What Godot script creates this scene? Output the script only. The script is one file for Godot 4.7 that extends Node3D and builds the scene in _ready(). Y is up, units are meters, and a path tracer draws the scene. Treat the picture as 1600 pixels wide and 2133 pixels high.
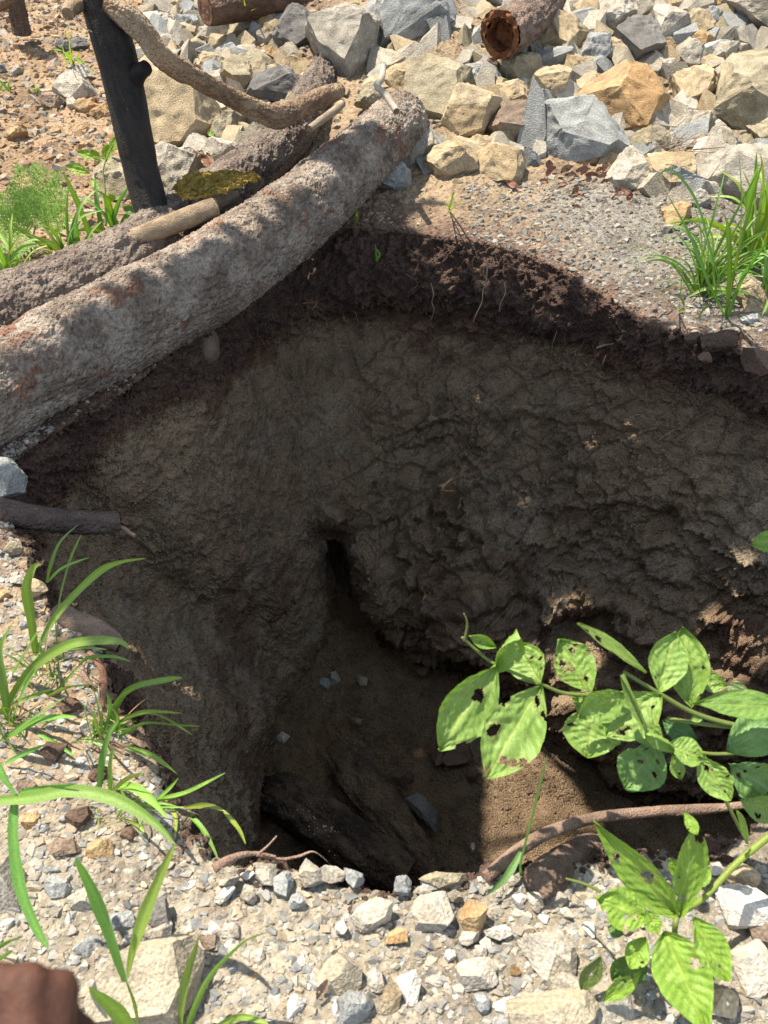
extends Node3D
# A hand-dug pit under a fallen log, rubble heap behind, gravel and weeds in front.
var rng := RandomNumberGenerator.new()
var fine := FastNoiseLite.new()      # smooth fractal
var ridged := FastNoiseLite.new()    # broken ledges
var cells := FastNoiseLite.new()     # lumps
var taken := {}
var mats := {}
var blocks := FastNoiseLite.new()    # broken blocks of rock
const SEG: Array = [22, 17, 17, 18, 19, 25, 17, 26, 31, 34, 22, 38, 56, 68, 44, 24, 37, 38, 39, 44, 35, 50, 11, 13, 14, 10, 29, 30, 23]
var RIBS: PackedVector3Array = pv([0, -0.01, -0.483, 0, -0.158, -0.483, 0, -0.291, -0.493, 0, -0.538, -0.524, 0, -0.835, -0.569, 0, -1.132, -0.621, 0, -1.429, -0.677, 0, -1.66, -0.72, -0.135, -0.01, -0.516, -0.135, -0.158, -0.516, -0.138, -0.291, -0.525, -0.146, -0.538, -0.555, -0.159, -0.835, -0.6, -0.173, -1.132, -0.652, -0.188, -1.429, -0.708, -0.2, -1.66, -0.75, -0.221, -0.01, -0.528, -0.221, -0.158, -0.528, -0.227, -0.291, -0.541, -0.248, -0.538, -0.583, -0.278, -0.835, -0.644, -0.313, -1.132, -0.715, -0.351, -1.429, -0.792, -0.38, -1.66, -0.85, -0.315, -0.01, -0.532, -0.315, -0.158, -0.532, -0.323, -0.29, -0.555, -0.349, -0.538, -0.63, -0.386, -0.835, -0.74, -0.43, -1.132, -0.867, -0.477, -1.429, -1.006, -0.512, -1.66, -1.11, -0.382, -0.01, -0.614, -0.382, -0.158, -0.614, -0.387, -0.289, -0.643, -0.402, -0.535, -0.736, -0.424, -0.83, -0.871, -0.45, -1.125, -1.029, -0.478, -1.42, -1.2, -0.5, -1.65, -1.329, -0.457, -0.01, -0.739, -0.457, -0.158, -0.739, -0.459, -0.289, -0.769, -0.463, -0.535, -0.866, -0.468, -0.83, -1.009, -0.475, -1.125, -1.175, -0.483, -1.42, -1.355, -0.488, -1.65, -1.49, -0.578, -0.01, -0.879, -0.578, -0.157, -0.879, -0.573, -0.287, -0.909, -0.559, -0.532, -1.004, -0.539, -0.825, -1.144, -0.515, -1.118, -1.306, -0.489, -1.412, -1.482, -0.47, -1.64, -1.614, -0.616, -0.01, -0.988, -0.616, -0.157, -0.988, -0.609, -0.287, -1.02, -0.586, -0.532, -1.122, -0.554, -0.825, -1.271, -0.516, -1.118, -1.444, -0.475, -1.412, -1.633, -0.444, -1.64, -1.775, -0.768, -0.01, -1.108, -0.768, -0.156, -1.108, -0.754, -0.285, -1.138, -0.709, -0.528, -1.236, -0.642, -0.82, -1.38, -0.565, -1.112, -1.547, -0.482, -1.403, -1.729, -0.419, -1.63, -1.865, -0.899, -0.01, -1.303, -0.899, -0.156, -1.303, -0.879, -0.285, -1.328, -0.814, -0.528, -1.407, -0.72, -0.82, -1.523, -0.61, -1.112, -1.658, -0.491, -1.403, -1.804, -0.401, -1.63, -1.915, -1.02, -0.01, -1.531, -1.02, -0.156, -1.531, -0.994, -0.285, -1.55, -0.91, -0.528, -1.609, -0.787, -0.82, -1.697, -0.646, -1.112, -1.798, -0.491, -1.403, -1.908, -0.375, -1.63, -1.991, -0.98, -0.01, -1.692, -0.98, -0.156, -1.692, -0.955, -0.285, -1.706, -0.874, -0.528, -1.749, -0.755, -0.82, -1.814, -0.618, -1.112, -1.888, -0.468, -1.403, -1.969, -0.355, -1.63, -2.03, -0.804, -0.01, -1.919, -0.822, -0.106, -1.9, -0.802, -0.178, -1.87, -0.767, -0.39, -1.85, -0.701, -0.712, -1.88, -0.603, -1.082, -1.95, -0.469, -1.424, -2.03, -0.336, -1.631, -2.07, -0.619, -0.01, -2.3, -0.617, -0.151, -2.25, -0.606, -0.237, -2.2, -0.581, -0.46, -2.15, -0.533, -0.786, -2.15, -0.45, -1.107, -2.15, -0.35, -1.41, -2.18, -0.264, -1.621, -2.2, -0.441, -0.01, -2.779, -0.493, -0.243, -2.68, -0.505, -0.413, -2.7, -0.487, -0.645, -2.58, -0.436, -0.884, -2.45, -0.343, -1.112, -2.38, -0.29, -1.364, -2.4, -0.244, -1.642, -2.36, -0.275, -0.01, -3.068, -0.315, -0.235, -2.85, -0.33, -0.43, -2.87, -0.315, -0.687, -2.7, -0.28, -0.92, -2.52, -0.228, -1.138, -2.42, -0.259, -1.653, -2.85, -0.246, -1.706, -2.8, -0.098, -0.01, -3.046, -0.128, -0.198, -2.9, -0.135, -0.42, -2.93, -0.138, -0.691, -2.74, -0.128, -0.919, -2.55, -0.113, -1.133, -2.4, -0.069, -1.367, -2.16, -0.077, -1.733, -2.34, 0.173, -0.01, -2.981, 0.175, -0.176, -2.86, 0.186, -0.401, -2.9, 0.168, -0.676, -2.72, 0.15, -0.948, -2.55, 0.129, -1.214, -2.27, 0.129, -1.433, -2.05, 0.143, -1.797, -2.22, 0.416, -0.01, -2.898, 0.417, -0.162, -2.76, 0.442, -0.374, -2.8, 0.429, -0.615, -2.64, 0.417, -0.893, -2.46, 0.383, -1.142, -2.18, 0.34, -1.375, -1.92, 0.369, -1.755, -2.1, 0.62, -0.01, -2.748, 0.624, -0.164, -2.62, 0.674, -0.33, -2.66, 0.693, -0.554, -2.56, 0.682, -0.818, -2.35, 0.656, -1.099, -2.17, 0.554, -1.409, -1.87, 0.572, -1.734, -1.98, 0.801, -0.01, -2.474, 0.823, -0.15, -2.4, 0.88, -0.292, -2.44, 0.911, -0.486, -2.35, 0.92, -0.716, -2.16, 0.914, -1.039, -1.99, 0.806, -1.469, -1.72, 0.781, -1.781, -1.76, 0.969, -0.01, -2.27, 1.006, -0.141, -2.25, 1.059, -0.243, -2.28, 1.087, -0.417, -2.18, 1.098, -0.634, -2, 1.075, -0.931, -1.82, 0.974, -1.402, -1.55, 0.967, -1.796, -1.54, 1.279, -0.01, -2.059, 1.319, -0.149, -2.03, 1.362, -0.245, -2.05, 1.381, -0.395, -1.95, 1.361, -0.541, -1.75, 1.39, -0.797, -1.62, 1.338, -1.306, -1.36, 1.316, -1.745, -1.33, 1.75, -0.01, -1.75, 1.75, -0.144, -1.75, 1.738, -0.263, -1.732, 1.699, -0.487, -1.673, 1.642, -0.755, -1.588, 1.576, -1.023, -1.489, 1.504, -1.291, -1.381, 1.45, -1.5, -1.3, 1.7, -0.01, -1.1, 1.7, -0.149, -1.1, 1.686, -0.272, -1.098, 1.64, -0.503, -1.092, 1.574, -0.78, -1.082, 1.497, -1.057, -1.071, 1.413, -1.334, -1.059, 1.35, -1.55, -1.05, 1.15, -0.01, -0.66, 1.15, -0.155, -0.66, 1.144, -0.284, -0.668, 1.124, -0.525, -0.692, 1.096, -0.815, -0.728, 1.063, -1.105, -0.77, 1.027, -1.395, -0.816, 1, -1.62, -0.85, 0.672, -0.01, -0.555, 0.672, -0.157, -0.555, 0.676, -0.287, -0.562, 0.686, -0.532, -0.588, 0.7, -0.825, -0.625, 0.717, -1.118, -0.668, 0.736, -1.412, -0.715, 0.75, -1.64, -0.75, 0.426, -0.01, -0.532, 0.426, -0.158, -0.532, 0.429, -0.289, -0.54, 0.439, -0.535, -0.564, 0.453, -0.83, -0.6, 0.469, -1.125, -0.641, 0.487, -1.42, -0.686, 0.5, -1.65, -0.72, 0.186, -0.01, -0.516, 0.186, -0.158, -0.516, 0.187, -0.291, -0.524, 0.192, -0.538, -0.55, 0.198, -0.835, -0.589, 0.206, -1.132, -0.634, 0.214, -1.429, -0.683, 0.22, -1.66, -0.72])
const LEVELS := 8
const WALL_STEPS := 36
const FLOOR_ROWS := 70
const CENTRE := Vector3(0.25, 0.0, -1.4)
var cols := 0
var rows := 0
var rim_row := 0
var base_row := 0
var land := PackedVector3Array()
var land_n := PackedVector3Array()

func _ready() -> void:
	view_and_light()
	prepare()
	build_land()
	build_rocks()
	build_wood()
	build_cover()
	build_hair_roots()
	build_plants()
	build_tree()


func view_and_light() -> void:
	var cam := Camera3D.new()
	cam.name = "camera"
	add_child(cam)
	cam.position = Vector3(0, 1.4, 0)
	cam.rotation_degrees = Vector3(-45, 0, 0)
	cam.fov = 67.0
	cam.near = 0.05
	cam.far = 200.0
	var lens := CameraAttributesPhysical.new()
	lens.frustum_focal_length = 18.13
	lens.frustum_focus_distance = 2.6
	lens.exposure_aperture = 4.8
	lens.frustum_near = 0.05
	lens.frustum_far = 200.0
	cam.attributes = lens
	cam.current = true
	var env := Environment.new()
	env.background_mode = Environment.BG_SKY
	env.tonemap_mode = Environment.TONE_MAPPER_LINEAR
	env.tonemap_exposure = 3.0
	var sky := Sky.new()
	var air := ProceduralSkyMaterial.new()
	air.sky_top_color = Color(0.66, 0.71, 0.78)
	air.sky_horizon_color = Color(0.86, 0.90, 0.93)
	air.sky_curve = 0.14
	air.sky_energy_multiplier = 0.9
	air.ground_bottom_color = Color(0.30, 0.27, 0.22)
	air.ground_horizon_color = Color(0.55, 0.53, 0.48)
	sky.sky_material = air
	env.sky = sky
	env.sdfgi_enabled = true
	env.ssao_enabled = true
	env.ssil_enabled = true
	var we := WorldEnvironment.new()
	we.name = "world_environment"
	we.environment = env
	add_child(we)
	var sun := DirectionalLight3D.new()
	sun.name = "sun"
	sun.light_color = Color(1.0, 0.955, 0.88)
	sun.light_energy = 1.45
	sun.light_angular_distance = 0.6
	sun.shadow_enabled = true
	add_child(sun)
	sun.look_at_from_position(Vector3.ZERO, -SUNWARD, Vector3.UP)

const SUNWARD := Vector3(-0.32, 0.90, -0.29)

func prepare() -> void:
	rng.seed = 20
	fine.noise_type = FastNoiseLite.TYPE_SIMPLEX_SMOOTH
	fine.frequency = 1.0
	fine.fractal_octaves = 4
	fine.seed = 5
	ridged.noise_type = FastNoiseLite.TYPE_SIMPLEX
	ridged.fractal_type = FastNoiseLite.FRACTAL_RIDGED
	ridged.frequency = 1.0
	ridged.fractal_octaves = 4
	ridged.seed = 11
	cells.noise_type = FastNoiseLite.TYPE_CELLULAR
	cells.cellular_return_type = FastNoiseLite.RETURN_DISTANCE2_SUB
	cells.frequency = 1.0
	cells.fractal_type = FastNoiseLite.FRACTAL_NONE
	cells.seed = 3
	blocks.noise_type = FastNoiseLite.TYPE_CELLULAR
	blocks.cellular_return_type = FastNoiseLite.RETURN_CELL_VALUE
	blocks.frequency = 1.0
	blocks.fractal_type = FastNoiseLite.FRACTAL_NONE
	blocks.seed = 8

func pv(a: Array) -> PackedVector3Array:
	var out := PackedVector3Array()
	for i in range(0, a.size(), 3): out.append(Vector3(a[i], a[i + 1], a[i + 2]))
	return out

func pv2(a: Array) -> PackedVector2Array:
	var out := PackedVector2Array()
	for i in range(0, a.size(), 2): out.append(Vector2(a[i], a[i + 1]))
	return out

# ---------- naming and tagging
func numbered(called: String) -> String:
	if not taken.has(called):
		taken[called] = 0
		return called
	taken[called] += 1
	return "%s_%03d" % [called, taken[called]]

func tag(o: Node, label: String, category := "", group := "", kind := "") -> Node:
	if label: o.set_meta("label", label)
	if category: o.set_meta("category", category)
	if group: o.set_meta("group", group)
	if kind: o.set_meta("kind", kind)
	return o

func thing(called: String, label: String, category: String, at := Vector3.ZERO, group := "") -> Node3D:
	var o := Node3D.new()
	o.name = numbered(called)
	add_child(o)
	o.position = at
	tag(o, label, category, group)
	return o

func put(called: String, m: Mesh, mat: Material, parent: Node = self) -> MeshInstance3D:
	var o := MeshInstance3D.new()
	o.name = numbered(called) if parent == self else called
	o.mesh = m
	o.material_override = mat
	parent.add_child(o, true)
	return o

# ---------- meshes
func solid(v: PackedVector3Array, n: PackedVector3Array, idx: PackedInt32Array, c := PackedColorArray(), uv := PackedVector2Array()) -> ArrayMesh:
	var a := []
	a.resize(Mesh.ARRAY_MAX)
	a[Mesh.ARRAY_VERTEX] = v
	a[Mesh.ARRAY_NORMAL] = n
	if c.size(): a[Mesh.ARRAY_COLOR] = c
	if uv.size(): a[Mesh.ARRAY_TEX_UV] = uv
	a[Mesh.ARRAY_INDEX] = idx
	var m := ArrayMesh.new()
	m.add_surface_from_arrays(Mesh.PRIMITIVE_TRIANGLES, a)
	return m

func normals_of(v: PackedVector3Array, idx: PackedInt32Array) -> PackedVector3Array:
	var n := PackedVector3Array()
	n.resize(v.size())
	for t in range(0, idx.size(), 3):
		var a := idx[t]
		var b := idx[t + 1]
		var c := idx[t + 2]
		var f := (v[c] - v[a]).cross(v[b] - v[a])
		n[a] += f
		n[b] += f
		n[c] += f
	for i in n.size():
		n[i] = n[i].normalized()
	return n

func spline(a: Vector3, b: Vector3, c: Vector3, d: Vector3, t: float) -> Vector3:
	var t2 := t * t
	var t3 := t2 * t
	return 0.5 * (2.0 * b + (c - a) * t + (2.0 * a - 5.0 * b + 4.0 * c - d) * t2 + (3.0 * b - a - 3.0 * c + d) * t3)

func along(p: PackedVector3Array, t: float) -> Vector3:
	var n := p.size() - 1
	var i := clampi(int(t * n), 0, n - 1)
	return spline(p[maxi(i - 1, 0)], p[i], p[i + 1], p[mini(i + 2, n)], t * n - i)

# ---------- materials
func grain(freq: float, lo: float, hi: float, s: int, kind := 0, size := 512, octaves := 5) -> NoiseTexture2D:
	var n := FastNoiseLite.new()
	n.noise_type = [FastNoiseLite.TYPE_SIMPLEX_SMOOTH, FastNoiseLite.TYPE_CELLULAR, FastNoiseLite.TYPE_SIMPLEX][kind]
	if kind == 1: n.cellular_return_type = FastNoiseLite.RETURN_DISTANCE
	if kind == 2: n.fractal_type = FastNoiseLite.FRACTAL_RIDGED
	n.frequency = freq
	n.fractal_octaves = octaves
	n.seed = s
	var t := NoiseTexture2D.new()
	t.width = size
	t.height = size
	t.seamless = true
	t.noise = n
	var g := Gradient.new()
	g.set_color(0, Color(lo, lo, lo))
	g.set_color(1, Color(hi, hi, hi))
	t.color_ramp = g
	return t

func tinted(a: Color, b: Color, c: Color, freq: float, s: int, size := 512) -> NoiseTexture2D:
	var t := grain(freq, 0, 1, s, 0, size, 5)
	var g := Gradient.new()
	g.offsets = PackedFloat32Array([0.25, 0.5, 0.75])
	g.colors = PackedColorArray([a, b, c])
	t.color_ramp = g
	return t

# vertex-coloured matter with a mottled grain and fine relief; `scale` repeats per metre
func matter(called: String, scale: float, relief: float, s: int, world := true, rough := 0.93, lo := 0.62, relief_kind := 0) -> StandardMaterial3D:
	if mats.has(called): return mats[called]
	var m := StandardMaterial3D.new()
	m.resource_name = called
	m.vertex_color_use_as_albedo = true
	m.roughness = rough
	m.metallic_specular = 0.3
	m.uv1_triplanar = true
	m.uv1_world_triplanar = world
	m.uv1_scale = Vector3.ONE * scale
	m.albedo_texture = grain(0.03, lo, 1.0, s, 0, 512, 6)
	m.heightmap_enabled = true
	m.heightmap_scale = relief
	m.heightmap_texture = grain(0.035, 0.0, 1.0, s + 1, relief_kind, 512, 6)
	m.detail_enabled = true
	m.detail_blend_mode = BaseMaterial3D.BLEND_MODE_MUL
	m.detail_uv_layer = BaseMaterial3D.DETAIL_UV_2
	m.detail_albedo = tinted(Color(0.80, 0.78, 0.76), Color(0.95, 0.93, 0.9), Color(1, 0.98, 0.95), 0.02, s + 2, 256)
	m.uv2_triplanar = true
	m.uv2_world_triplanar = world
	m.uv2_scale = Vector3.ONE * scale * 0.23
	mats[called] = m
	return m

# ---------- the land: ground, pit wall and pit floor are rows of one grid
func smooth(a: float, b: float, x: float) -> float:
	return smoothstep(a, b, x)

func ground_height(x: float, z: float) -> float:
	var s := 0.10 + 0.15 * smoothstep(-1.2, 0.2, x)
	var t := minf(-z - 3.3, 4.0)
	return s * (sqrt(t * t + 0.09) + t) / 2.0

func rib(i: int, level: int) -> Vector3:
	return RIBS[posmod(i, SEG.size()) * LEVELS + level]

func build_land() -> void:
	for s in SEG: cols += s
	var out := PackedFloat32Array()          # distances of the ground rows from the rim, far to near
	var d := 0.0
	var step := 0.009
	while d < 45.0:
		d += step
		out.append(d)
		step = 0.009 if d < 0.35 else minf(step * 1.045, 3.0)
	out.reverse()
	rim_row = out.size()
	base_row = rim_row + WALL_STEPS * (LEVELS - 1)
	rows = base_row + FLOOR_ROWS + 1
	land.resize(rows * cols)
	var level_of := PackedFloat32Array()
	level_of.resize(rows)
	for r in rows:
		level_of[r] = -out[r] if r < rim_row else (float(r - rim_row) / WALL_STEPS if r <= base_row else 7.0 + float(r - base_row) / FLOOR_ROWS)
	var col := 0
	for i in SEG.size():
		for k in SEG[i]:
			var u := float(k) / float(SEG[i])
			var ring := PackedVector3Array()
			for l in LEVELS:
				ring.append(spline(rib(i - 1, l), rib(i, l), rib(i + 1, l), rib(i + 2, l), u))
			var outward := ring[0] - CENTRE
			outward.y = 0.0
			outward = outward.normalized()
			for r in rim_row:
				var p := ring[0] + outward * out[r]
				var h := ground_height(p.x, p.z) + 0.035 * fine.get_noise_3d(p.x * 1.7, 0.0, p.z * 1.7) * smoothstep(0.0, 0.5, out[r])
				p.y = lerpf(ring[0].y, h, smoothstep(0.0, 0.22, out[r]))
				land[r * cols + col] = p
			for g in LEVELS - 1:
				for q in WALL_STEPS:
					land[(rim_row + g * WALL_STEPS + q) * cols + col] = spline(ring[maxi(g - 1, 0)], ring[g], ring[g + 1], ring[mini(g + 2, LEVELS - 1)], float(q) / WALL_STEPS)
			var heart := Vector3(0.2, -1.68, -1.5)
			for q in FLOOR_ROWS + 1:
				var t := float(q) / FLOOR_ROWS
				var p := ring[LEVELS - 1].lerp(heart, t)
				p.y = lerpf(ring[LEVELS - 1].y, -1.68, smoothstep(0.0, 0.35, t))
				land[(base_row + q) * cols + col] = p
			col += 1
	land_n = grid_normals(land)
	# break the surface up
	var tint := PackedColorArray()
	tint.resize(rows * cols)
	for r in rows:
		var lv := level_of[r]
		var on_wall := smoothstep(-0.2, 0.5, lv) if lv >= 0.0 else 0.0
		for c in cols:
			var at := r * cols + c
			var p := land[at]
			var n := land_n[at]
			var push := 0.0
			if lv < 0.0:
				if p.z > -7.5 and absf(p.x) < 4.0:
					push = 0.012 * fine.get_noise_3dv(p * 9.0) + 0.006 * fine.get_noise_3dv(p * 31.0)
				p.y += push
			elif lv < 7.0:
				var top := 1.0 - smoothstep(1.4, 2.3, lv)
				var q := Vector3(p.x * 0.82 + p.y * 0.57, (p.y * 0.82 - p.x * 0.57) * 1.6, p.z)
				var right := smoothstep(-0.25, 0.15, p.x)
				push = 0.045 * fine.get_noise_3dv(p * 2.6) * on_wall
				push += 0.030 * (ridged.get_noise_3dv(q * 2.3) - 0.3) * on_wall * lerpf(0.35, 1.0, right)
				push -= 0.024 * (1.0 - smoothstep(0.0, 0.13, cells.get_noise_3dv(q * 7.0 + Vector3.ONE * 0.3 * fine.get_noise_3dv(p * 12.0)) + 1.0)) * on_wall * lerpf(0.5, 1.0, right)
				var warp := q + Vector3(0.10, 0.06, 0.10) * fine.get_noise_3dv(p * 5.0)
				var low := smoothstep(2.6, 3.6, lv)
				push += 0.058 * blocks.get_noise_3dv(warp * Vector3(2.7, 3.6, 2.7)) * low * right
				push += 0.018 * blocks.get_noise_3dv(warp * Vector3(8.0, 12.0, 8.0)) * low * lerpf(0.25, 1.0, right)
				var bed := (warp.y + 0.35 * warp.x) * 3.1
				push += 0.022 * (bed - floorf(bed) - 0.5) * low * right
				push += (0.010 + 0.016 * top) * fine.get_noise_3dv(p * 26.0) + 0.005 * fine.get_noise_3dv(p * 85.0)
				push += 0.012 * top * (0.5 - cells.get_noise_3dv(p * 32.0) - 1.0)
				# rim lip crumbles outward, ledges under it are eaten away
				push += 0.03 * top * fine.get_noise_3dv(p * 6.0 + Vector3(9, 0, 0))
				p += n * push
			else:
				var edge := 1.0 - smoothstep(7.0, 7.25, lv)
				push = 0.035 * fine.get_noise_3dv(p * 3.4) + 0.012 * fine.get_noise_3dv(p * 24.0) + 0.010 * (cells.get_noise_3dv(p * 30.0) + 0.6)
				push += edge * 0.045 * (ridged.get_noise_3dv(p * 2.3) - 0.3)
				p.y += push
			land[at] = p
			tint[at] = soil(p, lv, n)
	land_n = grid_normals(land)
	var far_mat := matter("ground_soil", 2.3, 1.2, 40)
	var wall_mat := matter("pit_soil", 5.5, 1.5, 50)
	for part in [["ground", 0, rim_row, far_mat], ["pit_wall", rim_row, base_row, wall_mat], ["pit_floor", base_row, rows - 1, wall_mat]]:
		var o := put(part[0], grid_rows(part[1], part[2], tint), part[3])
		o.set_meta("kind", "structure")

func grid_normals(v: PackedVector3Array) -> PackedVector3Array:
	var n := PackedVector3Array()
	n.resize(v.size())
	for r in rows:
		var up := maxi(r - 1, 0) * cols
		var dn := mini(r + 1, rows - 1) * cols
		var me := r * cols
		for c in cols:
			var lf := c - 1 if c > 0 else cols - 1
			var rt := c + 1 if c < cols - 1 else 0
			n[me + c] = (v[me + rt] - v[me + lf]).cross(v[dn + c] - v[up + c]).normalized()
	return n

func grid_rows(a: int, b: int, tint: PackedColorArray) -> ArrayMesh:
	var idx := PackedInt32Array()
	idx.resize((b - a) * cols * 6)
	var w := 0
	for r in b - a:
		for c in cols:
			var c2 := c + 1 if c < cols - 1 else 0
			var p := r * cols + c
			var q := r * cols + c2
			idx[w] = p
			idx[w + 1] = p + cols
			idx[w + 2] = q
			idx[w + 3] = q
			idx[w + 4] = p + cols
			idx[w + 5] = q + cols
			w += 6
	return solid(land.slice(a * cols, (b + 1) * cols), land_n.slice(a * cols, (b + 1) * cols), idx, tint.slice(a * cols, (b + 1) * cols))

func mix(a: Color, b: Color, t: float) -> Color:
	return a.lerp(b, clampf(t, 0.0, 1.0))

const TAN_GRIT := Color(0.37, 0.29, 0.205)
const ORANGE_GRIT := Color(0.40, 0.29, 0.19)
const GREY_GRIT := Color(0.27, 0.26, 0.24)
const PALE_GRIT := Color(0.375, 0.345, 0.285)
const TOPSOIL := Color(0.135, 0.092, 0.075)
const SUBSOIL := Color(0.37, 0.285, 0.20)
const CLAY_GREY := Color(0.41, 0.35, 0.275)
const RED_EARTH := Color(0.19, 0.115, 0.085)
const FLOOR_SOIL := Color(0.245, 0.172, 0.105)

func soil(p: Vector3, lv: float, n: Vector3) -> Color:
	var m := fine.get_noise_3dv(p * 2.1 + Vector3(40, 0, 0))
	var k := fine.get_noise_3dv(p * 8.0 + Vector3(0, 30, 0))
	if lv < 0.35:
		var c := TAN_GRIT
		c = mix(c, ORANGE_GRIT, smoothstep(-0.35, -1.3, p.x) * smoothstep(-2.7, -3.3, p.z) + 0.5 * m)
		c = mix(c, GREY_GRIT, smoothstep(0.45, 0.8, p.x + 0.3 * m) * smoothstep(-2.0, -2.4, p.z) * smoothstep(-3.5, -3.2, p.z))
		c = mix(c, PALE_GRIT, smoothstep(-0.8, -0.5, p.z))
		c = mix(c, TOPSOIL, smoothstep(0.1, 0.5, k + m) * 0.4 * smoothstep(-0.9, -1.0, p.z))
		# bare dark earth along the pit's edge, wider under the logs
		var bare := 0.24 + 0.25 * smoothstep(0.0, -0.5, p.x)
		c = mix(c, TOPSOIL * 1.5, smoothstep(-bare, -0.03, lv + 0.12 * k) * smoothstep(-1.2, -1.6, p.z))
		c = mix(c, TOPSOIL * 1.4, smoothstep(0.05, 0.4, k + 0.6 * m) * smoothstep(-0.28, -0.02, lv) * smoothstep(-0.1, -0.4, p.x) * 0.8)
		c = mix(c, TOPSOIL, smoothstep(-0.04, 0.25, lv + 0.2 * k))
		return c
	if lv < 7.0:
		var c := TOPSOIL
		var low := lv + 0.9 * m + 0.5 * k
		c = mix(c, RED_EARTH, smoothstep(1.15, 1.6, low))
		c = mix(c, SUBSOIL, smoothstep(1.6, 2.15, low))
		c = mix(c, CLAY_GREY, smoothstep(0.05, 0.3, m + 0.4 * k) * smoothstep(2.5, 3.2, lv) * 0.8)
		c = mix(c, RED_EARTH, smoothstep(0.0, 0.35, fine.get_noise_3dv(p * 3.0 + Vector3(7, 7, 7))) * smoothstep(3.5, 5.0, lv) * 0.7)
		c = mix(c, FLOOR_SOIL, smoothstep(6.3, 7.0, lv))
		return c
	return mix(FLOOR_SOIL, SUBSOIL * 0.8, 0.4 + 0.7 * m + 0.5 * k)

# ---------- stones
const STONE := {
	"g": [Color(0.45, 0.44, 0.41), Color(0.37, 0.34, 0.28)], "b": [Color(0.42, 0.45, 0.47), Color(0.31, 0.34, 0.36)],
	"w": [Color(0.62, 0.60, 0.56), Color(0.50, 0.46, 0.39)], "W": [Color(0.80, 0.79, 0.76), Color(0.70, 0.68, 0.64)],
	"t": [Color(0.52, 0.45, 0.33), Color(0.46, 0.37, 0.24)], "o": [Color(0.50, 0.38, 0.23), Color(0.44, 0.29, 0.15)],
	"v": [Color(0.42, 0.39, 0.30), Color(0.36, 0.32, 0.23)], "n": [Color(0.34, 0.28, 0.23), Color(0.28, 0.21, 0.165)],
	"e": [Color(0.50, 0.46, 0.375), Color(0.42, 0.37, 0.285)],
	"d": [Color(0.19, 0.13, 0.10), Color(0.12, 0.082, 0.066)],
	"k": [Color(0.25, 0.25, 0.25), Color(0.17, 0.17, 0.175)],
}
const LEAN := PI / 4.0

# a broken stone: the solid between the given faces ([normal, distance, tint]), each face roughened on its own so that edges stay crisp
func stone_mesh(faces: Array, tints: Array, fine_steps: int, rough: float, s: int) -> ArrayMesh:
	var planes: Array[Plane] = []
	for f in faces: planes.append(Plane(f[0], f[1]))
	var corners := Geometry3D.compute_convex_mesh_points(planes)
	var v := PackedVector3Array()
	var n := PackedVector3Array()
	var c := PackedColorArray()
	var idx := PackedInt32Array()
	var off := Vector3(s * 3.7, s * 1.3, 0)
	var grain_size := 0.16 / rough
	for f in faces.size():
		var pl := planes[f]
		var ring := PackedVector3Array()
		for p in corners:
			if absf(pl.distance_to(p)) < 2e-4:
				var fresh := true
				for q in ring:
					if q.distance_squared_to(p) < 1e-8: fresh = false
				if fresh: ring.append(p)
		if ring.size() < 3: continue
		var mid := Vector3.ZERO
		for p in ring: mid += p
		mid /= ring.size()
		var ax := (ring[0] - mid).normalized()
		var ay := pl.normal.cross(ax)
		var order := []
		for p in ring: order.append([atan2((p - mid).dot(ay), (p - mid).dot(ax)), p])
		order.sort_custom(func(a, b): return a[0] < b[0])
		var shade: Color = mix(tints[0], tints[1], faces[f][2]) * (0.88 + 0.24 * fposmod(faces[f][2] * 7.3, 1.0))
		var first := idx.size()
		var seen := {}
		for k in order.size():
			var a: Vector3 = mid
			var b: Vector3 = order[k][1]
			var d: Vector3 = order[(k + 1) % order.size()][1]
			var grid := PackedInt32Array()
			for r in fine_steps + 1:
				for q in r + 1:
					var p := a + (b - a) * (float(r - q) / fine_steps) + (d - a) * (float(q) / fine_steps)
					var key := Vector3i(p * 20000.0)
					if not seen.has(key):
						seen[key] = v.size()
						var w := p + p.normalized() * (rough * 0.9 * fine.get_noise_3dv(p * grain_size + off) + rough * 0.8 * (ridged.get_noise_3dv(p * grain_size * 0.7 + off) - 0.35))
						v.append(w)
						n.append(Vector3.ZERO)
						var col := mix(shade, tints[1], 0.55 * fine.get_noise_3dv(p * 16.0 + off) + 0.1) * (1.0 + 0.3 * fine.get_noise_3dv(p * 60.0 - off))
						col.a = 1.0
						c.append(col)
					grid.append(seen[key])
			for r in fine_steps:
				for q in r + 1:
					var g0 := r * (r + 1) / 2 + q
					var g1 := (r + 1) * (r + 2) / 2 + q
					idx.append_array([grid[g0], grid[g1 + 1], grid[g1]])
					if q < r: idx.append_array([grid[g0], grid[g0 + 1], grid[g1 + 1]])
		for t in range(first, idx.size(), 3):
			var g := (v[idx[t + 2]] - v[idx[t]]).cross(v[idx[t + 1]] - v[idx[t]])
			n[idx[t]] += g
			n[idx[t + 1]] += g
			n[idx[t + 2]] += g
	for k in n.size(): n[k] = n[k].normalized()
	return solid(v, n, idx, c)

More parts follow.
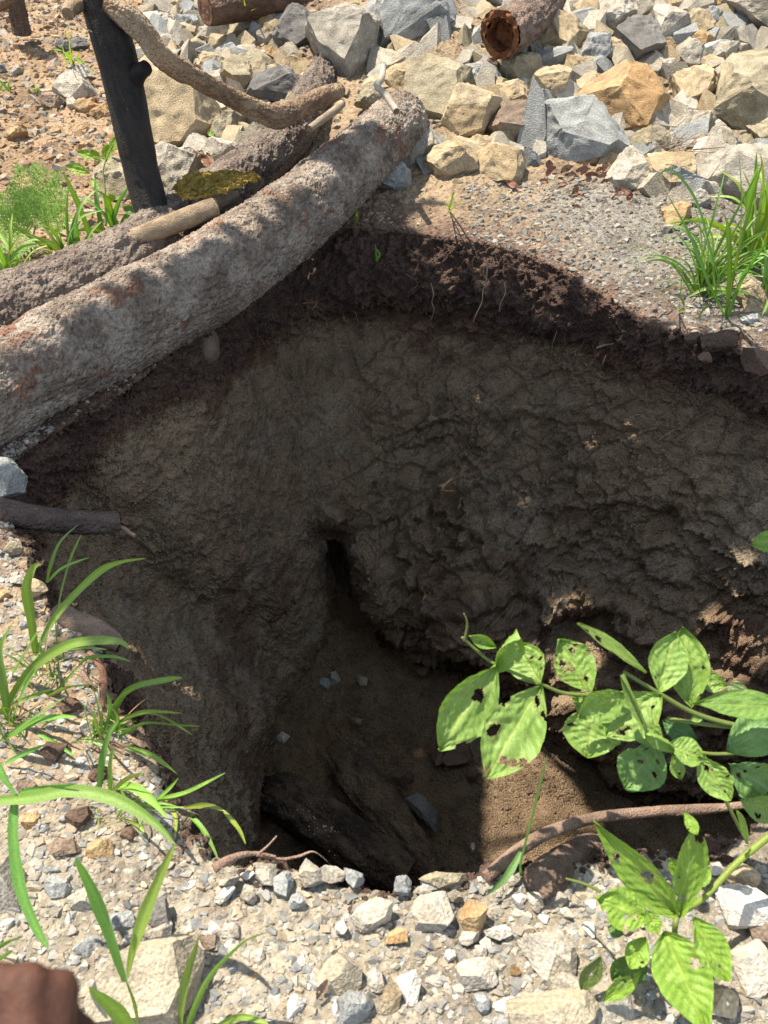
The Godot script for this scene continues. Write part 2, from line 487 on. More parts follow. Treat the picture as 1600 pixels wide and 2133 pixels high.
# a stone whose outline (in metres, in a plane leaning back 45 degrees) is known
func outlined_stone(outline: PackedVector2Array, thick: float, colour: String, level: int, s: int) -> ArrayMesh:
	rng.seed = 1000 + s
	var faces := []
	for i in outline.size():
		var a := outline[i]
		var b := outline[(i + 1) % outline.size()]
		var e := (b - a).normalized()
		var n := Vector2(-e.y, e.x)
		if n.dot(a) < 0.0: n = -n
		var tilt := rng.randf_range(-0.30, 0.25)
		var n3 := Vector3(n.x, n.y, tilt).normalized()
		faces.append([n3, maxf(n.dot(a) * n3.slide(Vector3.BACK).length(), 0.004), rng.randf()])
	var reach := 0.0
	for p in outline: reach = maxf(reach, p.length())
	# front: one broad face, a top face and one or two corner faces
	var f := [Vector3(rng.randf_range(-0.35, 0.35), rng.randf_range(-0.30, 0.35), 1.0), Vector3(rng.randf_range(-0.3, 0.3), rng.randf_range(0.5, 1.0), 0.75), Vector3(rng.randf_range(0.5, 1.0) * (1 if rng.randf() > 0.5 else -1), rng.randf_range(-0.2, 0.4), 0.8)]
	for k in f.size():
		faces.append([f[k].normalized(), thick * [0.5, 0.52, 0.60][k] * rng.randf_range(0.85, 1.12) + reach * [0.0, 0.10, 0.14][k], rng.randf()])
	faces.append([Vector3(rng.randf_range(-0.2, 0.2), -0.3, -1.0).normalized(), thick * 0.55, rng.randf()])
	for k in 7:
		var n := Vector3(rng.randfn(), rng.randfn() + 0.15, 0.55 + absf(rng.randfn()) * 0.5).normalized()
		var far := 1e9
		for g in faces:
			var x: float = g[0].dot(n) / g[1]
			if x > 0.0: far = minf(far, 1.0 / x)
		faces.append([n, far * rng.randf_range(0.93, 0.995), rng.randf()])
	return stone_mesh(faces, STONE[colour], [2, 3, 4, 5, 9][level], thick * 0.03 + 0.003, s)

# a loose stone of about unit diameter
func pebble_mesh(colour: String, steps: int, s: int, cuts := 9) -> ArrayMesh:
	rng.seed = 5000 + s
	var faces := []
	for k in cuts:
		faces.append([Vector3(rng.randfn(), rng.randfn(), rng.randfn()).normalized(), rng.randf_range(0.36, 0.50), rng.randf()])
	for n in [Vector3.RIGHT, Vector3.LEFT, Vector3.UP, Vector3.DOWN, Vector3.BACK, Vector3.FORWARD]:
		faces.append([(n + 0.25 * Vector3(rng.randfn(), rng.randfn(), rng.randfn())).normalized(), rng.randf_range(0.42, 0.52), rng.randf()])
	return stone_mesh(faces, STONE[colour], steps, 0.03, s)

func stone_mat(colour: String) -> StandardMaterial3D:
	var m := matter("stone_" + colour.to_lower() + ("_pale" if colour == "W" else ""), 7.0, 0.35, 70 + colour.unicode_at(0), true, 0.85, 0.66)
	return m

var ROCKS: Array = [
	["large blue grey slab at the top, above the tall olive rock", "b", Vector3(0.137, 0.402, -4.642), [-0.272, 0.182, 0.194, 0.182, 0.304, -0.054, 0.235, -0.137, 0.069, -0.165, -0.02, -0.234, -0.098, -0.22, -0.167, -0.193, -0.25, -0.012], 0.234, 4],
	["tall olive brown rock standing upright beside the log end", "v", Vector3(0.245, 0.249, -4.023), [0.044, 0.221, 0.171, 0.162, 0.179, 0.101, 0.146, -0.021, 0.077, -0.186, 0.031, -0.217, -0.167, -0.204, -0.142, 0.03, -0.101, 0.183], 0.195, 4],
	["small tan wedge between the log end and the tall olive rock", "t", Vector3(0.068, 0.233, -4.098), [-0.063, 0.071, 0.048, 0.079, 0.056, -0.079, 0.03, -0.105, -0.019, -0.066, -0.071, -0.001], 0.095, 4],
	["blue white stone lying right of the tall olive rock", "b", Vector3(0.456, 0.234, -4.126), [-0.115, 0.039, -0.094, 0.073, 0.005, 0.078, 0.114, 0, 0.109, -0.08, -0.055, -0.057, -0.102, -0.013], 0.119, 4],
	["chunky golden tan rock in front of the blue white stone", "t", Vector3(0.39, 0.178, -3.81), [-0.065, 0.12, 0.021, 0.128, 0.095, 0.113, 0.152, 0.064, 0.076, -0.08, 0.058, -0.112, -0.09, -0.142, -0.135, -0.048, -0.098, 0.044], 0.202, 4],
	["dull grey brown boulder under the two stacked tan slabs", "n", Vector3(0.616, 0.158, -3.769), [-0.112, 0.059, 0.048, 0.104, 0.135, 0.089, 0.103, -0.081, -0.062, -0.106, -0.154, -0.019], 0.157, 4],
	["thin tan slabs stacked on the grey brown boulder", "t", Vector3(0.62, 0.201, -3.997), [-0.081, 0.043, -0.035, 0.063, 0.103, 0.032, 0.103, -0.021, -0.055, -0.07, -0.081, -0.054], 0.112, 4],
	["pale tan block left of the heart shaped ochre boulder", "t", Vector3(0.797, 0.226, -4.067), [-0.107, 0.005, -0.03, 0.07, 0.066, 0.095, 0.104, 0.057, 0.073, -0.039, -0.017, -0.103, -0.094, -0.054], 0.149, 4],
	["olive grey faceted rock below the hollow log", "v", Vector3(0.672, 0.253, -4.191), [-0.11, -0.001, -0.078, 0.08, 0.079, 0.073, 0.105, -0.019, 0.053, -0.09, -0.052, -0.077], 0.128, 4],
	["small brown stone just under the hollow log's broken end", "n", Vector3(0.508, 0.255, -4.246), [-0.073, 0.02, 0.014, 0.052, 0.067, -0.007, 0.041, -0.047, -0.039, -0.033], 0.083, 4],
	["long pale grey rock at the foot of the pile by the log", "g", Vector3(0.143, 0.122, -3.59), [-0.132, 0.07, 0.007, 0.098, 0.132, 0.07, 0.168, 0.01, 0.091, -0.057, -0.041, -0.117, -0.084, -0.11, -0.124, -0.05], 0.141, 4],
	["angular tan rock at the foot of the pile", "t", Vector3(0.301, 0.092, -3.481), [-0.132, -0.01, -0.073, 0.067, -0.007, 0.091, 0.115, 0.044, 0.115, -0.05, -0.019, -0.086, -0.085, -0.062], 0.132, 4],
	["flat tan slab behind the two front tan rocks", "t", Vector3(0.434, 0.11, -3.625), [-0.135, 0.003, -0.039, 0.046, 0.106, 0.027, 0.101, -0.026, -0.007, -0.05], 0.091, 4],
	["oblong tan block lying lowest in the pile", "t", Vector3(0.511, 0.085, -3.44), [-0.122, 0.085, -0.007, 0.09, 0.117, 0.027, 0.152, -0.055, 0.117, -0.083, -0.105, -0.062, -0.124, -0.024], 0.130, 4],
	["pale corner of stone behind the oblong tan block", "w", Vector3(0.583, 0.093, -3.565), [-0.055, 0.004, 0.041, 0.047, 0.036, -0.025, -0.031, -0.037], 0.063, 3],
	["small blue grey stone in front of the log's far end", "b", Vector3(0.026, 0.067, -3.37), [-0.104, -0.007, -0.03, 0.062, 0.017, 0.067, 0.091, 0.009, 0.086, -0.026, 0.021, -0.065, -0.053, -0.044], 0.099, 4],
	["large pale blue grey rock with dark front below the ochre boulder", "b", Vector3(0.88, 0.149, -3.66), [-0.165, 0.135, -0.025, 0.208, 0.033, 0.183, 0.137, 0.039, 0.233, -0.034, 0.209, -0.13, -0.153, -0.159, -0.172, 0.015], 0.241, 4],
	["narrow tan sliver left of the large blue grey rock", "t", Vector3(0.721, 0.131, -3.658), [-0.013, 0.11, 0.02, 0.129, 0.03, -0.096, -0.038, -0.094], 0.057, 4],
	["orange tan slab lying at the foot of the large blue grey rock", "o", Vector3(0.921, 0.096, -3.53), [-0.121, 0.037, 0.014, 0.047, 0.133, 0.006, 0.09, -0.048, -0.105, -0.029], 0.053, 4],
	["broad golden tan boulder right of the hollow log", "t", Vector3(0.908, 0.334, -4.489), [-0.143, 0.091, -0.075, 0.124, 0.075, 0.069, 0.171, 0.031, 0.144, -0.073, 0.089, -0.119, -0.148, -0.059], 0.159, 4],
	["small tan wedge under the broad golden boulder", "t", Vector3(0.824, 0.275, -4.332), [-0.065, 0.039, -0.011, 0.047, 0.091, -0.001, 0.016, -0.047, -0.051, -0.034], 0.079, 4],
	["tan stone squeezed below the broad golden boulder", "t", Vector3(0.931, 0.261, -4.249), [-0.05, 0.044, 0.022, 0.052, 0.062, -0.009, -0.005, -0.067, -0.047, -0.014], 0.094, 3],
	["white topped boulder at the top of the pile", "w", Vector3(1.213, 0.387, -4.702), [-0.094, 0.074, 0.088, 0.088, 0.108, -0.024, -0.024, -0.117, -0.072, -0.08, -0.1, 0.018], 0.173, 4],
	["grey rock touching the white topped boulder's right side", "g", Vector3(1.365, 0.393, -4.779), [-0.064, 0.045, 0.07, 0.045, 0.07, -0.012, -0.044, -0.074], 0.101, 3],
	["small pale topped stone left of the white topped boulder", "w", Vector3(1.096, 0.352, -4.63), [-0.074, -0.005, -0.013, 0.056, 0.057, 0.051, 0.057, -0.039, -0.041, -0.056], 0.094, 3],
	["slender blue grey rock with a white face", "b", Vector3(1.052, 0.297, -4.364), [-0.087, -0.044, -0.009, 0.106, 0.055, 0.09, 0.069, -0.039, 0.018, -0.09, -0.063, -0.076], 0.117, 4],
	["dark grey upright block above the heart shaped boulder", "k", Vector3(1.276, 0.33, -4.436), [-0.144, 0.009, -0.008, 0.125, 0.073, 0.163, 0.105, 0.058, 0.086, -0.105, -0.022, -0.148, -0.076, -0.105], 0.187, 4],
	["tan wedge left of the dark upright block", "t", Vector3(1.162, 0.289, -4.368), [-0.055, 0.05, -0.023, 0.075, 0.05, 0.01, 0.063, -0.063, -0.042, -0.041], 0.100, 4],
	["pale buff block right of the dark upright block", "w", Vector3(1.457, 0.361, -4.592), [-0.082, 0.076, 0.021, 0.115, 0.076, 0.06, 0.104, -0.001, 0.034, -0.084, -0.013, -0.123, -0.063, -0.112], 0.139, 4],
	["triangular tan stone high on the pile", "t", Vector3(1.606, 0.347, -4.589), [-0.093, -0.048, -0.052, 0.06, 0.031, 0.079, 0.106, -0.01, -0.01, -0.076], 0.116, 4],
	["small blue speckled stone near the upper right corner", "b", Vector3(1.722, 0.363, -4.678), [-0.06, 0.005, -0.027, 0.056, 0.063, 0.022, 0.03, -0.048, -0.013, -0.057], 0.095, 3],
	["thin whitish slab at the top edge of the pile", "w", Vector3(1.649, 0.392, -4.814), [-0.115, 0.018, 0.048, 0.029, 0.082, -0.019, 0.013, -0.037], 0.056, 4],
	["pale orange stone at the top edge near the grey boulder", "o", Vector3(1.773, 0.403, -4.83), [-0.067, 0.042, 0.042, 0.042, 0.053, -0.024, -0.01, -0.064], 0.089, 3],
	["big grey boulder filling the upper right corner", "g", Vector3(1.96, 0.406, -4.67), [-0.219, 0.024, -0.178, 0.141, 0.143, 0.141, 0.143, -0.221, 0.031, -0.185, -0.075, -0.074], 0.237, 4],
	["heart shaped ochre boulder in the middle of the pile", "o", Vector3(1.159, 0.229, -3.898), [-0.252, 0.025, -0.182, 0.149, -0.077, 0.149, 0.072, 0.182, 0.172, 0.132, 0.222, 0, 0.214, -0.08, 0.179, -0.145, 0.06, -0.187, -0.065, -0.167, -0.164, -0.1, -0.239, -0.02], 0.156, 4],
	["grey and tan block right of the heart shaped boulder", "t", Vector3(1.487, 0.222, -4.052), [-0.118, 0.049, -0.033, 0.079, 0.113, 0.087, 0.108, -0.01, 0.082, -0.067, -0.085, -0.103, -0.103, -0.023], 0.143, 4],
	["small white topped stone behind the heart shaped boulder", "w", Vector3(1.404, 0.254, -4.232), [-0.079, 0.032, 0.014, 0.045, 0.064, -0.021, 0.014, -0.058, -0.026, -0.019], 0.077, 4],
	["pale grey triangular stone below the dark upright block", "w", Vector3(1.4, 0.271, -4.335), [-0.064, -0.016, -0.005, 0.043, 0.048, 0.002, 0.048, -0.03], 0.061, 3],
	["pale grey cleft block below the triangular tan stone", "g", Vector3(1.527, 0.279, -4.325), [-0.1, -0.004, -0.038, 0.095, 0.016, 0.068, 0.115, -0.023, 0.056, -0.069, -0.019, -0.069, -0.078, -0.031], 0.122, 4],
	["small ochre stone under the triangular tan stone", "o", Vector3(1.616, 0.313, -4.489), [-0.056, -0.01, -0.001, 0.053, 0.065, -0.01, -0.023, -0.043], 0.081, 3],
	["flat orange red stone beside the dark upright block", "o", Vector3(1.417, 0.292, -4.408), [-0.055, 0.015, 0.059, 0.034, 0.046, -0.012, -0.041, -0.039], 0.062, 3],
	["grey stone against the huge right boulder's left shoulder", "g", Vector3(1.692, 0.283, -4.32), [-0.078, -0.026, -0.033, 0.06, 0.114, 0.06, 0.042, -0.005, 0.015, -0.066, -0.038, -0.085], 0.108, 4],
	["huge olive boulder at the right edge of the pile", "v", Vector3(1.755, 0.235, -3.932), [-0.187, 0.104, -0.175, 0.167, 0.038, 0.26, 0.188, 0.26, 0.188, -0.247, -0.05, -0.239, -0.137, -0.189, -0.263, -0.084, -0.217, 0.067], 0.254, 4],
	["flat rock with a white top below the grey and tan block", "w", Vector3(1.418, 0.15, -3.764), [-0.146, -0.008, -0.06, 0.034, 0.081, 0.078, 0.167, 0.034, 0.051, -0.033, -0.047, -0.082, -0.121, -0.057], 0.105, 4],
	["tan olive rock below the heart shaped boulder's right side", "v", Vector3(1.222, 0.114, -3.634), [-0.128, 0.013, -0.087, 0.05, 0.034, 0.067, 0.107, 0.018, 0.123, -0.025, 0.082, -0.059, -0.014, -0.059, -0.118, -0.023], 0.094, 4],
	["slanting grey slab below the huge right boulder", "g", Vector3(1.528, 0.118, -3.624), [-0.139, -0.052, -0.055, 0.066, 0.121, 0.059, 0.138, 0.001, 0.085, -0.035, -0.108, -0.079], 0.095, 4],
	["brown rock behind the dry twigs", "n", Vector3(1.416, 0.114, -3.635), [-0.091, -0.053, 0.023, 0.071, 0.081, 0.054, 0.001, -0.06], 0.086, 4],
	["white speckled rock at the pile's foot beside the dry leaves", "w", Vector3(1.054, 0.08, -3.384), [-0.112, -0.013, 0.004, 0.109, 0.068, 0.102, 0.096, 0.005, 0.085, -0.053, -0.024, -0.099, -0.082, -0.087], 0.137, 4],
	["pale tan block right of the white speckled rock", "t", Vector3(1.24, 0.083, -3.386), [-0.129, 0.04, -0.071, 0.075, 0.114, 0.086, 0.146, 0.052, 0.118, -0.018, 0.044, -0.08, -0.083, -0.108, -0.117, -0.041], 0.127, 4],
	["large grey rock behind the grass clump", "g", Vector3(1.525, 0.091, -3.291), [-0.216, -0.018, -0.177, 0.091, -0.125, 0.136, 0.044, 0.156, 0.191, 0.107, 0.191, -0.119, -0.08, -0.158, -0.182, -0.09], 0.177, 4],
	["olive stone wedged under the huge boulder at the right edge", "v", Vector3(1.78, 0.133, -3.7), [-0.143, 0.057, 0.106, 0.067, 0.106, -0.073, -0.065, -0.068, -0.106, -0.012], 0.104, 4],
	["small dark blue stone below the pale tan block", "b", Vector3(1.308, 0.049, -3.29), [-0.051, 0.003, 0.006, 0.042, 0.045, 0.026, 0.038, -0.02, -0.028, -0.043], 0.071, 3],
	["small brown stone above the orange brown stone by the grass", "n", Vector3(1.226, 0.041, -3.232), [-0.057, -0.013, 0.008, 0.048, 0.046, 0.021, 0.035, -0.029, -0.042, -0.034], 0.069, 3],
	["orange brown stone left of the grass clump", "o", Vector3(1.181, 0.038, -3.066), [-0.06, 0.021, 0.038, 0.058, 0.068, 0.003, 0.027, -0.038, -0.05, -0.056], 0.085, 4],
	["light grey pointed stone behind the grass", "g", Vector3(1.308, 0.04, -3.193), [-0.06, -0.003, 0.012, 0.053, 0.055, -0.021, -0.01, -0.041], 0.079, 4],
	["split tan and white stone at the foot of the grass", "t", Vector3(1.277, 0.027, -2.422), [-0.06, 0.036, -0.009, 0.068, 0.065, 0.002, 0.047, -0.048, -0.032, -0.057], 0.094, 4],
	["little grey stone below the orange brown stone", "g", Vector3(1.105, 0.022, -2.957), [-0.028, 0.02, 0.034, 0.016, 0.012, -0.026, -0.024, -0.016], 0.040, 3],
	["blue stone at the right edge below the grass", "b", Vector3(1.238, 0.011, -2.307), [-0.034, 0.011, 0.025, 0.02, 0.034, -0.011, -0.025, -0.02], 0.034, 3],
	["flat white stone near the right rim", "w", Vector3(1.163, 0.011, -2.237), [-0.032, 0.007, 0.025, 0.014, 0.032, -0.004, -0.02, -0.016], 0.020, 3],
	["white stone at the base of the tall grass stems", "w", Vector3(1.195, 0.014, -2.465), [-0.026, 0.009, 0.015, 0.023, 0.025, -0.01, -0.013, -0.023], 0.038, 3],
	["big tan grey boulder balanced on its point above the branch", "g", Vector3(-0.197, 0.326, -4.406), [-0.197, 0.072, -0.17, 0.147, -0.116, 0.188, -0.016, 0.185, 0.18, 0.134, 0.194, 0.045, 0.151, -0.031, 0.14, -0.09, 0.011, -0.273, -0.022, -0.268, -0.084, -0.149, -0.156, -0.014], 0.256, 4],
	["dark grey boulder left of the balanced boulder", "k", Vector3(-0.456, 0.309, -4.74), [-0.14, -0.039, -0.034, 0.124, 0.052, 0.158, 0.109, 0.115, 0.086, -0.005, 0.1, -0.097, -0.006, -0.148, -0.112, -0.082], 0.187, 4],
	["grey wedge shaped rock behind the bent branch", "k", Vector3(-0.514, 0.181, -4.136), [-0.188, 0.018, 0.062, 0.103, 0.16, -0.008, 0.049, -0.095, -0.083, -0.068], 0.148, 4],
	["olive boulder above the bent branch's middle", "v", Vector3(-0.742, 0.184, -4.383), [-0.11, 0.014, -0.022, 0.088, 0.061, 0.047, 0.094, -0.028, 0.02, -0.097], 0.156, 4],
	["tan boulder left of the olive boulder above the branch", "t", Vector3(-0.912, 0.169, -4.596), [-0.087, -0.003, -0.033, 0.06, 0.09, 0.029, 0.053, -0.046, -0.038, -0.057], 0.099, 4],
	["small stone half blue half white behind the branch", "b", Vector3(-0.839, 0.194, -4.719), [-0.071, 0.004, 0.014, 0.048, 0.063, -0.011, -0.001, -0.045], 0.079, 3],
	["flat grey stone in the rubble behind the post", "g", Vector3(-1.004, 0.197, -5.021), [-0.114, 0, 0.023, 0.058, 0.137, 0, 0.023, -0.037, -0.093, -0.049], 0.080, 4],
	["tan wedge below the cut log at the top", "t", Vector3(-0.889, 0.235, -5.091), [-0.05, -0.027, -0.029, 0.066, 0.079, -0.039], 0.088, 3],
	["whitish triangular stone below the cut log at the top", "w", Vector3(-0.735, 0.246, -5.066), [-0.115, -0.042, -0.018, 0.04, 0.086, 0.053, 0.053, -0.036], 0.071, 4],
	["tan stone left of the dark grey boulder", "t", Vector3(-0.608, 0.267, -4.854), [-0.069, -0.049, -0.025, 0.03, 0.055, 0.086, 0.025, -0.055], 0.104, 3],
	["small olive stone above the olive boulder", "v", Vector3(-0.7, 0.197, -4.555), [-0.08, 0.005, -0.046, 0.044, 0.053, 0.025, 0.068, -0.038, 0.005, -0.043], 0.074, 4],
	["small white stone in the rubble above the grey wedge", "w", Vector3(-0.651, 0.207, -4.573), [-0.064, 0.013, 0.035, 0.039, 0.049, -0.015, -0.008, -0.043], 0.069, 3],
	["small ochre stone below the dark grey boulder", "o", Vector3(-0.599, 0.226, -4.61), [-0.06, 0.006, -0.026, 0.049, 0.065, -0.022, 0.031, -0.042], 0.077, 3],
	["mottled pebble between the olive boulder and the grey wedge", "b", Vector3(-0.6, 0.184, -4.379), [-0.071, -0.018, 0.012, 0.043, 0.064, 0.002, -0.002, -0.034], 0.065, 4],
	["flat tan stone below the dark grey boulder", "t", Vector3(-0.464, 0.209, -4.43), [-0.108, -0.038, -0.033, 0.042, 0.075, 0.042, 0.075, -0.033], 0.060, 4],
	["small grey stone resting on the log beside the white stick", "v", Vector3(-0.068, 0.235, -3.892), [-0.068, -0.035, 0.007, 0.094, 0.064, -0.023, -0.003, -0.065], 0.099, 4],
	["tan olive stone right of the large tan boulder", "v", Vector3(-0.728, 0.108, -3.857), [-0.084, -0.046, -0.008, 0.086, 0.086, 0.091, 0.028, -0.076, -0.071, -0.089], 0.127, 4],
	["pinkish white stone beside the back log", "w", Vector3(-0.74, 0.075, -3.625), [-0.088, 0.002, -0.022, 0.056, 0.092, 0.039, 0.044, -0.039, -0.022, -0.071], 0.095, 4],
	["large rounded tan boulder with a rusty stain right of the post", "t", Vector3(-1.014, 0.153, -3.983), [-0.18, 0.189, -0.118, 0.271, -0.021, 0.266, 0.108, 0.125, 0.242, -0.012, 0.216, -0.133, 0.144, -0.21, 0.005, -0.233, -0.124, -0.202, -0.193, -0.017], 0.285, 4],
	["grey rock right of the post under the tan boulder", "g", Vector3(-0.886, 0.076, -3.352), [-0.134, 0.086, -0.019, 0.128, 0.165, 0.04, 0.073, -0.04, 0.046, -0.155, -0.053, -0.132], 0.186, 4],
	["flat cream stone below the tan boulder", "w", Vector3(-0.9, 0.058, -3.653), [-0.109, 0.01, 0.07, 0.032, 0.06, -0.027, -0.011, -0.031], 0.048, 4],
	["pale granite chip right of the post", "w", Vector3(-0.902, 0.042, -3.401), [-0.047, 0.018, -0.007, 0.056, 0.049, -0.024, 0.004, -0.052], 0.081, 3],
	["grey brown rock just left of the post", "v", Vector3(-1.16, 0.054, -3.344), [-0.096, 0.069, -0.004, 0.113, 0.059, 0.097, 0.1, -0.103, -0.05, -0.092, -0.084, -0.046], 0.129, 4],
	["white granite stone on the orange gravel", "w", Vector3(-1.584, 0.132, -4.322), [-0.127, -0.002, -0.02, 0.086, 0.057, 0.051, 0.123, -0.015, 0.016, -0.084, -0.039, -0.056], 0.128, 4],
	["brown stone in front of the white granite stone", "n", Vector3(-1.658, 0.107, -4.194), [-0.063, 0.007, -0.004, 0.053, 0.069, 0.007, 0.023, -0.047, -0.044, -0.033], 0.084, 4],
	["rusty orange stone right of the white granite", "o", Vector3(-1.483, 0.102, -4.138), [-0.055, -0.005, -0.017, 0.048, 0.063, 0, 0.004, -0.046], 0.079, 3],
	["orange slab touching the post's left side", "o", Vector3(-1.388, 0.094, -4.06), [-0.075, 0.007, 0.025, 0.052, 0.056, -0.032, 0.004, -0.045], 0.064, 4],
	["little white pebble below the white granite stone", "w", Vector3(-1.566, 0.103, -4.184), [-0.038, 0.013, 0.003, 0.034, 0.035, -0.006, 0.003, -0.039], 0.061, 3],
	["flat orange stone on the gravel at the left edge", "o", Vector3(-1.761, 0.072, -3.864), [-0.069, -0.024, 0.013, 0.037, 0.069, 0.02, -0.018, -0.037], 0.049, 4],
	["dark stone in the gravel left of the post", "k", Vector3(-1.796, 0.173, -4.915), [-0.041, 0.015, 0.019, 0.042, 0.041, -0.025, -0.026, -0.034], 0.064, 3],
	["darkest round stone in the gravel beside the post", "k", Vector3(-1.72, 0.178, -4.957), [-0.054, 0.017, 0.034, 0.038, 0.049, -0.023, -0.033, -0.035], 0.061, 3],
	["long dark flat stone in the upper left gravel", "k", Vector3(-1.99, 0.174, -4.952), [-0.07, 0.002, 0.042, 0.027, 0.064, -0.01, -0.049, -0.022], 0.036, 3],
	["grey stone in the gravel near the left edge", "g", Vector3(-1.963, 0.14, -4.589), [-0.044, -0.008, 0.014, 0.038, 0.04, -0.008, -0.015, -0.031], 0.058, 3],
	["purple grey stone cut by the left edge", "k", Vector3(-2.056, 0.142, -4.595), [-0.034, 0.023, 0.024, 0.037, 0.041, -0.02, -0.034, -0.035], 0.061, 3],
	["pinkish white flat stone left of the post", "w", Vector3(-1.602, 0.141, -4.56), [-0.07, 0.024, 0.022, 0.041, 0.07, -0.022, -0.021, -0.042], 0.062, 4],
	["grey stone seen between post and branch", "g", Vector3(-1.29, 0.209, -5.247), [-0.074, 0.014, 0.037, 0.048, 0.065, -0.028, -0.036, -0.04], 0.075, 3],
	["blue white stone below the yellow scrap at the top", "b", Vector3(-1.145, 0.213, -5.203), [-0.084, -0.032, -0.046, 0.05, 0.057, 0.056, 0.079, -0.019, -0.005, -0.063], 0.101, 4],
	["pale green grey rock half hidden in the grass by the logs", "g", Vector3(-1.166, 0.024, -2.692), [-0.098, -0.003, -0.024, 0.055, 0.056, 0.051, 0.1, -0.009, 0.006, -0.057, -0.088, -0.033], 0.084, 4],
	["dark blue stone in the rim soil at the left edge", "b", Vector3(-1.007, 0.019, -1.508), [-0.044, 0.048, 0.013, 0.054, 0.05, 0.015, 0.05, -0.034, 0.006, -0.051, -0.044, -0.044], 0.070, 4]
]
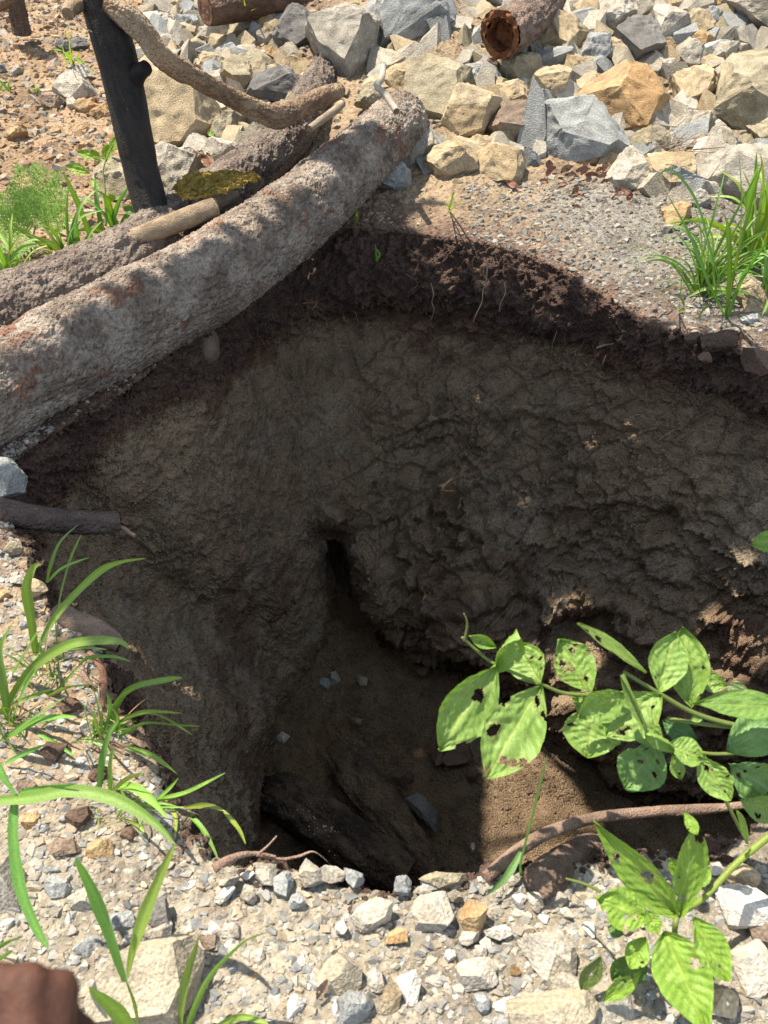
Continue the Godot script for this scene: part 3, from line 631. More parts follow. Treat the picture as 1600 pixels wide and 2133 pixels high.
var PEBBLES: Array = [
	["dark soil clod under the broad grass at the left", "d", Vector3(-0.643, 0.006, -0.735), Vector3(0.046, 0.038, 0.030), -0.17],
	["large brown soil clod below the wide grass blade", "d", Vector3(-0.557, 0.007, -0.605), Vector3(0.049, 0.039, 0.031), 0.26],
	["brown soil clod beside the low creeping grass", "d", Vector3(-0.461, 0.002, -0.576), Vector3(0.033, 0.025, 0.020), 0.00],
	["reddish brown clod at the left edge under the arching blade", "n", Vector3(-0.673, 0.005, -0.662), Vector3(0.038, 0.030, 0.024), 0.00],
	["dark clod at the rim between the grass tufts", "d", Vector3(-0.544, 0.005, -0.689), Vector3(0.037, 0.041, 0.029), -0.35],
	["brown clod on the left rim in front of the root", "d", Vector3(-0.637, 0.005, -0.836), Vector3(0.046, 0.033, 0.026), 0.35],
	["tan clod on the left rim slope", "t", Vector3(-0.808, 0.005, -1.145), Vector3(0.050, 0.042, 0.034), 0.00],
	["reddish soil clod on the right rim at the edge", "d", Vector3(1.174, 0.011, -2.063), Vector3(0.105, 0.085, 0.068), -0.17],
	["brown clod on the right rim beside the rotten wood", "d", Vector3(1.008, 0.009, -2.196), Vector3(0.053, 0.039, 0.031), 0.00],
	["small dark clod on the far right lip", "d", Vector3(1.023, 0.007, -2.088), Vector3(0.044, 0.038, 0.030), 0.00],
	["white lozenge shaped pebble near the rim", "W", Vector3(-0.273, 0.004, -0.471), Vector3(0.040, 0.020, 0.016), 0.70],
	["blue stone at the near rim below the root", "b", Vector3(-0.172, 0.008, -0.488), Vector3(0.037, 0.039, 0.030), 0.00],
	["smaller blue stone below the blue rim stone", "b", Vector3(-0.147, 0.005, -0.459), Vector3(0.027, 0.026, 0.020), -0.17],
	["grey pebble right of the white lozenge pebble", "g", Vector3(-0.232, 0.005, -0.471), Vector3(0.028, 0.029, 0.022), 0.00],
	["whitish stone with a brown smear at the middle of the near rim", "w", Vector3(-0.02, 0.007, -0.439), Vector3(0.061, 0.047, 0.037), -0.09],
	["clean white pebble in mid foreground", "W", Vector3(-0.071, 0.004, -0.42), Vector3(0.024, 0.022, 0.018), 0.00],
	["white egg shaped pebble", "W", Vector3(0.038, 0.006, -0.334), Vector3(0.032, 0.046, 0.026), -0.14],
	["ochre pebble beside the white egg shaped pebble", "t", Vector3(0.011, 0.005, -0.316), Vector3(0.032, 0.052, 0.026), -0.26],
	["large beige stone in the foreground gravel", "e", Vector3(-0.068, 0.013, -0.346), Vector3(0.063, 0.058, 0.046), -0.52],
	["blue grey stone at the bottom edge", "b", Vector3(-0.045, 0.01, -0.305), Vector3(0.052, 0.053, 0.041), 0.26],
	["white stick shaped pebble at the bottom edge", "W", Vector3(-0.073, 0.004, -0.297), Vector3(0.014, 0.050, 0.011), 0.14],
	["pale upright pebble left of the white egg", "w", Vector3(-0.013, 0.006, -0.341), Vector3(0.031, 0.044, 0.025), 0.35],
	["round white pebble near the bottom edge", "W", Vector3(-0.139, 0.004, -0.311), Vector3(0.025, 0.029, 0.020), 0.00],
	["orange pebble right of the grass blade", "o", Vector3(-0.204, 0.002, -0.345), Vector3(0.021, 0.026, 0.016), -0.17],
	["rusty orange stone chip in the gravel", "o", Vector3(0.021, 0.006, -0.405), Vector3(0.034, 0.023, 0.018), -0.09],
	["pale faceted pebble above the orange pebble", "w", Vector3(-0.204, 0.005, -0.376), Vector3(0.026, 0.023, 0.019), 0.35],
	["bluish pebble beside the slim white pebble", "w", Vector3(-0.249, 0.006, -0.416), Vector3(0.023, 0.028, 0.019), 0.00],
	["slim white pebble below the white lozenge", "W", Vector3(-0.262, 0.002, -0.414), Vector3(0.016, 0.030, 0.013), -0.21],
	["pinkish brown pebble behind the grass", "n", Vector3(-0.286, 0.006, -0.398), Vector3(0.028, 0.025, 0.020), 0.26],
	["pale stone at the rim left of the white chip", "g", Vector3(-0.268, 0.003, -0.492), Vector3(0.035, 0.020, 0.016), 0.14],
	["white chip at the near rim", "W", Vector3(-0.237, 0.002, -0.505), Vector3(0.025, 0.012, 0.010), 0.09],
	["grey rim stone below the thin root", "g", Vector3(-0.204, 0.008, -0.505), Vector3(0.041, 0.035, 0.028), 0.00],
	["wide grey rim stone in the middle", "g", Vector3(-0.125, 0.006, -0.502), Vector3(0.050, 0.039, 0.031), -0.17],
	["flat grey rim stone on the pit edge", "g", Vector3(-0.09, 0.005, -0.504), Vector3(0.050, 0.028, 0.022), -0.35],
	["blue rim stone beside the gap", "b", Vector3(-0.051, 0.005, -0.499), Vector3(0.039, 0.026, 0.021), -0.44],
	["blue grey rim stone right of the gap", "b", Vector3(0.031, 0.005, -0.486), Vector3(0.033, 0.035, 0.027), 0.00],
	["flat olive rim stone on the near edge", "v", Vector3(0.099, 0.007, -0.495), Vector3(0.078, 0.030, 0.024), -0.05],
	["large white stone below the olive rim stone", "w", Vector3(0.083, 0.009, -0.439), Vector3(0.079, 0.058, 0.046), 0.21],
	["dark blue pebble on the near rim", "b", Vector3(0.08, 0.002, -0.487), Vector3(0.032, 0.016, 0.013), -0.14],
	["pale blue pebble under the dark blue pebble", "w", Vector3(0.069, 0.005, -0.478), Vector3(0.025, 0.018, 0.015), -0.26],
	["grey pebble right of the large white stone", "g", Vector3(0.119, 0.002, -0.469), Vector3(0.026, 0.022, 0.018), -0.52],
	["triangular orange tan stone in the foreground", "o", Vector3(0.147, 0.01, -0.431), Vector3(0.048, 0.059, 0.039), -0.35],
	["flat white pebble below the orange triangle", "W", Vector3(0.191, 0.002, -0.412), Vector3(0.044, 0.024, 0.019), 0.14],
	["large bluish white stone left of the leafy plant", "w", Vector3(0.273, 0.013, -0.376), Vector3(0.073, 0.083, 0.058), 0.35],
	["pale pebble near the rim right of the blade", "w", Vector3(0.256, 0.006, -0.461), Vector3(0.026, 0.031, 0.020), 0.00],
	["small white rim pebble", "W", Vector3(0.282, 0.003, -0.477), Vector3(0.018, 0.017, 0.013), 0.00],
	["grey rim pebble below the thick root stub", "g", Vector3(0.3, 0.004, -0.465), Vector3(0.027, 0.026, 0.020), -0.35],
	["white pebble below the leaning grass blade", "W", Vector3(0.23, 0.003, -0.466), Vector3(0.025, 0.017, 0.014), -0.17],
	["small pale pebble on brown soil", "w", Vector3(0.305, 0.004, -0.444), Vector3(0.020, 0.018, 0.014), 0.00],
	["white pebble left of the leafy plant", "W", Vector3(0.341, 0.003, -0.419), Vector3(0.021, 0.024, 0.017), 0.35],
	["beige grey stone in the foreground middle", "w", Vector3(0.15, 0.011, -0.353), Vector3(0.065, 0.046, 0.037), 0.17],
	["small orange pebble in the pale gravel", "o", Vector3(0.21, 0.002, -0.357), Vector3(0.018, 0.015, 0.012), 0.00],
	["big pale rock cut by the bottom edge", "e", Vector3(0.264, 0.017, -0.291), Vector3(0.140, 0.090, 0.072), 0.14],
	["grey slab above the big pale rock", "g", Vector3(0.292, 0.008, -0.329), Vector3(0.078, 0.041, 0.032), -0.44],
	["grey rock under the leafy plant", "g", Vector3(0.339, 0.009, -0.317), Vector3(0.076, 0.045, 0.036), 0.26],
	["pale flat pebble above the beige grey stone", "w", Vector3(0.138, 0.004, -0.403), Vector3(0.034, 0.022, 0.018), 0.17],
	["white pebble in the pale gravel", "W", Vector3(0.107, 0.002, -0.379), Vector3(0.020, 0.019, 0.015), 0.00],
	["grey white pebble above the beige stone", "w", Vector3(0.156, 0.003, -0.385), Vector3(0.024, 0.020, 0.016), 0.00],
	["white stone by the big pale rock", "W", Vector3(0.193, 0.005, -0.307), Vector3(0.035, 0.025, 0.020), -0.17],
	["blue grey pebble near the bottom edge", "b", Vector3(0.154, 0.003, -0.31), Vector3(0.027, 0.030, 0.021), 0.00],
	["large white stone right of the leafy plant", "W", Vector3(0.6, 0.016, -0.446), Vector3(0.085, 0.074, 0.059), 0.00],
	["brown grey stone at the right edge", "n", Vector3(0.624, 0.01, -0.418), Vector3(0.053, 0.073, 0.043), 0.35],
	["pinkish white rock at the lower right edge", "w", Vector3(0.587, 0.015, -0.362), Vector3(0.072, 0.089, 0.058), -0.17],
	["tan stone under the green stem", "t", Vector3(0.627, 0.007, -0.499), Vector3(0.048, 0.037, 0.030), -0.35],
	["white pebble beside the green stem", "W", Vector3(0.582, 0.005, -0.512), Vector3(0.025, 0.020, 0.016), -0.17],
	["brown tan stone beside the large leaf", "t", Vector3(0.523, 0.01, -0.313), Vector3(0.050, 0.042, 0.033), 0.00],
	["big grey stone at the left edge", "g", Vector3(-0.65, 0.014, -0.485), Vector3(0.072, 0.120, 0.057), 0.09],
	["blue stone between the grass blades", "b", Vector3(-0.558, 0.007, -0.48), Vector3(0.050, 0.044, 0.035), 0.00],
	["pale stone right of the blue stone", "w", Vector3(-0.513, 0.007, -0.464), Vector3(0.042, 0.040, 0.032), -0.17],
	["flat blue stone above the blue stone", "b", Vector3(-0.582, 0.004, -0.512), Vector3(0.034, 0.016, 0.013), 0.00],
	["orange brown stone below the drooping blade", "o", Vector3(-0.507, 0.005, -0.546), Vector3(0.042, 0.044, 0.034), 0.17],
	["reddish brown clod left of the orange brown stone", "n", Vector3(-0.573, 0.006, -0.55), Vector3(0.061, 0.031, 0.024), 0.17],
	["dark purple grey stone behind the grass blade", "k", Vector3(-0.376, 0.01, -0.437), Vector3(0.043, 0.052, 0.034), 0.00],
	["grey white stone below the dark purple stone", "w", Vector3(-0.373, 0.007, -0.41), Vector3(0.043, 0.029, 0.023), 0.26],
	["blue white stone between two grass blades", "b", Vector3(-0.441, 0.004, -0.429), Vector3(0.043, 0.031, 0.025), -0.09],
	["blue stone near the brown hand", "b", Vector3(-0.482, 0.006, -0.39), Vector3(0.037, 0.033, 0.027), 0.26],
	["white stone behind the upright grass blade", "W", Vector3(-0.401, 0.003, -0.39), Vector3(0.026, 0.046, 0.021), -0.17],
	["little white chip above the big pale rock", "W", Vector3(-0.388, 0, -0.396), Vector3(0.019, 0.011, 0.009), 0.00],
	["large pale rock with a dark side in the lower left", "e", Vector3(-0.355, 0.027, -0.329), Vector3(0.134, 0.180, 0.107), -0.66],
	["white pebble beside the brown hand", "W", Vector3(-0.467, 0.001, -0.345), Vector3(0.018, 0.021, 0.014), 0.00],
	["white pebble at the left edge", "W", Vector3(-0.63, 0.004, -0.421), Vector3(0.018, 0.025, 0.014), -0.26],
	["thin white chip near the left grass blade", "W", Vector3(-0.527, 0.002, -0.431), Vector3(0.013, 0.023, 0.011), -0.44],
	["reddish stone under the wide grass blade", "o", Vector3(-0.644, 0.006, -0.6), Vector3(0.037, 0.031, 0.025), 0.00],
	["grey speckled stone at the rim under the grass tuft", "w", Vector3(-0.584, 0.008, -0.791), Vector3(0.045, 0.049, 0.036), 0.00],
	["white stone beside the cut root at the left rim", "w", Vector3(-0.731, 0.002, -1.023), Vector3(0.024, 0.040, 0.019), 0.00],
	["blue pebble on the left rim", "b", Vector3(-0.803, 0.001, -1.041), Vector3(0.024, 0.017, 0.013), 0.00],
	["greenish stone on the left rim slope", "v", Vector3(-0.901, 0.006, -1.273), Vector3(0.045, 0.034, 0.027), -0.17],
	["cream stone on the left rim slope", "w", Vector3(-0.857, 0.003, -1.171), Vector3(0.038, 0.023, 0.018), 0.17],
	["reddish stone at the left edge of the slope", "o", Vector3(-0.88, 0.004, -1.125), Vector3(0.035, 0.030, 0.024), 0.00],
	["tan stone on the left rim near the grass", "t", Vector3(-0.806, 0.003, -1.084), Vector3(0.032, 0.037, 0.025), -0.52]
]
var FILLERS: Array = [
	["small grey rubble stone right of the large blue grey slab at the", "g", Vector3(0.461, 0.399, -4.908), Vector3(0.196, 0.167, 0.167), 1.84],
	["small blue grey rubble stone left of the broad golden tan boulder right of", "b", Vector3(0.631, 0.397, -4.9), Vector3(0.166, 0.125, 0.125), 2.96],
	["small whitish rubble stone left of the broad golden tan boulder right of", "w", Vector3(0.678, 0.383, -4.846), Vector3(0.198, 0.129, 0.129), 1.05],
	["small whitish rubble stone above the broad golden tan boulder right of", "w", Vector3(0.831, 0.389, -4.864), Vector3(0.186, 0.128, 0.128), 2.29],
	["small grey rubble stone above the broad golden tan boulder right of", "g", Vector3(0.908, 0.391, -4.877), Vector3(0.136, 0.097, 0.097), 0.22],
	["smaller grey rubble stone above the broad golden tan boulder right of", "g", Vector3(1.035, 0.392, -4.878), Vector3(0.184, 0.138, 0.138), -1.30],
	["small blue grey rubble stone left of the white topped boulder at the top", "b", Vector3(1.14, 0.4, -4.908), Vector3(0.134, 0.102, 0.102), 0.69],
	["small grey rubble stone above the grey rock touching the white topped", "g", Vector3(1.371, 0.397, -4.9), Vector3(0.124, 0.111, 0.111), 0.62],
	["small whitish rubble stone right of the grey rock touching the white topped", "w", Vector3(1.459, 0.398, -4.901), Vector3(0.140, 0.093, 0.093), 2.36],
	["small tan rubble stone left of the thin whitish slab at the top", "t", Vector3(1.598, 0.397, -4.9), Vector3(0.138, 0.095, 0.095), -2.02],
	["small grey rubble stone right of the thin whitish slab at the top", "g", Vector3(1.7, 0.387, -4.862), Vector3(0.163, 0.144, 0.144), -2.89],
	["small tan rubble stone above the small blue speckled stone near the", "t", Vector3(1.771, 0.387, -4.855), Vector3(0.135, 0.119, 0.119), -2.27],
	["small olive rubble stone right of the pale orange stone at the top", "v", Vector3(1.864, 0.382, -4.84), Vector3(0.141, 0.122, 0.122), 1.39],
	["smaller grey rubble stone right of the large blue grey slab at the", "g", Vector3(0.451, 0.36, -4.75), Vector3(0.122, 0.079, 0.079), 0.09],
	["small tan rubble stone right of the large blue grey slab at the", "t", Vector3(0.54, 0.363, -4.764), Vector3(0.149, 0.097, 0.097), -0.46],
	["small olive rubble stone right of the large blue grey slab at the", "v", Vector3(0.611, 0.353, -4.726), Vector3(0.118, 0.105, 0.105), -2.49],
	["small tan rubble stone left of the broad golden tan boulder right of", "t", Vector3(0.724, 0.358, -4.742), Vector3(0.118, 0.079, 0.079), -0.14],
	["smaller whitish rubble stone above the broad golden tan boulder right of", "w", Vector3(0.873, 0.365, -4.772), Vector3(0.183, 0.164, 0.164), -0.98],
	["small tan rubble stone left of the small pale topped stone left of", "t", Vector3(1.056, 0.357, -4.741), Vector3(0.188, 0.147, 0.147), 1.92],
	["small whitish rubble stone right of the small pale topped stone left of", "w", Vector3(1.157, 0.359, -4.743), Vector3(0.180, 0.140, 0.140), 0.75],
	["small grey rubble stone above the triangular tan stone high on the", "g", Vector3(1.614, 0.358, -4.742), Vector3(0.158, 0.142, 0.142), 2.57],
	["smaller grey rubble stone above the triangular tan stone high on the", "g", Vector3(1.696, 0.368, -4.781), Vector3(0.159, 0.135, 0.135), -2.77],
	["small grey rubble stone right of the small blue speckled stone near the", "g", Vector3(1.832, 0.362, -4.763), Vector3(0.165, 0.106, 0.106), -2.30],
	["small grey rubble stone left of the big grey boulder filling the upper", "g", Vector3(1.948, 0.354, -4.727), Vector3(0.157, 0.094, 0.094), 0.74],
	["small whitish rubble stone right of the large blue grey slab at the", "w", Vector3(0.358, 0.332, -4.637), Vector3(0.162, 0.099, 0.099), -0.04],
	["small tan rubble stone above the olive grey faceted rock below the", "t", Vector3(0.597, 0.327, -4.615), Vector3(0.149, 0.097, 0.097), -0.13],
	["small whitish rubble stone above the olive grey faceted rock below the", "w", Vector3(0.679, 0.322, -4.599), Vector3(0.140, 0.122, 0.122), -1.07],
	["small grey rubble stone left of the broad golden tan boulder right of", "g", Vector3(0.799, 0.334, -4.645), Vector3(0.155, 0.095, 0.095), 0.65],
	["small blue grey rubble stone right of the broad golden tan boulder right of", "b", Vector3(1.01, 0.333, -4.644), Vector3(0.189, 0.157, 0.157), -2.45],
	["small whitish rubble stone above the slender blue grey rock with a", "w", Vector3(1.083, 0.323, -4.6), Vector3(0.167, 0.144, 0.144), 1.59],
	["small grey rubble stone right of the dark grey upright block above the", "g", Vector3(1.395, 0.33, -4.629), Vector3(0.122, 0.103, 0.103), -1.22],
	["small olive rubble stone right of the small blue speckled stone near the", "v", Vector3(1.763, 0.335, -4.652), Vector3(0.172, 0.104, 0.104), 1.06],
	["small blue grey rubble stone right of the small blue speckled stone near the", "b", Vector3(1.824, 0.329, -4.622), Vector3(0.164, 0.135, 0.135), 2.06],
	["smaller whitish rubble stone right of the large blue grey slab at the", "w", Vector3(0.236, 0.294, -4.486), Vector3(0.164, 0.112, 0.112), -2.37],
	["small blue grey rubble stone above the tall olive brown rock standing upright", "b", Vector3(0.295, 0.307, -4.538), Vector3(0.151, 0.115, 0.115), -1.06],
	["small olive rubble stone above the tall olive brown rock standing upright", "v", Vector3(0.412, 0.303, -4.518), Vector3(0.116, 0.101, 0.101), -2.08],
	["smaller blue grey rubble stone above the tall olive brown rock standing upright", "b", Vector3(0.503, 0.305, -4.531), Vector3(0.158, 0.104, 0.104), 1.06],
	["small grey rubble stone above the olive grey faceted rock below the", "g", Vector3(0.616, 0.301, -4.51), Vector3(0.122, 0.081, 0.081), -1.89],
	["smaller grey rubble stone left of the broad golden tan boulder right of", "g", Vector3(0.732, 0.309, -4.546), Vector3(0.123, 0.085, 0.085), 2.63],
	["small olive rubble stone left of the tan wedge left of the dark", "v", Vector3(1.133, 0.302, -4.516), Vector3(0.141, 0.103, 0.103), -0.32],
	["small olive rubble stone below the pale buff block right of the", "v", Vector3(1.439, 0.299, -4.508), Vector3(0.117, 0.073, 0.073), 2.84],
	["small blue grey rubble stone above the pale grey cleft block below the", "b", Vector3(1.559, 0.307, -4.533), Vector3(0.161, 0.126, 0.126), -2.88],
	["small blue grey rubble stone right of the small ochre stone under the triangular", "b", Vector3(1.67, 0.303, -4.523), Vector3(0.131, 0.102, 0.102), -2.74],
	["small grey rubble stone above the grey stone against the huge right", "g", Vector3(1.744, 0.305, -4.525), Vector3(0.147, 0.102, 0.102), -1.98],
	["small grey rubble stone right of the grey stone against the huge right", "g", Vector3(1.852, 0.299, -4.502), Vector3(0.155, 0.137, 0.137), -1.45],
	["small grey rubble stone below the big grey boulder filling the upper", "g", Vector3(1.956, 0.301, -4.51), Vector3(0.155, 0.110, 0.110), -0.03],
	["small olive rubble stone below the large blue grey slab at the", "v", Vector3(0.061, 0.276, -4.428), Vector3(0.124, 0.095, 0.095), 0.58],
	["small tan rubble stone below the large blue grey slab at the", "t", Vector3(0.127, 0.268, -4.381), Vector3(0.177, 0.111, 0.111), 1.71],
	["small grey rubble stone left of the small brown stone just under the", "g", Vector3(0.458, 0.268, -4.375), Vector3(0.127, 0.094, 0.094), 0.18],
	["small tan rubble stone left of the olive grey faceted rock below the", "t", Vector3(0.58, 0.28, -4.427), Vector3(0.122, 0.107, 0.107), -2.98],
	["smaller whitish rubble stone above the olive grey faceted rock below the", "w", Vector3(0.665, 0.267, -4.38), Vector3(0.175, 0.109, 0.109), 1.06],
	["small grey rubble stone right of the olive grey faceted rock below the", "g", Vector3(0.783, 0.269, -4.382), Vector3(0.113, 0.075, 0.075), 1.91],
	["small grey rubble stone left of the slender blue grey rock with a", "g", Vector3(0.991, 0.266, -4.367), Vector3(0.112, 0.067, 0.067), 0.12],
	["small olive rubble stone above the pale grey triangular stone below the", "v", Vector3(1.394, 0.28, -4.427), Vector3(0.116, 0.075, 0.075), 2.35],
	["small blue grey rubble stone right of the pale grey cleft block below the", "b", Vector3(1.66, 0.272, -4.396), Vector3(0.155, 0.122, 0.122), 2.73],
	["smaller grey rubble stone right of the grey stone against the huge right", "g", Vector3(1.76, 0.269, -4.382), Vector3(0.152, 0.111, 0.111), 0.56],
	["small whitish rubble stone above the small tan wedge between the log", "w", Vector3(-0.006, 0.242, -4.31), Vector3(0.184, 0.136, 0.136), 2.99],
	["small grey rubble stone above the small tan wedge between the log", "g", Vector3(0.108, 0.252, -4.325), Vector3(0.152, 0.136, 0.136), 2.75],
	["small grey rubble stone above the blue white stone lying right of", "g", Vector3(0.394, 0.25, -4.3), Vector3(0.133, 0.092, 0.092), 1.23],
	["small olive rubble stone right of the blue white stone lying right of", "v", Vector3(0.506, 0.244, -4.283), Vector3(0.130, 0.111, 0.111), -1.11],
	["small olive rubble stone left of the olive grey faceted rock below the", "v", Vector3(0.624, 0.242, -4.27), Vector3(0.134, 0.114, 0.114), -0.35],
	["small blue grey rubble stone below the small tan wedge under the broad", "b", Vector3(0.81, 0.253, -4.32), Vector3(0.181, 0.156, 0.156), -1.93],
	["small whitish rubble stone left of the tan stone squeezed below the broad", "w", Vector3(0.932, 0.248, -4.298), Vector3(0.158, 0.113, 0.113), 2.69],
	["small olive rubble stone right of the tan stone squeezed below the broad", "v", Vector3(1.002, 0.246, -4.291), Vector3(0.135, 0.083, 0.083), -2.67],
	["small blue grey rubble stone left of the heart shaped ochre boulder in the", "b", Vector3(1.072, 0.239, -4.261), Vector3(0.142, 0.116, 0.116), -1.66],
	["small grey rubble stone below the tan wedge left of the dark", "g", Vector3(1.199, 0.246, -4.291), Vector3(0.176, 0.112, 0.112), -0.82],
	["small whitish rubble stone above the heart shaped ochre boulder in the", "w", Vector3(1.321, 0.245, -4.284), Vector3(0.146, 0.129, 0.129), 0.32],
	["small tan rubble stone left of the small white topped stone behind the", "t", Vector3(1.387, 0.251, -4.313), Vector3(0.144, 0.109, 0.109), -2.45],
	["small whitish rubble stone left of the pale grey cleft block below the", "w", Vector3(1.488, 0.252, -4.313), Vector3(0.143, 0.101, 0.101), -1.09],
	["small tan rubble stone above the grey and tan block right of", "t", Vector3(1.613, 0.24, -4.268), Vector3(0.139, 0.121, 0.121), 1.79],
	["small whitish rubble stone below the grey stone against the huge right", "w", Vector3(1.701, 0.248, -4.298), Vector3(0.148, 0.092, 0.092), -0.39],
	["small grey rubble stone left of the small tan wedge between the log", "g", Vector3(-0.022, 0.219, -4.212), Vector3(0.134, 0.082, 0.082), 0.68],
	["small tan rubble stone left of the tall olive brown rock standing upright", "t", Vector3(0.151, 0.214, -4.157), Vector3(0.140, 0.106, 0.106), -0.03],
	["small blue grey rubble stone below the small brown stone just under the", "b", Vector3(0.529, 0.222, -4.193), Vector3(0.119, 0.091, 0.091), 2.49],
	["small whitish rubble stone right of the olive grey faceted rock below the", "w", Vector3(0.752, 0.226, -4.203), Vector3(0.145, 0.103, 0.103), -0.91],
	["small grey rubble stone below the tan stone squeezed below the broad", "g", Vector3(0.955, 0.215, -4.158), Vector3(0.162, 0.130, 0.130), 0.55],
	["small grey rubble stone below the small white topped stone behind the", "g", Vector3(1.41, 0.224, -4.2), Vector3(0.133, 0.093, 0.093), 2.03],
	["small grey rubble stone right of the grey and tan block right of", "g", Vector3(1.613, 0.226, -4.209), Vector3(0.141, 0.115, 0.115), -1.65],
	["small tan rubble stone left of the small tan wedge between the log", "t", Vector3(-0.027, 0.194, -4.114), Vector3(0.165, 0.110, 0.110), 0.01],
	["small tan rubble stone below the blue white stone lying right of", "t", Vector3(0.401, 0.192, -4.067), Vector3(0.151, 0.103, 0.103), 2.17],
	["small grey rubble stone above the chunky golden tan rock in front", "g", Vector3(0.479, 0.192, -4.067), Vector3(0.170, 0.122, 0.122), 1.27],
	["small tan rubble stone right of the blue white stone lying right of", "t", Vector3(0.559, 0.191, -4.066), Vector3(0.133, 0.117, 0.117), 2.07],
	["small whitish rubble stone left of the pale tan block left of the", "w", Vector3(0.695, 0.19, -4.06), Vector3(0.157, 0.115, 0.115), 2.51],
	["small whitish rubble stone right of the pale tan block left of the", "w", Vector3(0.86, 0.195, -4.082), Vector3(0.169, 0.128, 0.128), -0.80],
	["small tan rubble stone left of the heart shaped ochre boulder in the", "t", Vector3(0.983, 0.198, -4.095), Vector3(0.153, 0.104, 0.104), -1.40],
	["smaller grey rubble stone right of the grey and tan block right of", "g", Vector3(1.574, 0.193, -4.068), Vector3(0.116, 0.076, 0.076), 0.37],
	["small grey rubble stone right of the small grey stone resting on the", "g", Vector3(-0.038, 0.173, -4.019), Vector3(0.125, 0.082, 0.082), -2.30],
	["small tan rubble stone below the small tan wedge between the log", "t", Vector3(0.036, 0.17, -3.988), Vector3(0.143, 0.097, 0.097), -0.61],
	["small tan rubble stone right of the chunky golden tan rock in front", "t", Vector3(0.559, 0.174, -3.998), Vector3(0.160, 0.112, 0.112), 2.59],
	["small blue grey rubble stone right of the dull grey brown boulder under the", "b", Vector3(0.748, 0.173, -3.986), Vector3(0.149, 0.126, 0.126), 0.08],
	["small whitish rubble stone below the grey and tan block right of", "w", Vector3(1.412, 0.164, -3.954), Vector3(0.141, 0.105, 0.105), -2.49],
	["small olive rubble stone above the flat rock with a white top", "v", Vector3(1.483, 0.169, -3.976), Vector3(0.148, 0.116, 0.116), -0.70],
	["small whitish rubble stone below the small grey stone resting on the", "w", Vector3(0.004, 0.148, -3.904), Vector3(0.155, 0.114, 0.114), -1.37],
	["smaller tan rubble stone left of the tall olive brown rock standing upright", "t", Vector3(0.093, 0.143, -3.871), Vector3(0.106, 0.085, 0.085), 1.67],
	["small tan rubble stone below the tall olive brown rock standing upright", "t", Vector3(0.305, 0.147, -3.875), Vector3(0.127, 0.105, 0.105), -2.24],
	["small olive rubble stone below the thin tan slabs stacked on the", "v", Vector3(0.562, 0.148, -3.887), Vector3(0.144, 0.103, 0.103), -2.17],
	["small olive rubble stone left of the heart shaped ochre boulder in the", "v", Vector3(1.062, 0.151, -3.896), Vector3(0.125, 0.110, 0.110), -2.62],
	["small whitish rubble stone right of the heart shaped ochre boulder in the", "w", Vector3(1.312, 0.143, -3.865), Vector3(0.172, 0.103, 0.103), -1.38],
	["small whitish rubble stone left of the flat rock with a white top", "w", Vector3(1.398, 0.142, -3.859), Vector3(0.169, 0.107, 0.107), 2.82],
	["small tan rubble stone right of the flat rock with a white top", "t", Vector3(1.537, 0.15, -3.889), Vector3(0.135, 0.120, 0.120), 0.81],
	["small grey rubble stone left of the long pale grey rock at the", "g", Vector3(0.043, 0.128, -3.81), Vector3(0.145, 0.106, 0.106), 0.38],
	["small whitish rubble stone above the long pale grey rock at the", "w", Vector3(0.128, 0.128, -3.805), Vector3(0.137, 0.107, 0.107), 2.39],
	["small blue grey rubble stone above the flat tan slab behind the two", "b", Vector3(0.418, 0.119, -3.762), Vector3(0.113, 0.097, 0.097), -1.96],
	["small grey rubble stone left of the large pale blue grey rock with", "g", Vector3(0.711, 0.122, -3.777), Vector3(0.153, 0.116, 0.116), -1.23],
	["small grey rubble stone below the heart shaped ochre boulder in the", "g", Vector3(1.067, 0.126, -3.791), Vector3(0.145, 0.103, 0.103), -2.15],
	["smaller grey rubble stone below the heart shaped ochre boulder in the", "g", Vector3(1.239, 0.127, -3.793), Vector3(0.165, 0.141, 0.141), 0.91],
	["small olive rubble stone below the flat rock with a white top", "v", Vector3(1.437, 0.119, -3.762), Vector3(0.164, 0.137, 0.137), 2.33],
	["small whitish rubble stone right of the brown rock behind the dry twigs", "w", Vector3(1.521, 0.119, -3.756), Vector3(0.115, 0.073, 0.073), 0.55],
	["small tan rubble stone right of the long pale grey rock at the", "t", Vector3(0.289, 0.099, -3.674), Vector3(0.106, 0.080, 0.080), 0.34],
	["small olive rubble stone right of the flat tan slab behind the two", "v", Vector3(0.532, 0.101, -3.676), Vector3(0.128, 0.110, 0.110), 2.02],
	["small blue grey rubble stone below the dull grey brown boulder under the", "b", Vector3(0.671, 0.102, -3.689), Vector3(0.155, 0.126, 0.126), -2.00],
	["small grey rubble stone left of the tan olive rock below the heart", "g", Vector3(1.12, 0.101, -3.681), Vector3(0.123, 0.093, 0.093), 2.40],
	["small grey rubble stone right of the tan olive rock below the heart", "g", Vector3(1.302, 0.098, -3.667), Vector3(0.103, 0.077, 0.077), -1.98],
	["small blue grey rubble stone below the flat rock with a white top", "b", Vector3(1.36, 0.105, -3.697), Vector3(0.157, 0.123, 0.123), -2.58],
	["small olive rubble stone right of the slanting grey slab below the huge", "v", Vector3(1.629, 0.096, -3.66), Vector3(0.105, 0.081, 0.081), -2.71],
	["smaller grey rubble stone left of the long pale grey rock at the", "g", Vector3(0.061, 0.085, -3.615), Vector3(0.121, 0.083, 0.083), 2.76],
	["small blue grey rubble stone right of the long pale grey rock at the", "b", Vector3(0.201, 0.076, -3.566), Vector3(0.143, 0.120, 0.120), -0.83],
	["small tan rubble stone right of the angular tan rock at the foot", "t", Vector3(0.385, 0.081, -3.589), Vector3(0.162, 0.124, 0.124), -0.10],
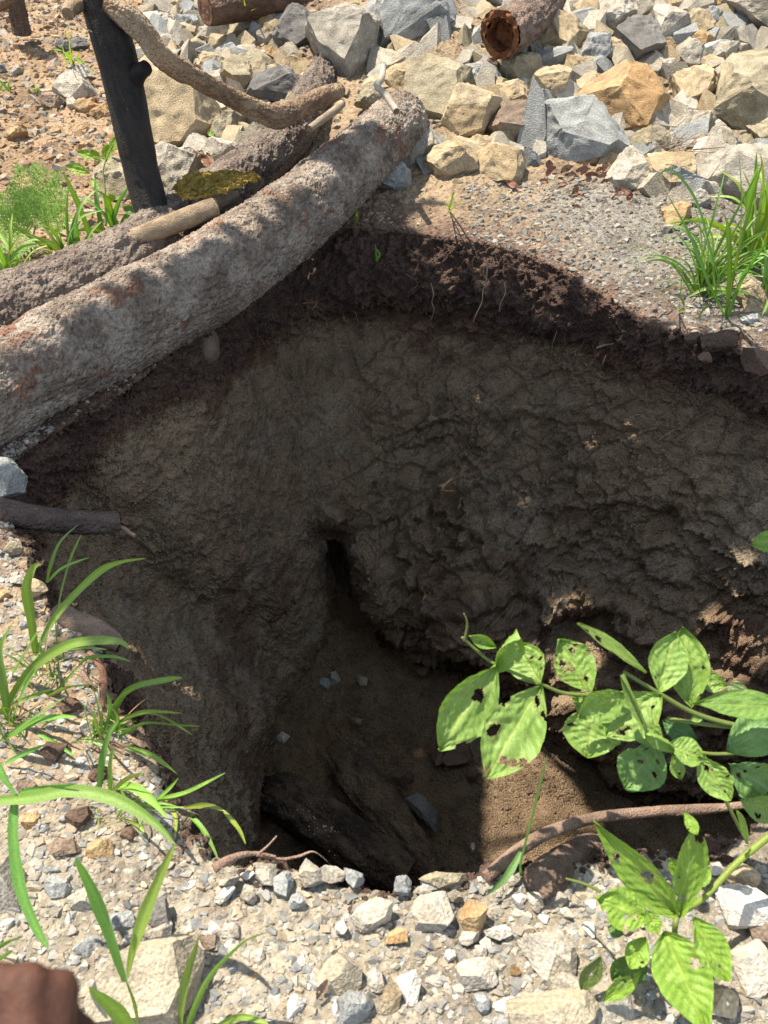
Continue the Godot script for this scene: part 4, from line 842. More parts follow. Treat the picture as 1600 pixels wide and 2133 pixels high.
	["small grey rubble stone right of the flat tan slab behind the two", "g", Vector3(0.498, 0.081, -3.594), Vector3(0.157, 0.130, 0.130), 0.40],
	["small grey rubble stone right of the pale corner of stone behind the", "g", Vector3(0.59, 0.08, -3.582), Vector3(0.138, 0.099, 0.099), 2.98],
	["small whitish rubble stone below the narrow tan sliver left of the", "w", Vector3(0.687, 0.081, -3.594), Vector3(0.101, 0.065, 0.065), -1.70],
	["small tan rubble stone right of the orange tan slab lying at the", "t", Vector3(1.057, 0.082, -3.595), Vector3(0.111, 0.071, 0.071), 1.38],
	["small blue grey rubble stone above the white speckled rock at the pile's", "b", Vector3(1.155, 0.083, -3.596), Vector3(0.106, 0.094, 0.094), 0.37],
	["small grey rubble stone below the tan olive rock below the heart", "g", Vector3(1.202, 0.079, -3.575), Vector3(0.110, 0.075, 0.075), -1.72],
	["small whitish rubble stone below the brown rock behind the dry twigs", "w", Vector3(1.412, 0.078, -3.574), Vector3(0.159, 0.136, 0.136), -0.64],
	["small blue grey rubble stone below the olive stone wedged under the huge", "b", Vector3(1.706, 0.086, -3.616), Vector3(0.129, 0.102, 0.102), -0.10],
	["small blue grey rubble stone right of the oblong tan block lying lowest in", "b", Vector3(0.65, 0.067, -3.524), Vector3(0.108, 0.085, 0.085), 2.98],
	["smaller tan rubble stone right of the orange tan slab lying at the", "t", Vector3(0.991, 0.066, -3.511), Vector3(0.154, 0.099, 0.099), -1.87],
	["small olive rubble stone left of the pale tan block right of the", "v", Vector3(1.137, 0.06, -3.482), Vector3(0.116, 0.071, 0.071), 2.80],
	["small whitish rubble stone right of the pale tan block right of the", "w", Vector3(1.412, 0.06, -3.482), Vector3(0.119, 0.102, 0.102), -1.20],
	["small tan rubble stone below the white speckled rock at the pile's", "t", Vector3(1.101, 0.042, -3.379), Vector3(0.097, 0.087, 0.087), 1.98],
	["small grey rubble stone above the small dark blue stone below the", "g", Vector3(1.349, 0.046, -3.412), Vector3(0.132, 0.087, 0.087), -0.69],
	["small grey rubble stone left of the pale tan block right of the", "g", Vector3(1.142, 0.031, -3.306), Vector3(0.141, 0.125, 0.125), -1.37],
	["small tan rubble stone left of the small brown stone above the orange", "t", Vector3(1.214, 0.032, -3.307), Vector3(0.105, 0.065, 0.065), 2.20],
	["small blue grey rubble stone right of the small brown stone above the orange", "b", Vector3(1.282, 0.03, -3.289), Vector3(0.153, 0.128, 0.128), -2.04],
	["small whitish rubble stone left of the large grey rock behind the grass", "w", Vector3(1.372, 0.031, -3.289), Vector3(0.136, 0.101, 0.101), 2.26],
	["small whitish rubble stone below the small brown stone above the orange", "w", Vector3(1.227, 0.022, -3.207), Vector3(0.117, 0.104, 0.104), 1.79],
	["small grey rubble stone above the grey stone seen between post and", "g", Vector3(-1.443, 0.233, -5.658), Vector3(0.144, 0.119, 0.119), 1.55],
	["small olive rubble stone above the grey stone seen between post and", "v", Vector3(-1.337, 0.227, -5.601), Vector3(0.139, 0.096, 0.096), 2.96],
	["small tan rubble stone above the blue white stone below the yellow", "t", Vector3(-1.226, 0.228, -5.608), Vector3(0.150, 0.096, 0.096), 0.52],
	["small grey rubble stone above the blue white stone below the yellow", "g", Vector3(-1.165, 0.236, -5.689), Vector3(0.149, 0.092, 0.092), -0.12],
	["small tan rubble stone above the tan wedge below the cut log", "t", Vector3(-1.045, 0.234, -5.557), Vector3(0.151, 0.134, 0.134), 1.29],
	["small whitish rubble stone above the tan wedge below the cut log", "w", Vector3(-0.908, 0.26, -5.544), Vector3(0.152, 0.101, 0.101), 0.13],
	["small tan rubble stone above the whitish triangular stone below the cut", "t", Vector3(-0.792, 0.278, -5.448), Vector3(0.128, 0.085, 0.085), 0.80],
	["smaller tan rubble stone above the whitish triangular stone below the cut", "t", Vector3(-0.673, 0.292, -5.298), Vector3(0.145, 0.096, 0.096), 1.17],
	["small blue grey rubble stone above the dark grey boulder left of the", "b", Vector3(-0.615, 0.31, -5.3), Vector3(0.167, 0.134, 0.134), -0.94],
	["small olive rubble stone left of the grey stone seen between post and", "v", Vector3(-1.451, 0.21, -5.431), Vector3(0.144, 0.106, 0.106), -0.02],
	["smaller grey rubble stone above the grey stone seen between post and", "g", Vector3(-1.387, 0.219, -5.519), Vector3(0.170, 0.128, 0.128), -2.54],
	["small olive rubble stone left of the blue white stone below the yellow", "v", Vector3(-1.259, 0.211, -5.444), Vector3(0.110, 0.069, 0.069), 1.33],
	["small blue grey rubble stone above the blue white stone below the yellow", "b", Vector3(-1.187, 0.215, -5.488), Vector3(0.122, 0.106, 0.106), 2.60],
	["small grey rubble stone right of the blue white stone below the yellow", "g", Vector3(-1.097, 0.222, -5.5), Vector3(0.168, 0.110, 0.110), -1.47],
	["smaller whitish rubble stone above the tan wedge below the cut log", "w", Vector3(-0.936, 0.239, -5.42), Vector3(0.116, 0.099, 0.099), 2.20],
	["small grey rubble stone left of the whitish triangular stone below the cut", "g", Vector3(-0.826, 0.248, -5.282), Vector3(0.106, 0.069, 0.069), -1.87],
	["small whitish rubble stone right of the whitish triangular stone below the cut", "w", Vector3(-0.648, 0.282, -5.175), Vector3(0.132, 0.104, 0.104), -0.75],
	["small whitish rubble stone left of the grey stone seen between post and", "w", Vector3(-1.389, 0.197, -5.311), Vector3(0.170, 0.126, 0.126), -2.15],
	["small whitish rubble stone right of the grey stone seen between post and", "w", Vector3(-1.295, 0.2, -5.337), Vector3(0.112, 0.090, 0.090), -1.88],
	["small grey rubble stone left of the blue white stone below the yellow", "g", Vector3(-1.194, 0.197, -5.311), Vector3(0.114, 0.101, 0.101), 2.74],
	["smaller grey rubble stone right of the blue white stone below the yellow", "g", Vector3(-1.11, 0.203, -5.328), Vector3(0.167, 0.115, 0.115), 2.55],
	["small blue grey rubble stone above the flat grey stone in the rubble", "b", Vector3(-1.008, 0.211, -5.279), Vector3(0.147, 0.092, 0.092), -1.73],
	["small grey rubble stone above the tan wedge below the cut log", "g", Vector3(-0.904, 0.223, -5.23), Vector3(0.168, 0.108, 0.108), 1.90],
	["small olive rubble stone left of the whitish triangular stone below the cut", "v", Vector3(-0.804, 0.238, -5.171), Vector3(0.123, 0.080, 0.080), 2.10],
	["small tan rubble stone above the tan stone left of the dark", "t", Vector3(-0.651, 0.26, -5.046), Vector3(0.160, 0.140, 0.140), 1.11],
	["small blue grey rubble stone above the tan stone left of the dark", "b", Vector3(-0.604, 0.269, -5.015), Vector3(0.118, 0.089, 0.089), -2.29],
	["small blue grey rubble stone below the grey stone seen between post and", "b", Vector3(-1.307, 0.185, -5.192), Vector3(0.163, 0.121, 0.121), 2.49],
	["small whitish rubble stone left of the blue white stone below the yellow", "w", Vector3(-1.211, 0.18, -5.136), Vector3(0.155, 0.115, 0.115), -1.94],
	["small tan rubble stone below the blue white stone below the yellow", "t", Vector3(-1.134, 0.182, -5.143), Vector3(0.137, 0.098, 0.098), 0.51],
	["small whitish rubble stone above the flat grey stone in the rubble", "w", Vector3(-1.024, 0.192, -5.125), Vector3(0.106, 0.077, 0.077), 0.28],
	["small whitish rubble stone right of the flat grey stone in the rubble", "w", Vector3(-0.92, 0.197, -5.034), Vector3(0.139, 0.090, 0.090), -2.06],
	["small olive rubble stone right of the tan wedge below the cut log", "v", Vector3(-0.798, 0.223, -5.038), Vector3(0.163, 0.139, 0.139), 0.02],
	["small blue grey rubble stone left of the tan stone left of the dark", "b", Vector3(-0.722, 0.23, -4.953), Vector3(0.109, 0.081, 0.081), -2.06],
	["small olive rubble stone left of the dark grey boulder left of the", "v", Vector3(-0.617, 0.24, -4.856), Vector3(0.149, 0.109, 0.109), 0.38],
	["smaller blue grey rubble stone below the grey stone seen between post and", "b", Vector3(-1.311, 0.17, -5.035), Vector3(0.165, 0.125, 0.125), -1.10],
	["small grey rubble stone above the large rounded tan boulder with a", "g", Vector3(-1.232, 0.166, -4.997), Vector3(0.151, 0.125, 0.125), 0.24],
	["small grey rubble stone left of the flat grey stone in the rubble", "g", Vector3(-1.137, 0.167, -4.992), Vector3(0.139, 0.117, 0.117), -0.99],
	["small olive rubble stone left of the flat grey stone in the rubble", "v", Vector3(-1.052, 0.174, -4.988), Vector3(0.107, 0.069, 0.069), -2.65],
	["small tan rubble stone left of the small stone half blue half white", "t", Vector3(-0.919, 0.184, -4.919), Vector3(0.123, 0.105, 0.105), 3.00],
	["small whitish rubble stone above the small stone half blue half white", "w", Vector3(-0.862, 0.194, -4.912), Vector3(0.109, 0.071, 0.071), -2.41],
	["small tan rubble stone above the small olive stone above the olive", "t", Vector3(-0.765, 0.203, -4.824), Vector3(0.149, 0.117, 0.117), -1.02],
	["small grey rubble stone above the small ochre stone below the dark", "g", Vector3(-0.649, 0.227, -4.815), Vector3(0.105, 0.084, 0.084), -1.29],
	["smaller olive rubble stone left of the dark grey boulder left of the", "v", Vector3(-0.569, 0.23, -4.721), Vector3(0.100, 0.084, 0.084), 2.17],
	["smaller grey rubble stone above the large rounded tan boulder with a", "g", Vector3(-1.359, 0.15, -4.834), Vector3(0.127, 0.098, 0.098), -2.73],
	["small blue grey rubble stone above the large rounded tan boulder with a", "b", Vector3(-1.249, 0.15, -4.828), Vector3(0.154, 0.095, 0.095), -1.23],
	["small tan rubble stone above the large rounded tan boulder with a", "t", Vector3(-1.168, 0.15, -4.822), Vector3(0.130, 0.101, 0.101), 1.96],
	["small grey rubble stone below the flat grey stone in the rubble", "g", Vector3(-1.062, 0.161, -4.879), Vector3(0.117, 0.104, 0.104), 1.07],
	["small blue grey rubble stone above the tan boulder left of the olive", "b", Vector3(-0.992, 0.164, -4.836), Vector3(0.118, 0.074, 0.074), 0.18],
	["small grey rubble stone left of the small stone half blue half white", "g", Vector3(-0.882, 0.173, -4.766), Vector3(0.104, 0.072, 0.072), -0.04],
	["small blue grey rubble stone left of the small olive stone above the olive", "b", Vector3(-0.754, 0.188, -4.702), Vector3(0.134, 0.117, 0.117), 1.64],
	["small tan rubble stone left of the small white stone in the rubble", "t", Vector3(-0.693, 0.196, -4.671), Vector3(0.120, 0.072, 0.072), -1.11],
	["small grey rubble stone below the dark grey boulder left of the", "g", Vector3(-0.484, 0.224, -4.58), Vector3(0.120, 0.088, 0.088), 0.14],
	["smaller tan rubble stone above the large rounded tan boulder with a", "t", Vector3(-1.27, 0.141, -4.74), Vector3(0.103, 0.064, 0.064), 2.27],
	["smaller blue grey rubble stone above the large rounded tan boulder with a", "b", Vector3(-1.19, 0.141, -4.752), Vector3(0.116, 0.084, 0.084), 1.18],
	["small grey rubble stone left of the tan boulder left of the olive", "g", Vector3(-1.085, 0.144, -4.732), Vector3(0.146, 0.128, 0.128), -1.16],
	["small olive rubble stone left of the tan boulder left of the olive", "v", Vector3(-0.993, 0.151, -4.71), Vector3(0.100, 0.065, 0.065), -0.78],
	["small grey rubble stone below the small stone half blue half white", "g", Vector3(-0.839, 0.167, -4.653), Vector3(0.136, 0.100, 0.100), 1.67],
	["small grey rubble stone above the olive boulder above the bent branch's", "g", Vector3(-0.72, 0.182, -4.605), Vector3(0.124, 0.103, 0.103), -2.46],
	["small olive rubble stone right of the small olive stone above the olive", "v", Vector3(-0.629, 0.184, -4.512), Vector3(0.140, 0.110, 0.110), 2.62],
	["small tan rubble stone left of the flat tan stone below the dark", "t", Vector3(-0.527, 0.202, -4.495), Vector3(0.123, 0.088, 0.088), 1.87],
	["smaller grey rubble stone left of the tan boulder left of the olive", "g", Vector3(-1.04, 0.134, -4.603), Vector3(0.105, 0.082, 0.082), -0.89],
	["small blue grey rubble stone below the tan boulder left of the olive", "b", Vector3(-0.92, 0.143, -4.562), Vector3(0.101, 0.070, 0.070), -2.65],
	["smaller blue grey rubble stone below the tan boulder left of the olive", "b", Vector3(-0.866, 0.144, -4.512), Vector3(0.134, 0.108, 0.108), -0.04],
	["small tan rubble stone right of the olive boulder above the bent branch's", "t", Vector3(-0.647, 0.165, -4.402), Vector3(0.139, 0.123, 0.123), -2.60],
	["smaller tan rubble stone left of the flat tan stone below the dark", "t", Vector3(-0.586, 0.175, -4.401), Vector3(0.112, 0.069, 0.069), -2.04],
	["small tan rubble stone above the grey wedge shaped rock behind the", "t", Vector3(-0.475, 0.189, -4.363), Vector3(0.093, 0.081, 0.081), 2.87],
	["small tan rubble stone below the flat tan stone below the dark", "t", Vector3(-0.42, 0.193, -4.334), Vector3(0.148, 0.111, 0.111), 0.71],
	["small grey rubble stone below the tan boulder left of the olive", "g", Vector3(-0.868, 0.134, -4.433), Vector3(0.125, 0.110, 0.110), -1.18],
	["small blue grey rubble stone left of the grey wedge shaped rock behind the", "b", Vector3(-0.679, 0.148, -4.317), Vector3(0.093, 0.063, 0.063), -1.26],
	["small whitish rubble stone right of the large rounded tan boulder with a", "w", Vector3(-0.883, 0.117, -4.298), Vector3(0.097, 0.076, 0.076), 0.86],
	["small tan rubble stone right of the large rounded tan boulder with a", "t", Vector3(-0.83, 0.118, -4.253), Vector3(0.133, 0.095, 0.095), -2.83],
	["small whitish rubble stone below the olive boulder above the bent branch's", "w", Vector3(-0.733, 0.127, -4.228), Vector3(0.114, 0.072, 0.072), -0.31],
	["small blue grey rubble stone right of the large rounded tan boulder with a", "b", Vector3(-0.836, 0.107, -4.169), Vector3(0.107, 0.072, 0.072), -1.42],
	["small tan rubble stone above the tan olive stone right of the", "t", Vector3(-0.756, 0.111, -4.133), Vector3(0.111, 0.083, 0.083), -2.99],
	["small blue grey rubble stone above the tan olive stone right of the", "b", Vector3(-0.68, 0.119, -4.119), Vector3(0.095, 0.058, 0.058), 2.46],
	["small whitish rubble stone left of the grey wedge shaped rock behind the", "w", Vector3(-0.576, 0.128, -4.099), Vector3(0.109, 0.086, 0.086), 2.15],
	["small grey rubble stone below the grey wedge shaped rock behind the", "g", Vector3(-0.48, 0.138, -4.081), Vector3(0.091, 0.076, 0.076), -0.42],
	["small tan rubble stone right of the grey wedge shaped rock behind the", "t", Vector3(-0.438, 0.137, -4.052), Vector3(0.089, 0.070, 0.070), 1.29],
	["small grey rubble stone left of the large rounded tan boulder with a", "g", Vector3(-1.211, 0.078, -4.106), Vector3(0.129, 0.091, 0.091), 2.03],
	["smaller whitish rubble stone right of the large rounded tan boulder with a", "w", Vector3(-0.805, 0.096, -4.056), Vector3(0.141, 0.125, 0.125), -1.72],
	["small grey rubble stone above the tan olive stone right of the", "g", Vector3(-0.706, 0.103, -4.035), Vector3(0.093, 0.068, 0.068), -2.95],
	["small grey rubble stone right of the tan olive stone right of the", "g", Vector3(-0.622, 0.106, -3.986), Vector3(0.139, 0.089, 0.089), -2.33],
	["small olive rubble stone below the grey wedge shaped rock behind the", "v", Vector3(-0.553, 0.114, -3.983), Vector3(0.109, 0.073, 0.073), -2.15],
	["smaller olive rubble stone below the grey wedge shaped rock behind the", "v", Vector3(-0.446, 0.124, -3.976), Vector3(0.135, 0.115, 0.115), 2.53],
	["smaller tan rubble stone right of the large rounded tan boulder with a", "t", Vector3(-0.803, 0.086, -3.978), Vector3(0.096, 0.065, 0.065), 1.44],
	["small blue grey rubble stone right of the tan olive stone right of the", "b", Vector3(-0.626, 0.099, -3.94), Vector3(0.123, 0.075, 0.075), -3.00],
	["smaller grey rubble stone below the grey wedge shaped rock behind the", "g", Vector3(-0.545, 0.102, -3.909), Vector3(0.121, 0.086, 0.086), -0.76],
	["small whitish rubble stone below the grey wedge shaped rock behind the", "w", Vector3(-0.488, 0.101, -3.869), Vector3(0.121, 0.078, 0.078), 2.32],
	["small grey rubble stone left of the tan olive stone right of the", "g", Vector3(-0.78, 0.074, -3.87), Vector3(0.128, 0.105, 0.105), 2.91],
	["small tan rubble stone right of the pinkish white stone beside the back", "t", Vector3(-0.654, 0.08, -3.836), Vector3(0.121, 0.105, 0.105), -0.13],
	["small grey rubble stone right of the pinkish white stone beside the back", "g", Vector3(-0.61, 0.08, -3.814), Vector3(0.096, 0.085, 0.085), -0.99],
	["small grey rubble stone below the large rounded tan boulder with a", "g", Vector3(-0.869, 0.056, -3.762), Vector3(0.132, 0.100, 0.100), -0.13],
	["small tan rubble stone below the tan olive stone right of the", "t", Vector3(-0.709, 0.067, -3.761), Vector3(0.115, 0.084, 0.084), 1.20],
	["smaller grey rubble stone right of the pinkish white stone beside the back", "g", Vector3(-0.642, 0.065, -3.719), Vector3(0.127, 0.114, 0.114), -2.72],
	["small whitish rubble stone right of the pinkish white stone beside the back", "w", Vector3(-0.564, 0.06, -3.652), Vector3(0.125, 0.110, 0.110), -0.19],
	["smaller whitish rubble stone right of the pinkish white stone beside the back", "w", Vector3(-0.513, 0.063, -3.649), Vector3(0.106, 0.077, 0.077), 0.50]
]

func build_rocks() -> void:
	for i in ROCKS.size():
		var k: Array = ROCKS[i]
		var o := put("rock", outlined_stone(pv2(k[3]), k[4], k[1], k[5], i), stone_mat(k[1]))
		o.position = k[2]
		o.rotation.x = -LEAN
		tag(o, k[0], "rock", "rocks of the rubble heap")
	for i in PEBBLES.size():
		var k: Array = PEBBLES[i]
		var o := put("stone", pebble_mesh(k[1], 4, i + 300, 14), stone_mat(k[1]))
		o.position = k[2]
		o.basis = Basis(Vector3.RIGHT, -LEAN) * Basis(Vector3.BACK, k[4]) * Basis.from_scale(k[3])
		tag(o, k[0], "stone", "stones lying along the pit rim")
	for i in FILLERS.size():
		var k: Array = FILLERS[i]
		var o := put("rubble_stone", pebble_mesh(k[1], 4, i + 1300, 7), stone_mat(k[1]))
		o.position = k[2]
		o.basis = Basis(Vector3.RIGHT, -LEAN) * Basis(Vector3.BACK, k[4]) * Basis.from_scale(k[3])
		tag(o, k[0], "stone", "small stones of the rubble heap")

# ---------- wood
# a trunk or stick swept along a path; bark(p, around, along) gives relief in metres
func limb_mesh(path: PackedVector3Array, radii: PackedFloat32Array, around: int, steps: int, tints: Array, relief: float, lump: float, s: int, caps := true, stretch := 0.35) -> ArrayMesh:
	var v := PackedVector3Array()
	var c := PackedColorArray()
	var idx := PackedInt32Array()
	var side := Vector3.UP
	var off := Vector3(s * 2.1, 0, s * 5.3)
	var run := 0.0
	var last := path[0]
	for j in steps + 1:
		var t := float(j) / steps
		var p := along(path, t)
		var ahead := (along(path, minf(t + 0.01, 1.0)) - along(path, maxf(t - 0.01, 0.0))).normalized()
		run += p.distance_to(last)
		last = p
		if j == 0: side = ahead.cross(Vector3(0.3, 1, 0.2)).normalized()
		side = (side - ahead * side.dot(ahead)).normalized()
		var other := ahead.cross(side)
		var rt := t * (radii.size() - 1)
		var ri := clampi(int(rt), 0, radii.size() - 2)
		var rad := lerpf(radii[ri], radii[ri + 1], smoothstep(0.0, 1.0, rt - ri))
		for i in around:
			var a := TAU * i / around
			var d := side * cos(a) + other * sin(a)
			var q := Vector3(cos(a) * rad, sin(a) * rad, run * stretch) + off
			var bump := lump * fine.get_noise_3dv(q * 5.0)
			var bent := q + Vector3(0.007, 0.007, 0.012) * fine.get_noise_3dv(q * 55.0)
			var plate := blocks.get_noise_3dv(bent * 52.0)
			bump += relief * 0.5 * plate + relief * 0.35 * blocks.get_noise_3dv(bent * Vector3(26.0, 26.0, 9.0))
			bump -= relief * 0.45 * smoothstep(0.45, 1.0, ridged.get_noise_3d(q.x * 11.0, q.y * 11.0, run * 1.6 + s))
			bump += relief * 0.6 * fine.get_noise_3dv(q * 90.0)
			v.append(p + d * (rad + bump))
			var m := fine.get_noise_3dv(q * 7.0 + Vector3(0, 9, 0))
			var k := fine.get_noise_3dv(q * 45.0)
			var shade := mix(tints[0], tints[1], 0.45 + 1.2 * m + 0.9 * k + 0.25 * plate)
			if tints.size() > 2: shade = mix(shade, tints[2], smoothstep(0.28, 0.5, fine.get_noise_3dv(q * 6.0 - Vector3(4, 0, 4)) + 0.25 * k))
			c.append(shade)
	for j in steps:
		for i in around:
			var a := j * around + i
			var b := j * around + (i + 1) % around
			idx.append_array([a, a + around, b, b, a + around, b + around])
	if caps:
		for e in 2:
			var centre := v.size()
			v.append(path[0] if e == 0 else path[path.size() - 1])
			c.append(tints[0])
			var base := 0 if e == 0 else steps * around
			for i in around:
				var a := base + i
				var b := base + (i + 1) % around
				if e == 0: idx.append_array([centre, a, b])
				else: idx.append_array([centre, b, a])
	return solid(v, normals_of(v, idx), idx, c)

# a cut or broken end: a disc with rings, slightly dished, built proud of the limb's own cap
func end_mesh(centre: Vector3, out: Vector3, rad: float, tints: Array, jag: float, s: int) -> ArrayMesh:
	var v := PackedVector3Array()
	var c := PackedColorArray()
	var idx := PackedInt32Array()
	var side := out.cross(Vector3(0.2, 1, 0.4)).normalized()
	var other := out.cross(side).normalized()
	var rings := 14
	var around := 40
	for j in rings + 1:
		for i in around:
			var a := TAU * i / around
			var r := rad * j / rings
			var d := side * cos(a) + other * sin(a)
			var wob := jag * fine.get_noise_3dv(d * r * 25.0 + Vector3(s, 0, 0)) + jag * 0.6 * fine.get_noise_3dv(d * r * 80.0)
			v.append(centre + d * r + out * (0.003 + wob))
			c.append(mix(tints[0], tints[1], 0.5 + fine.get_noise_3d(r * 60.0, s, a) * 0.7 + 0.6 * fine.get_noise_3dv(d * r * 30.0)))
	for j in rings:
		for i in around:
			var a := j * around + i
			var b := j * around + (i + 1) % around
			idx.append_array([a, b, a + around, b, b + around, a + around])
	var n := normals_of(v, idx)
	if n[around * 4].dot(out) < 0.0:
		for t in range(0, idx.size(), 3):
			var x := idx[t]
			idx[t] = idx[t + 1]
			idx[t + 1] = x
		n = normals_of(v, idx)
	return solid(v, n, idx, c)

# the broken ring round a hollow
func rim_mesh(centre: Vector3, out: Vector3, r0: float, r1: float, tints: Array, jag: float, s: int) -> ArrayMesh:
	var v := PackedVector3Array()
	var c := PackedColorArray()
	var idx := PackedInt32Array()
	var side := out.cross(Vector3(0.2, 1, 0.4)).normalized()
	var other := out.cross(side).normalized()
	for j in 7:
		for i in 60:
			var d := side * cos(TAU * i / 60.0) + other * sin(TAU * i / 60.0)
			var r := lerpf(r1, r0, j / 6.0)
			v.append(centre + d * r + out * jag * (0.3 + 2.0 * fine.get_noise_3dv(d * r * 30.0 + Vector3(s, 0, 0))))
			c.append(mix(tints[0], tints[1], 0.5 + fine.get_noise_3dv(d * r * 50.0)))
	for j in 6:
		for i in 60:
			var a := j * 60 + i
			var b := j * 60 + (i + 1) % 60
			idx.append_array([a, b, a + 60, b, b + 60, a + 60])
	return solid(v, normals_of(v, idx), idx, c)

func bark_mat() -> StandardMaterial3D:
	if mats.has("bark"): return mats["bark"]
	var m := matter("bark", 7.0, 1.3, 91, true, 0.92, 0.66, 2)
	m.heightmap_texture = grain(0.024, 1.0, 0.0, 92, 1, 512, 2)
	return m

func wood_mat() -> StandardMaterial3D:
	return matter("wood", 11.0, 0.4, 95, true, 0.85, 0.7)

const GREY_BARK := Color(0.42, 0.375, 0.335)
const DARK_BARK := Color(0.17, 0.13, 0.115)
const RED_BARK := Color(0.29, 0.175, 0.135)
const PALE_WOOD := Color(0.48, 0.39, 0.28)
const OLD_WOOD := Color(0.25, 0.19, 0.14)

func limb(called: String, label: String, category: String, path: PackedVector3Array, radii: Array, tints: Array, relief: float, lump: float, around: int, steps: int, ends: Array, s: int, mat: Material = null, stretch := 0.35) -> Node3D:
	var t := thing(called, label, category)
	put("bark", limb_mesh(path, PackedFloat32Array(radii), around, steps, tints, relief, lump, s, true, stretch), mat if mat else bark_mat(), t)
	for e in ends:
		var k := 0 if e[0] == 0 else path.size() - 1
		var out := (path[0] - path[1]).normalized() if e[0] == 0 else (path[k] - path[k - 1]).normalized()
		put("cut_end", end_mesh(path[k], out, (radii[0] if e[0] == 0 else radii[radii.size() - 1]) * 0.97, e[1], e[2], s), wood_mat(), t)
	return t

# one closed skin round tapered bones (surface nets); bones: [a, b, ra, rb]
func skin_mesh(bones: Array, cell: float, blend: float, tints: Array) -> ArrayMesh:
	var lo := Vector3.INF
	var hi := -Vector3.INF
	for b in bones:
		for e in 2:
			var r: float = b[2 + e] + blend + cell
			lo = lo.min(b[e] - Vector3.ONE * r)
			hi = hi.max(b[e] + Vector3.ONE * r)
	var nx := int((hi.x - lo.x) / cell) + 2
	var ny := int((hi.y - lo.y) / cell) + 2
	var nz := int((hi.z - lo.z) / cell) + 2
	var f := PackedFloat32Array()
	f.resize(nx * ny * nz)
	var w := 0
	for z in nz:
		for y in ny:
			for x in nx:
				var p := lo + Vector3(x, y, z) * cell
				var d := 1e3
				for b in bones:
					var ab: Vector3 = b[1] - b[0]
					var t := clampf((p - b[0]).dot(ab) / ab.length_squared(), 0.0, 1.0)
					var e := p.distance_to(b[0] + ab * t) - lerpf(b[2], b[3], t)
					var h := maxf(blend - absf(d - e), 0.0) / blend
					d = minf(d, e) - h * h * blend * 0.25
				f[w] = d + 0.0006 * fine.get_noise_3dv(p * 160.0)
				w += 1
	var v := PackedVector3Array()
	var c := PackedColorArray()
	var idx := PackedInt32Array()
	var where := {}
	var step := [1, nx, nx * ny]
	for z in nz - 1:
		for y in ny - 1:
			for x in nx - 1:
				var at := x + nx * (y + ny * z)
				var sum := Vector3.ZERO
				var many := 0
				for e in 12:
					var axis := e >> 2
					var o1 := e & 1
					var o2 := (e >> 1) & 1
					var a: int = at + o1 * step[(axis + 1) % 3] + o2 * step[(axis + 2) % 3]
					var b: int = a + step[axis]
					if (f[a] < 0.0) != (f[b] < 0.0):
						var q := Vector3(x, y, z)
						q[(axis + 1) % 3] += o1
						q[(axis + 2) % 3] += o2
						q[axis] += f[a] / (f[a] - f[b])
						sum += q
						many += 1
				if many:
					where[at] = v.size()
					var p := lo + sum / many * cell
					v.append(p)
					c.append(mix(tints[0], tints[1], 0.5 + 1.2 * fine.get_noise_3dv(p * 55.0)))
	for z in range(1, nz - 1):
		for y in range(1, ny - 1):
			for x in range(1, nx - 1):
				var at := x + nx * (y + ny * z)
				for axis in 3:
					var b: int = at + step[axis]
					if (f[at] < 0.0) == (f[b] < 0.0): continue
					var s1: int = step[(axis + 1) % 3]
					var s2: int = step[(axis + 2) % 3]
					var q := [at, at - s1, at - s1 - s2, at - s2]
					if not q.all(func(k): return where.has(k)): continue
					var k := q.map(func(g): return where[g])
					if f[at] < 0.0: idx.append_array([k[0], k[2], k[1], k[0], k[3], k[2]])
					else: idx.append_array([k[0], k[1], k[2], k[0], k[2], k[3]])
	return solid(v, normals_of(v, idx), idx, c)

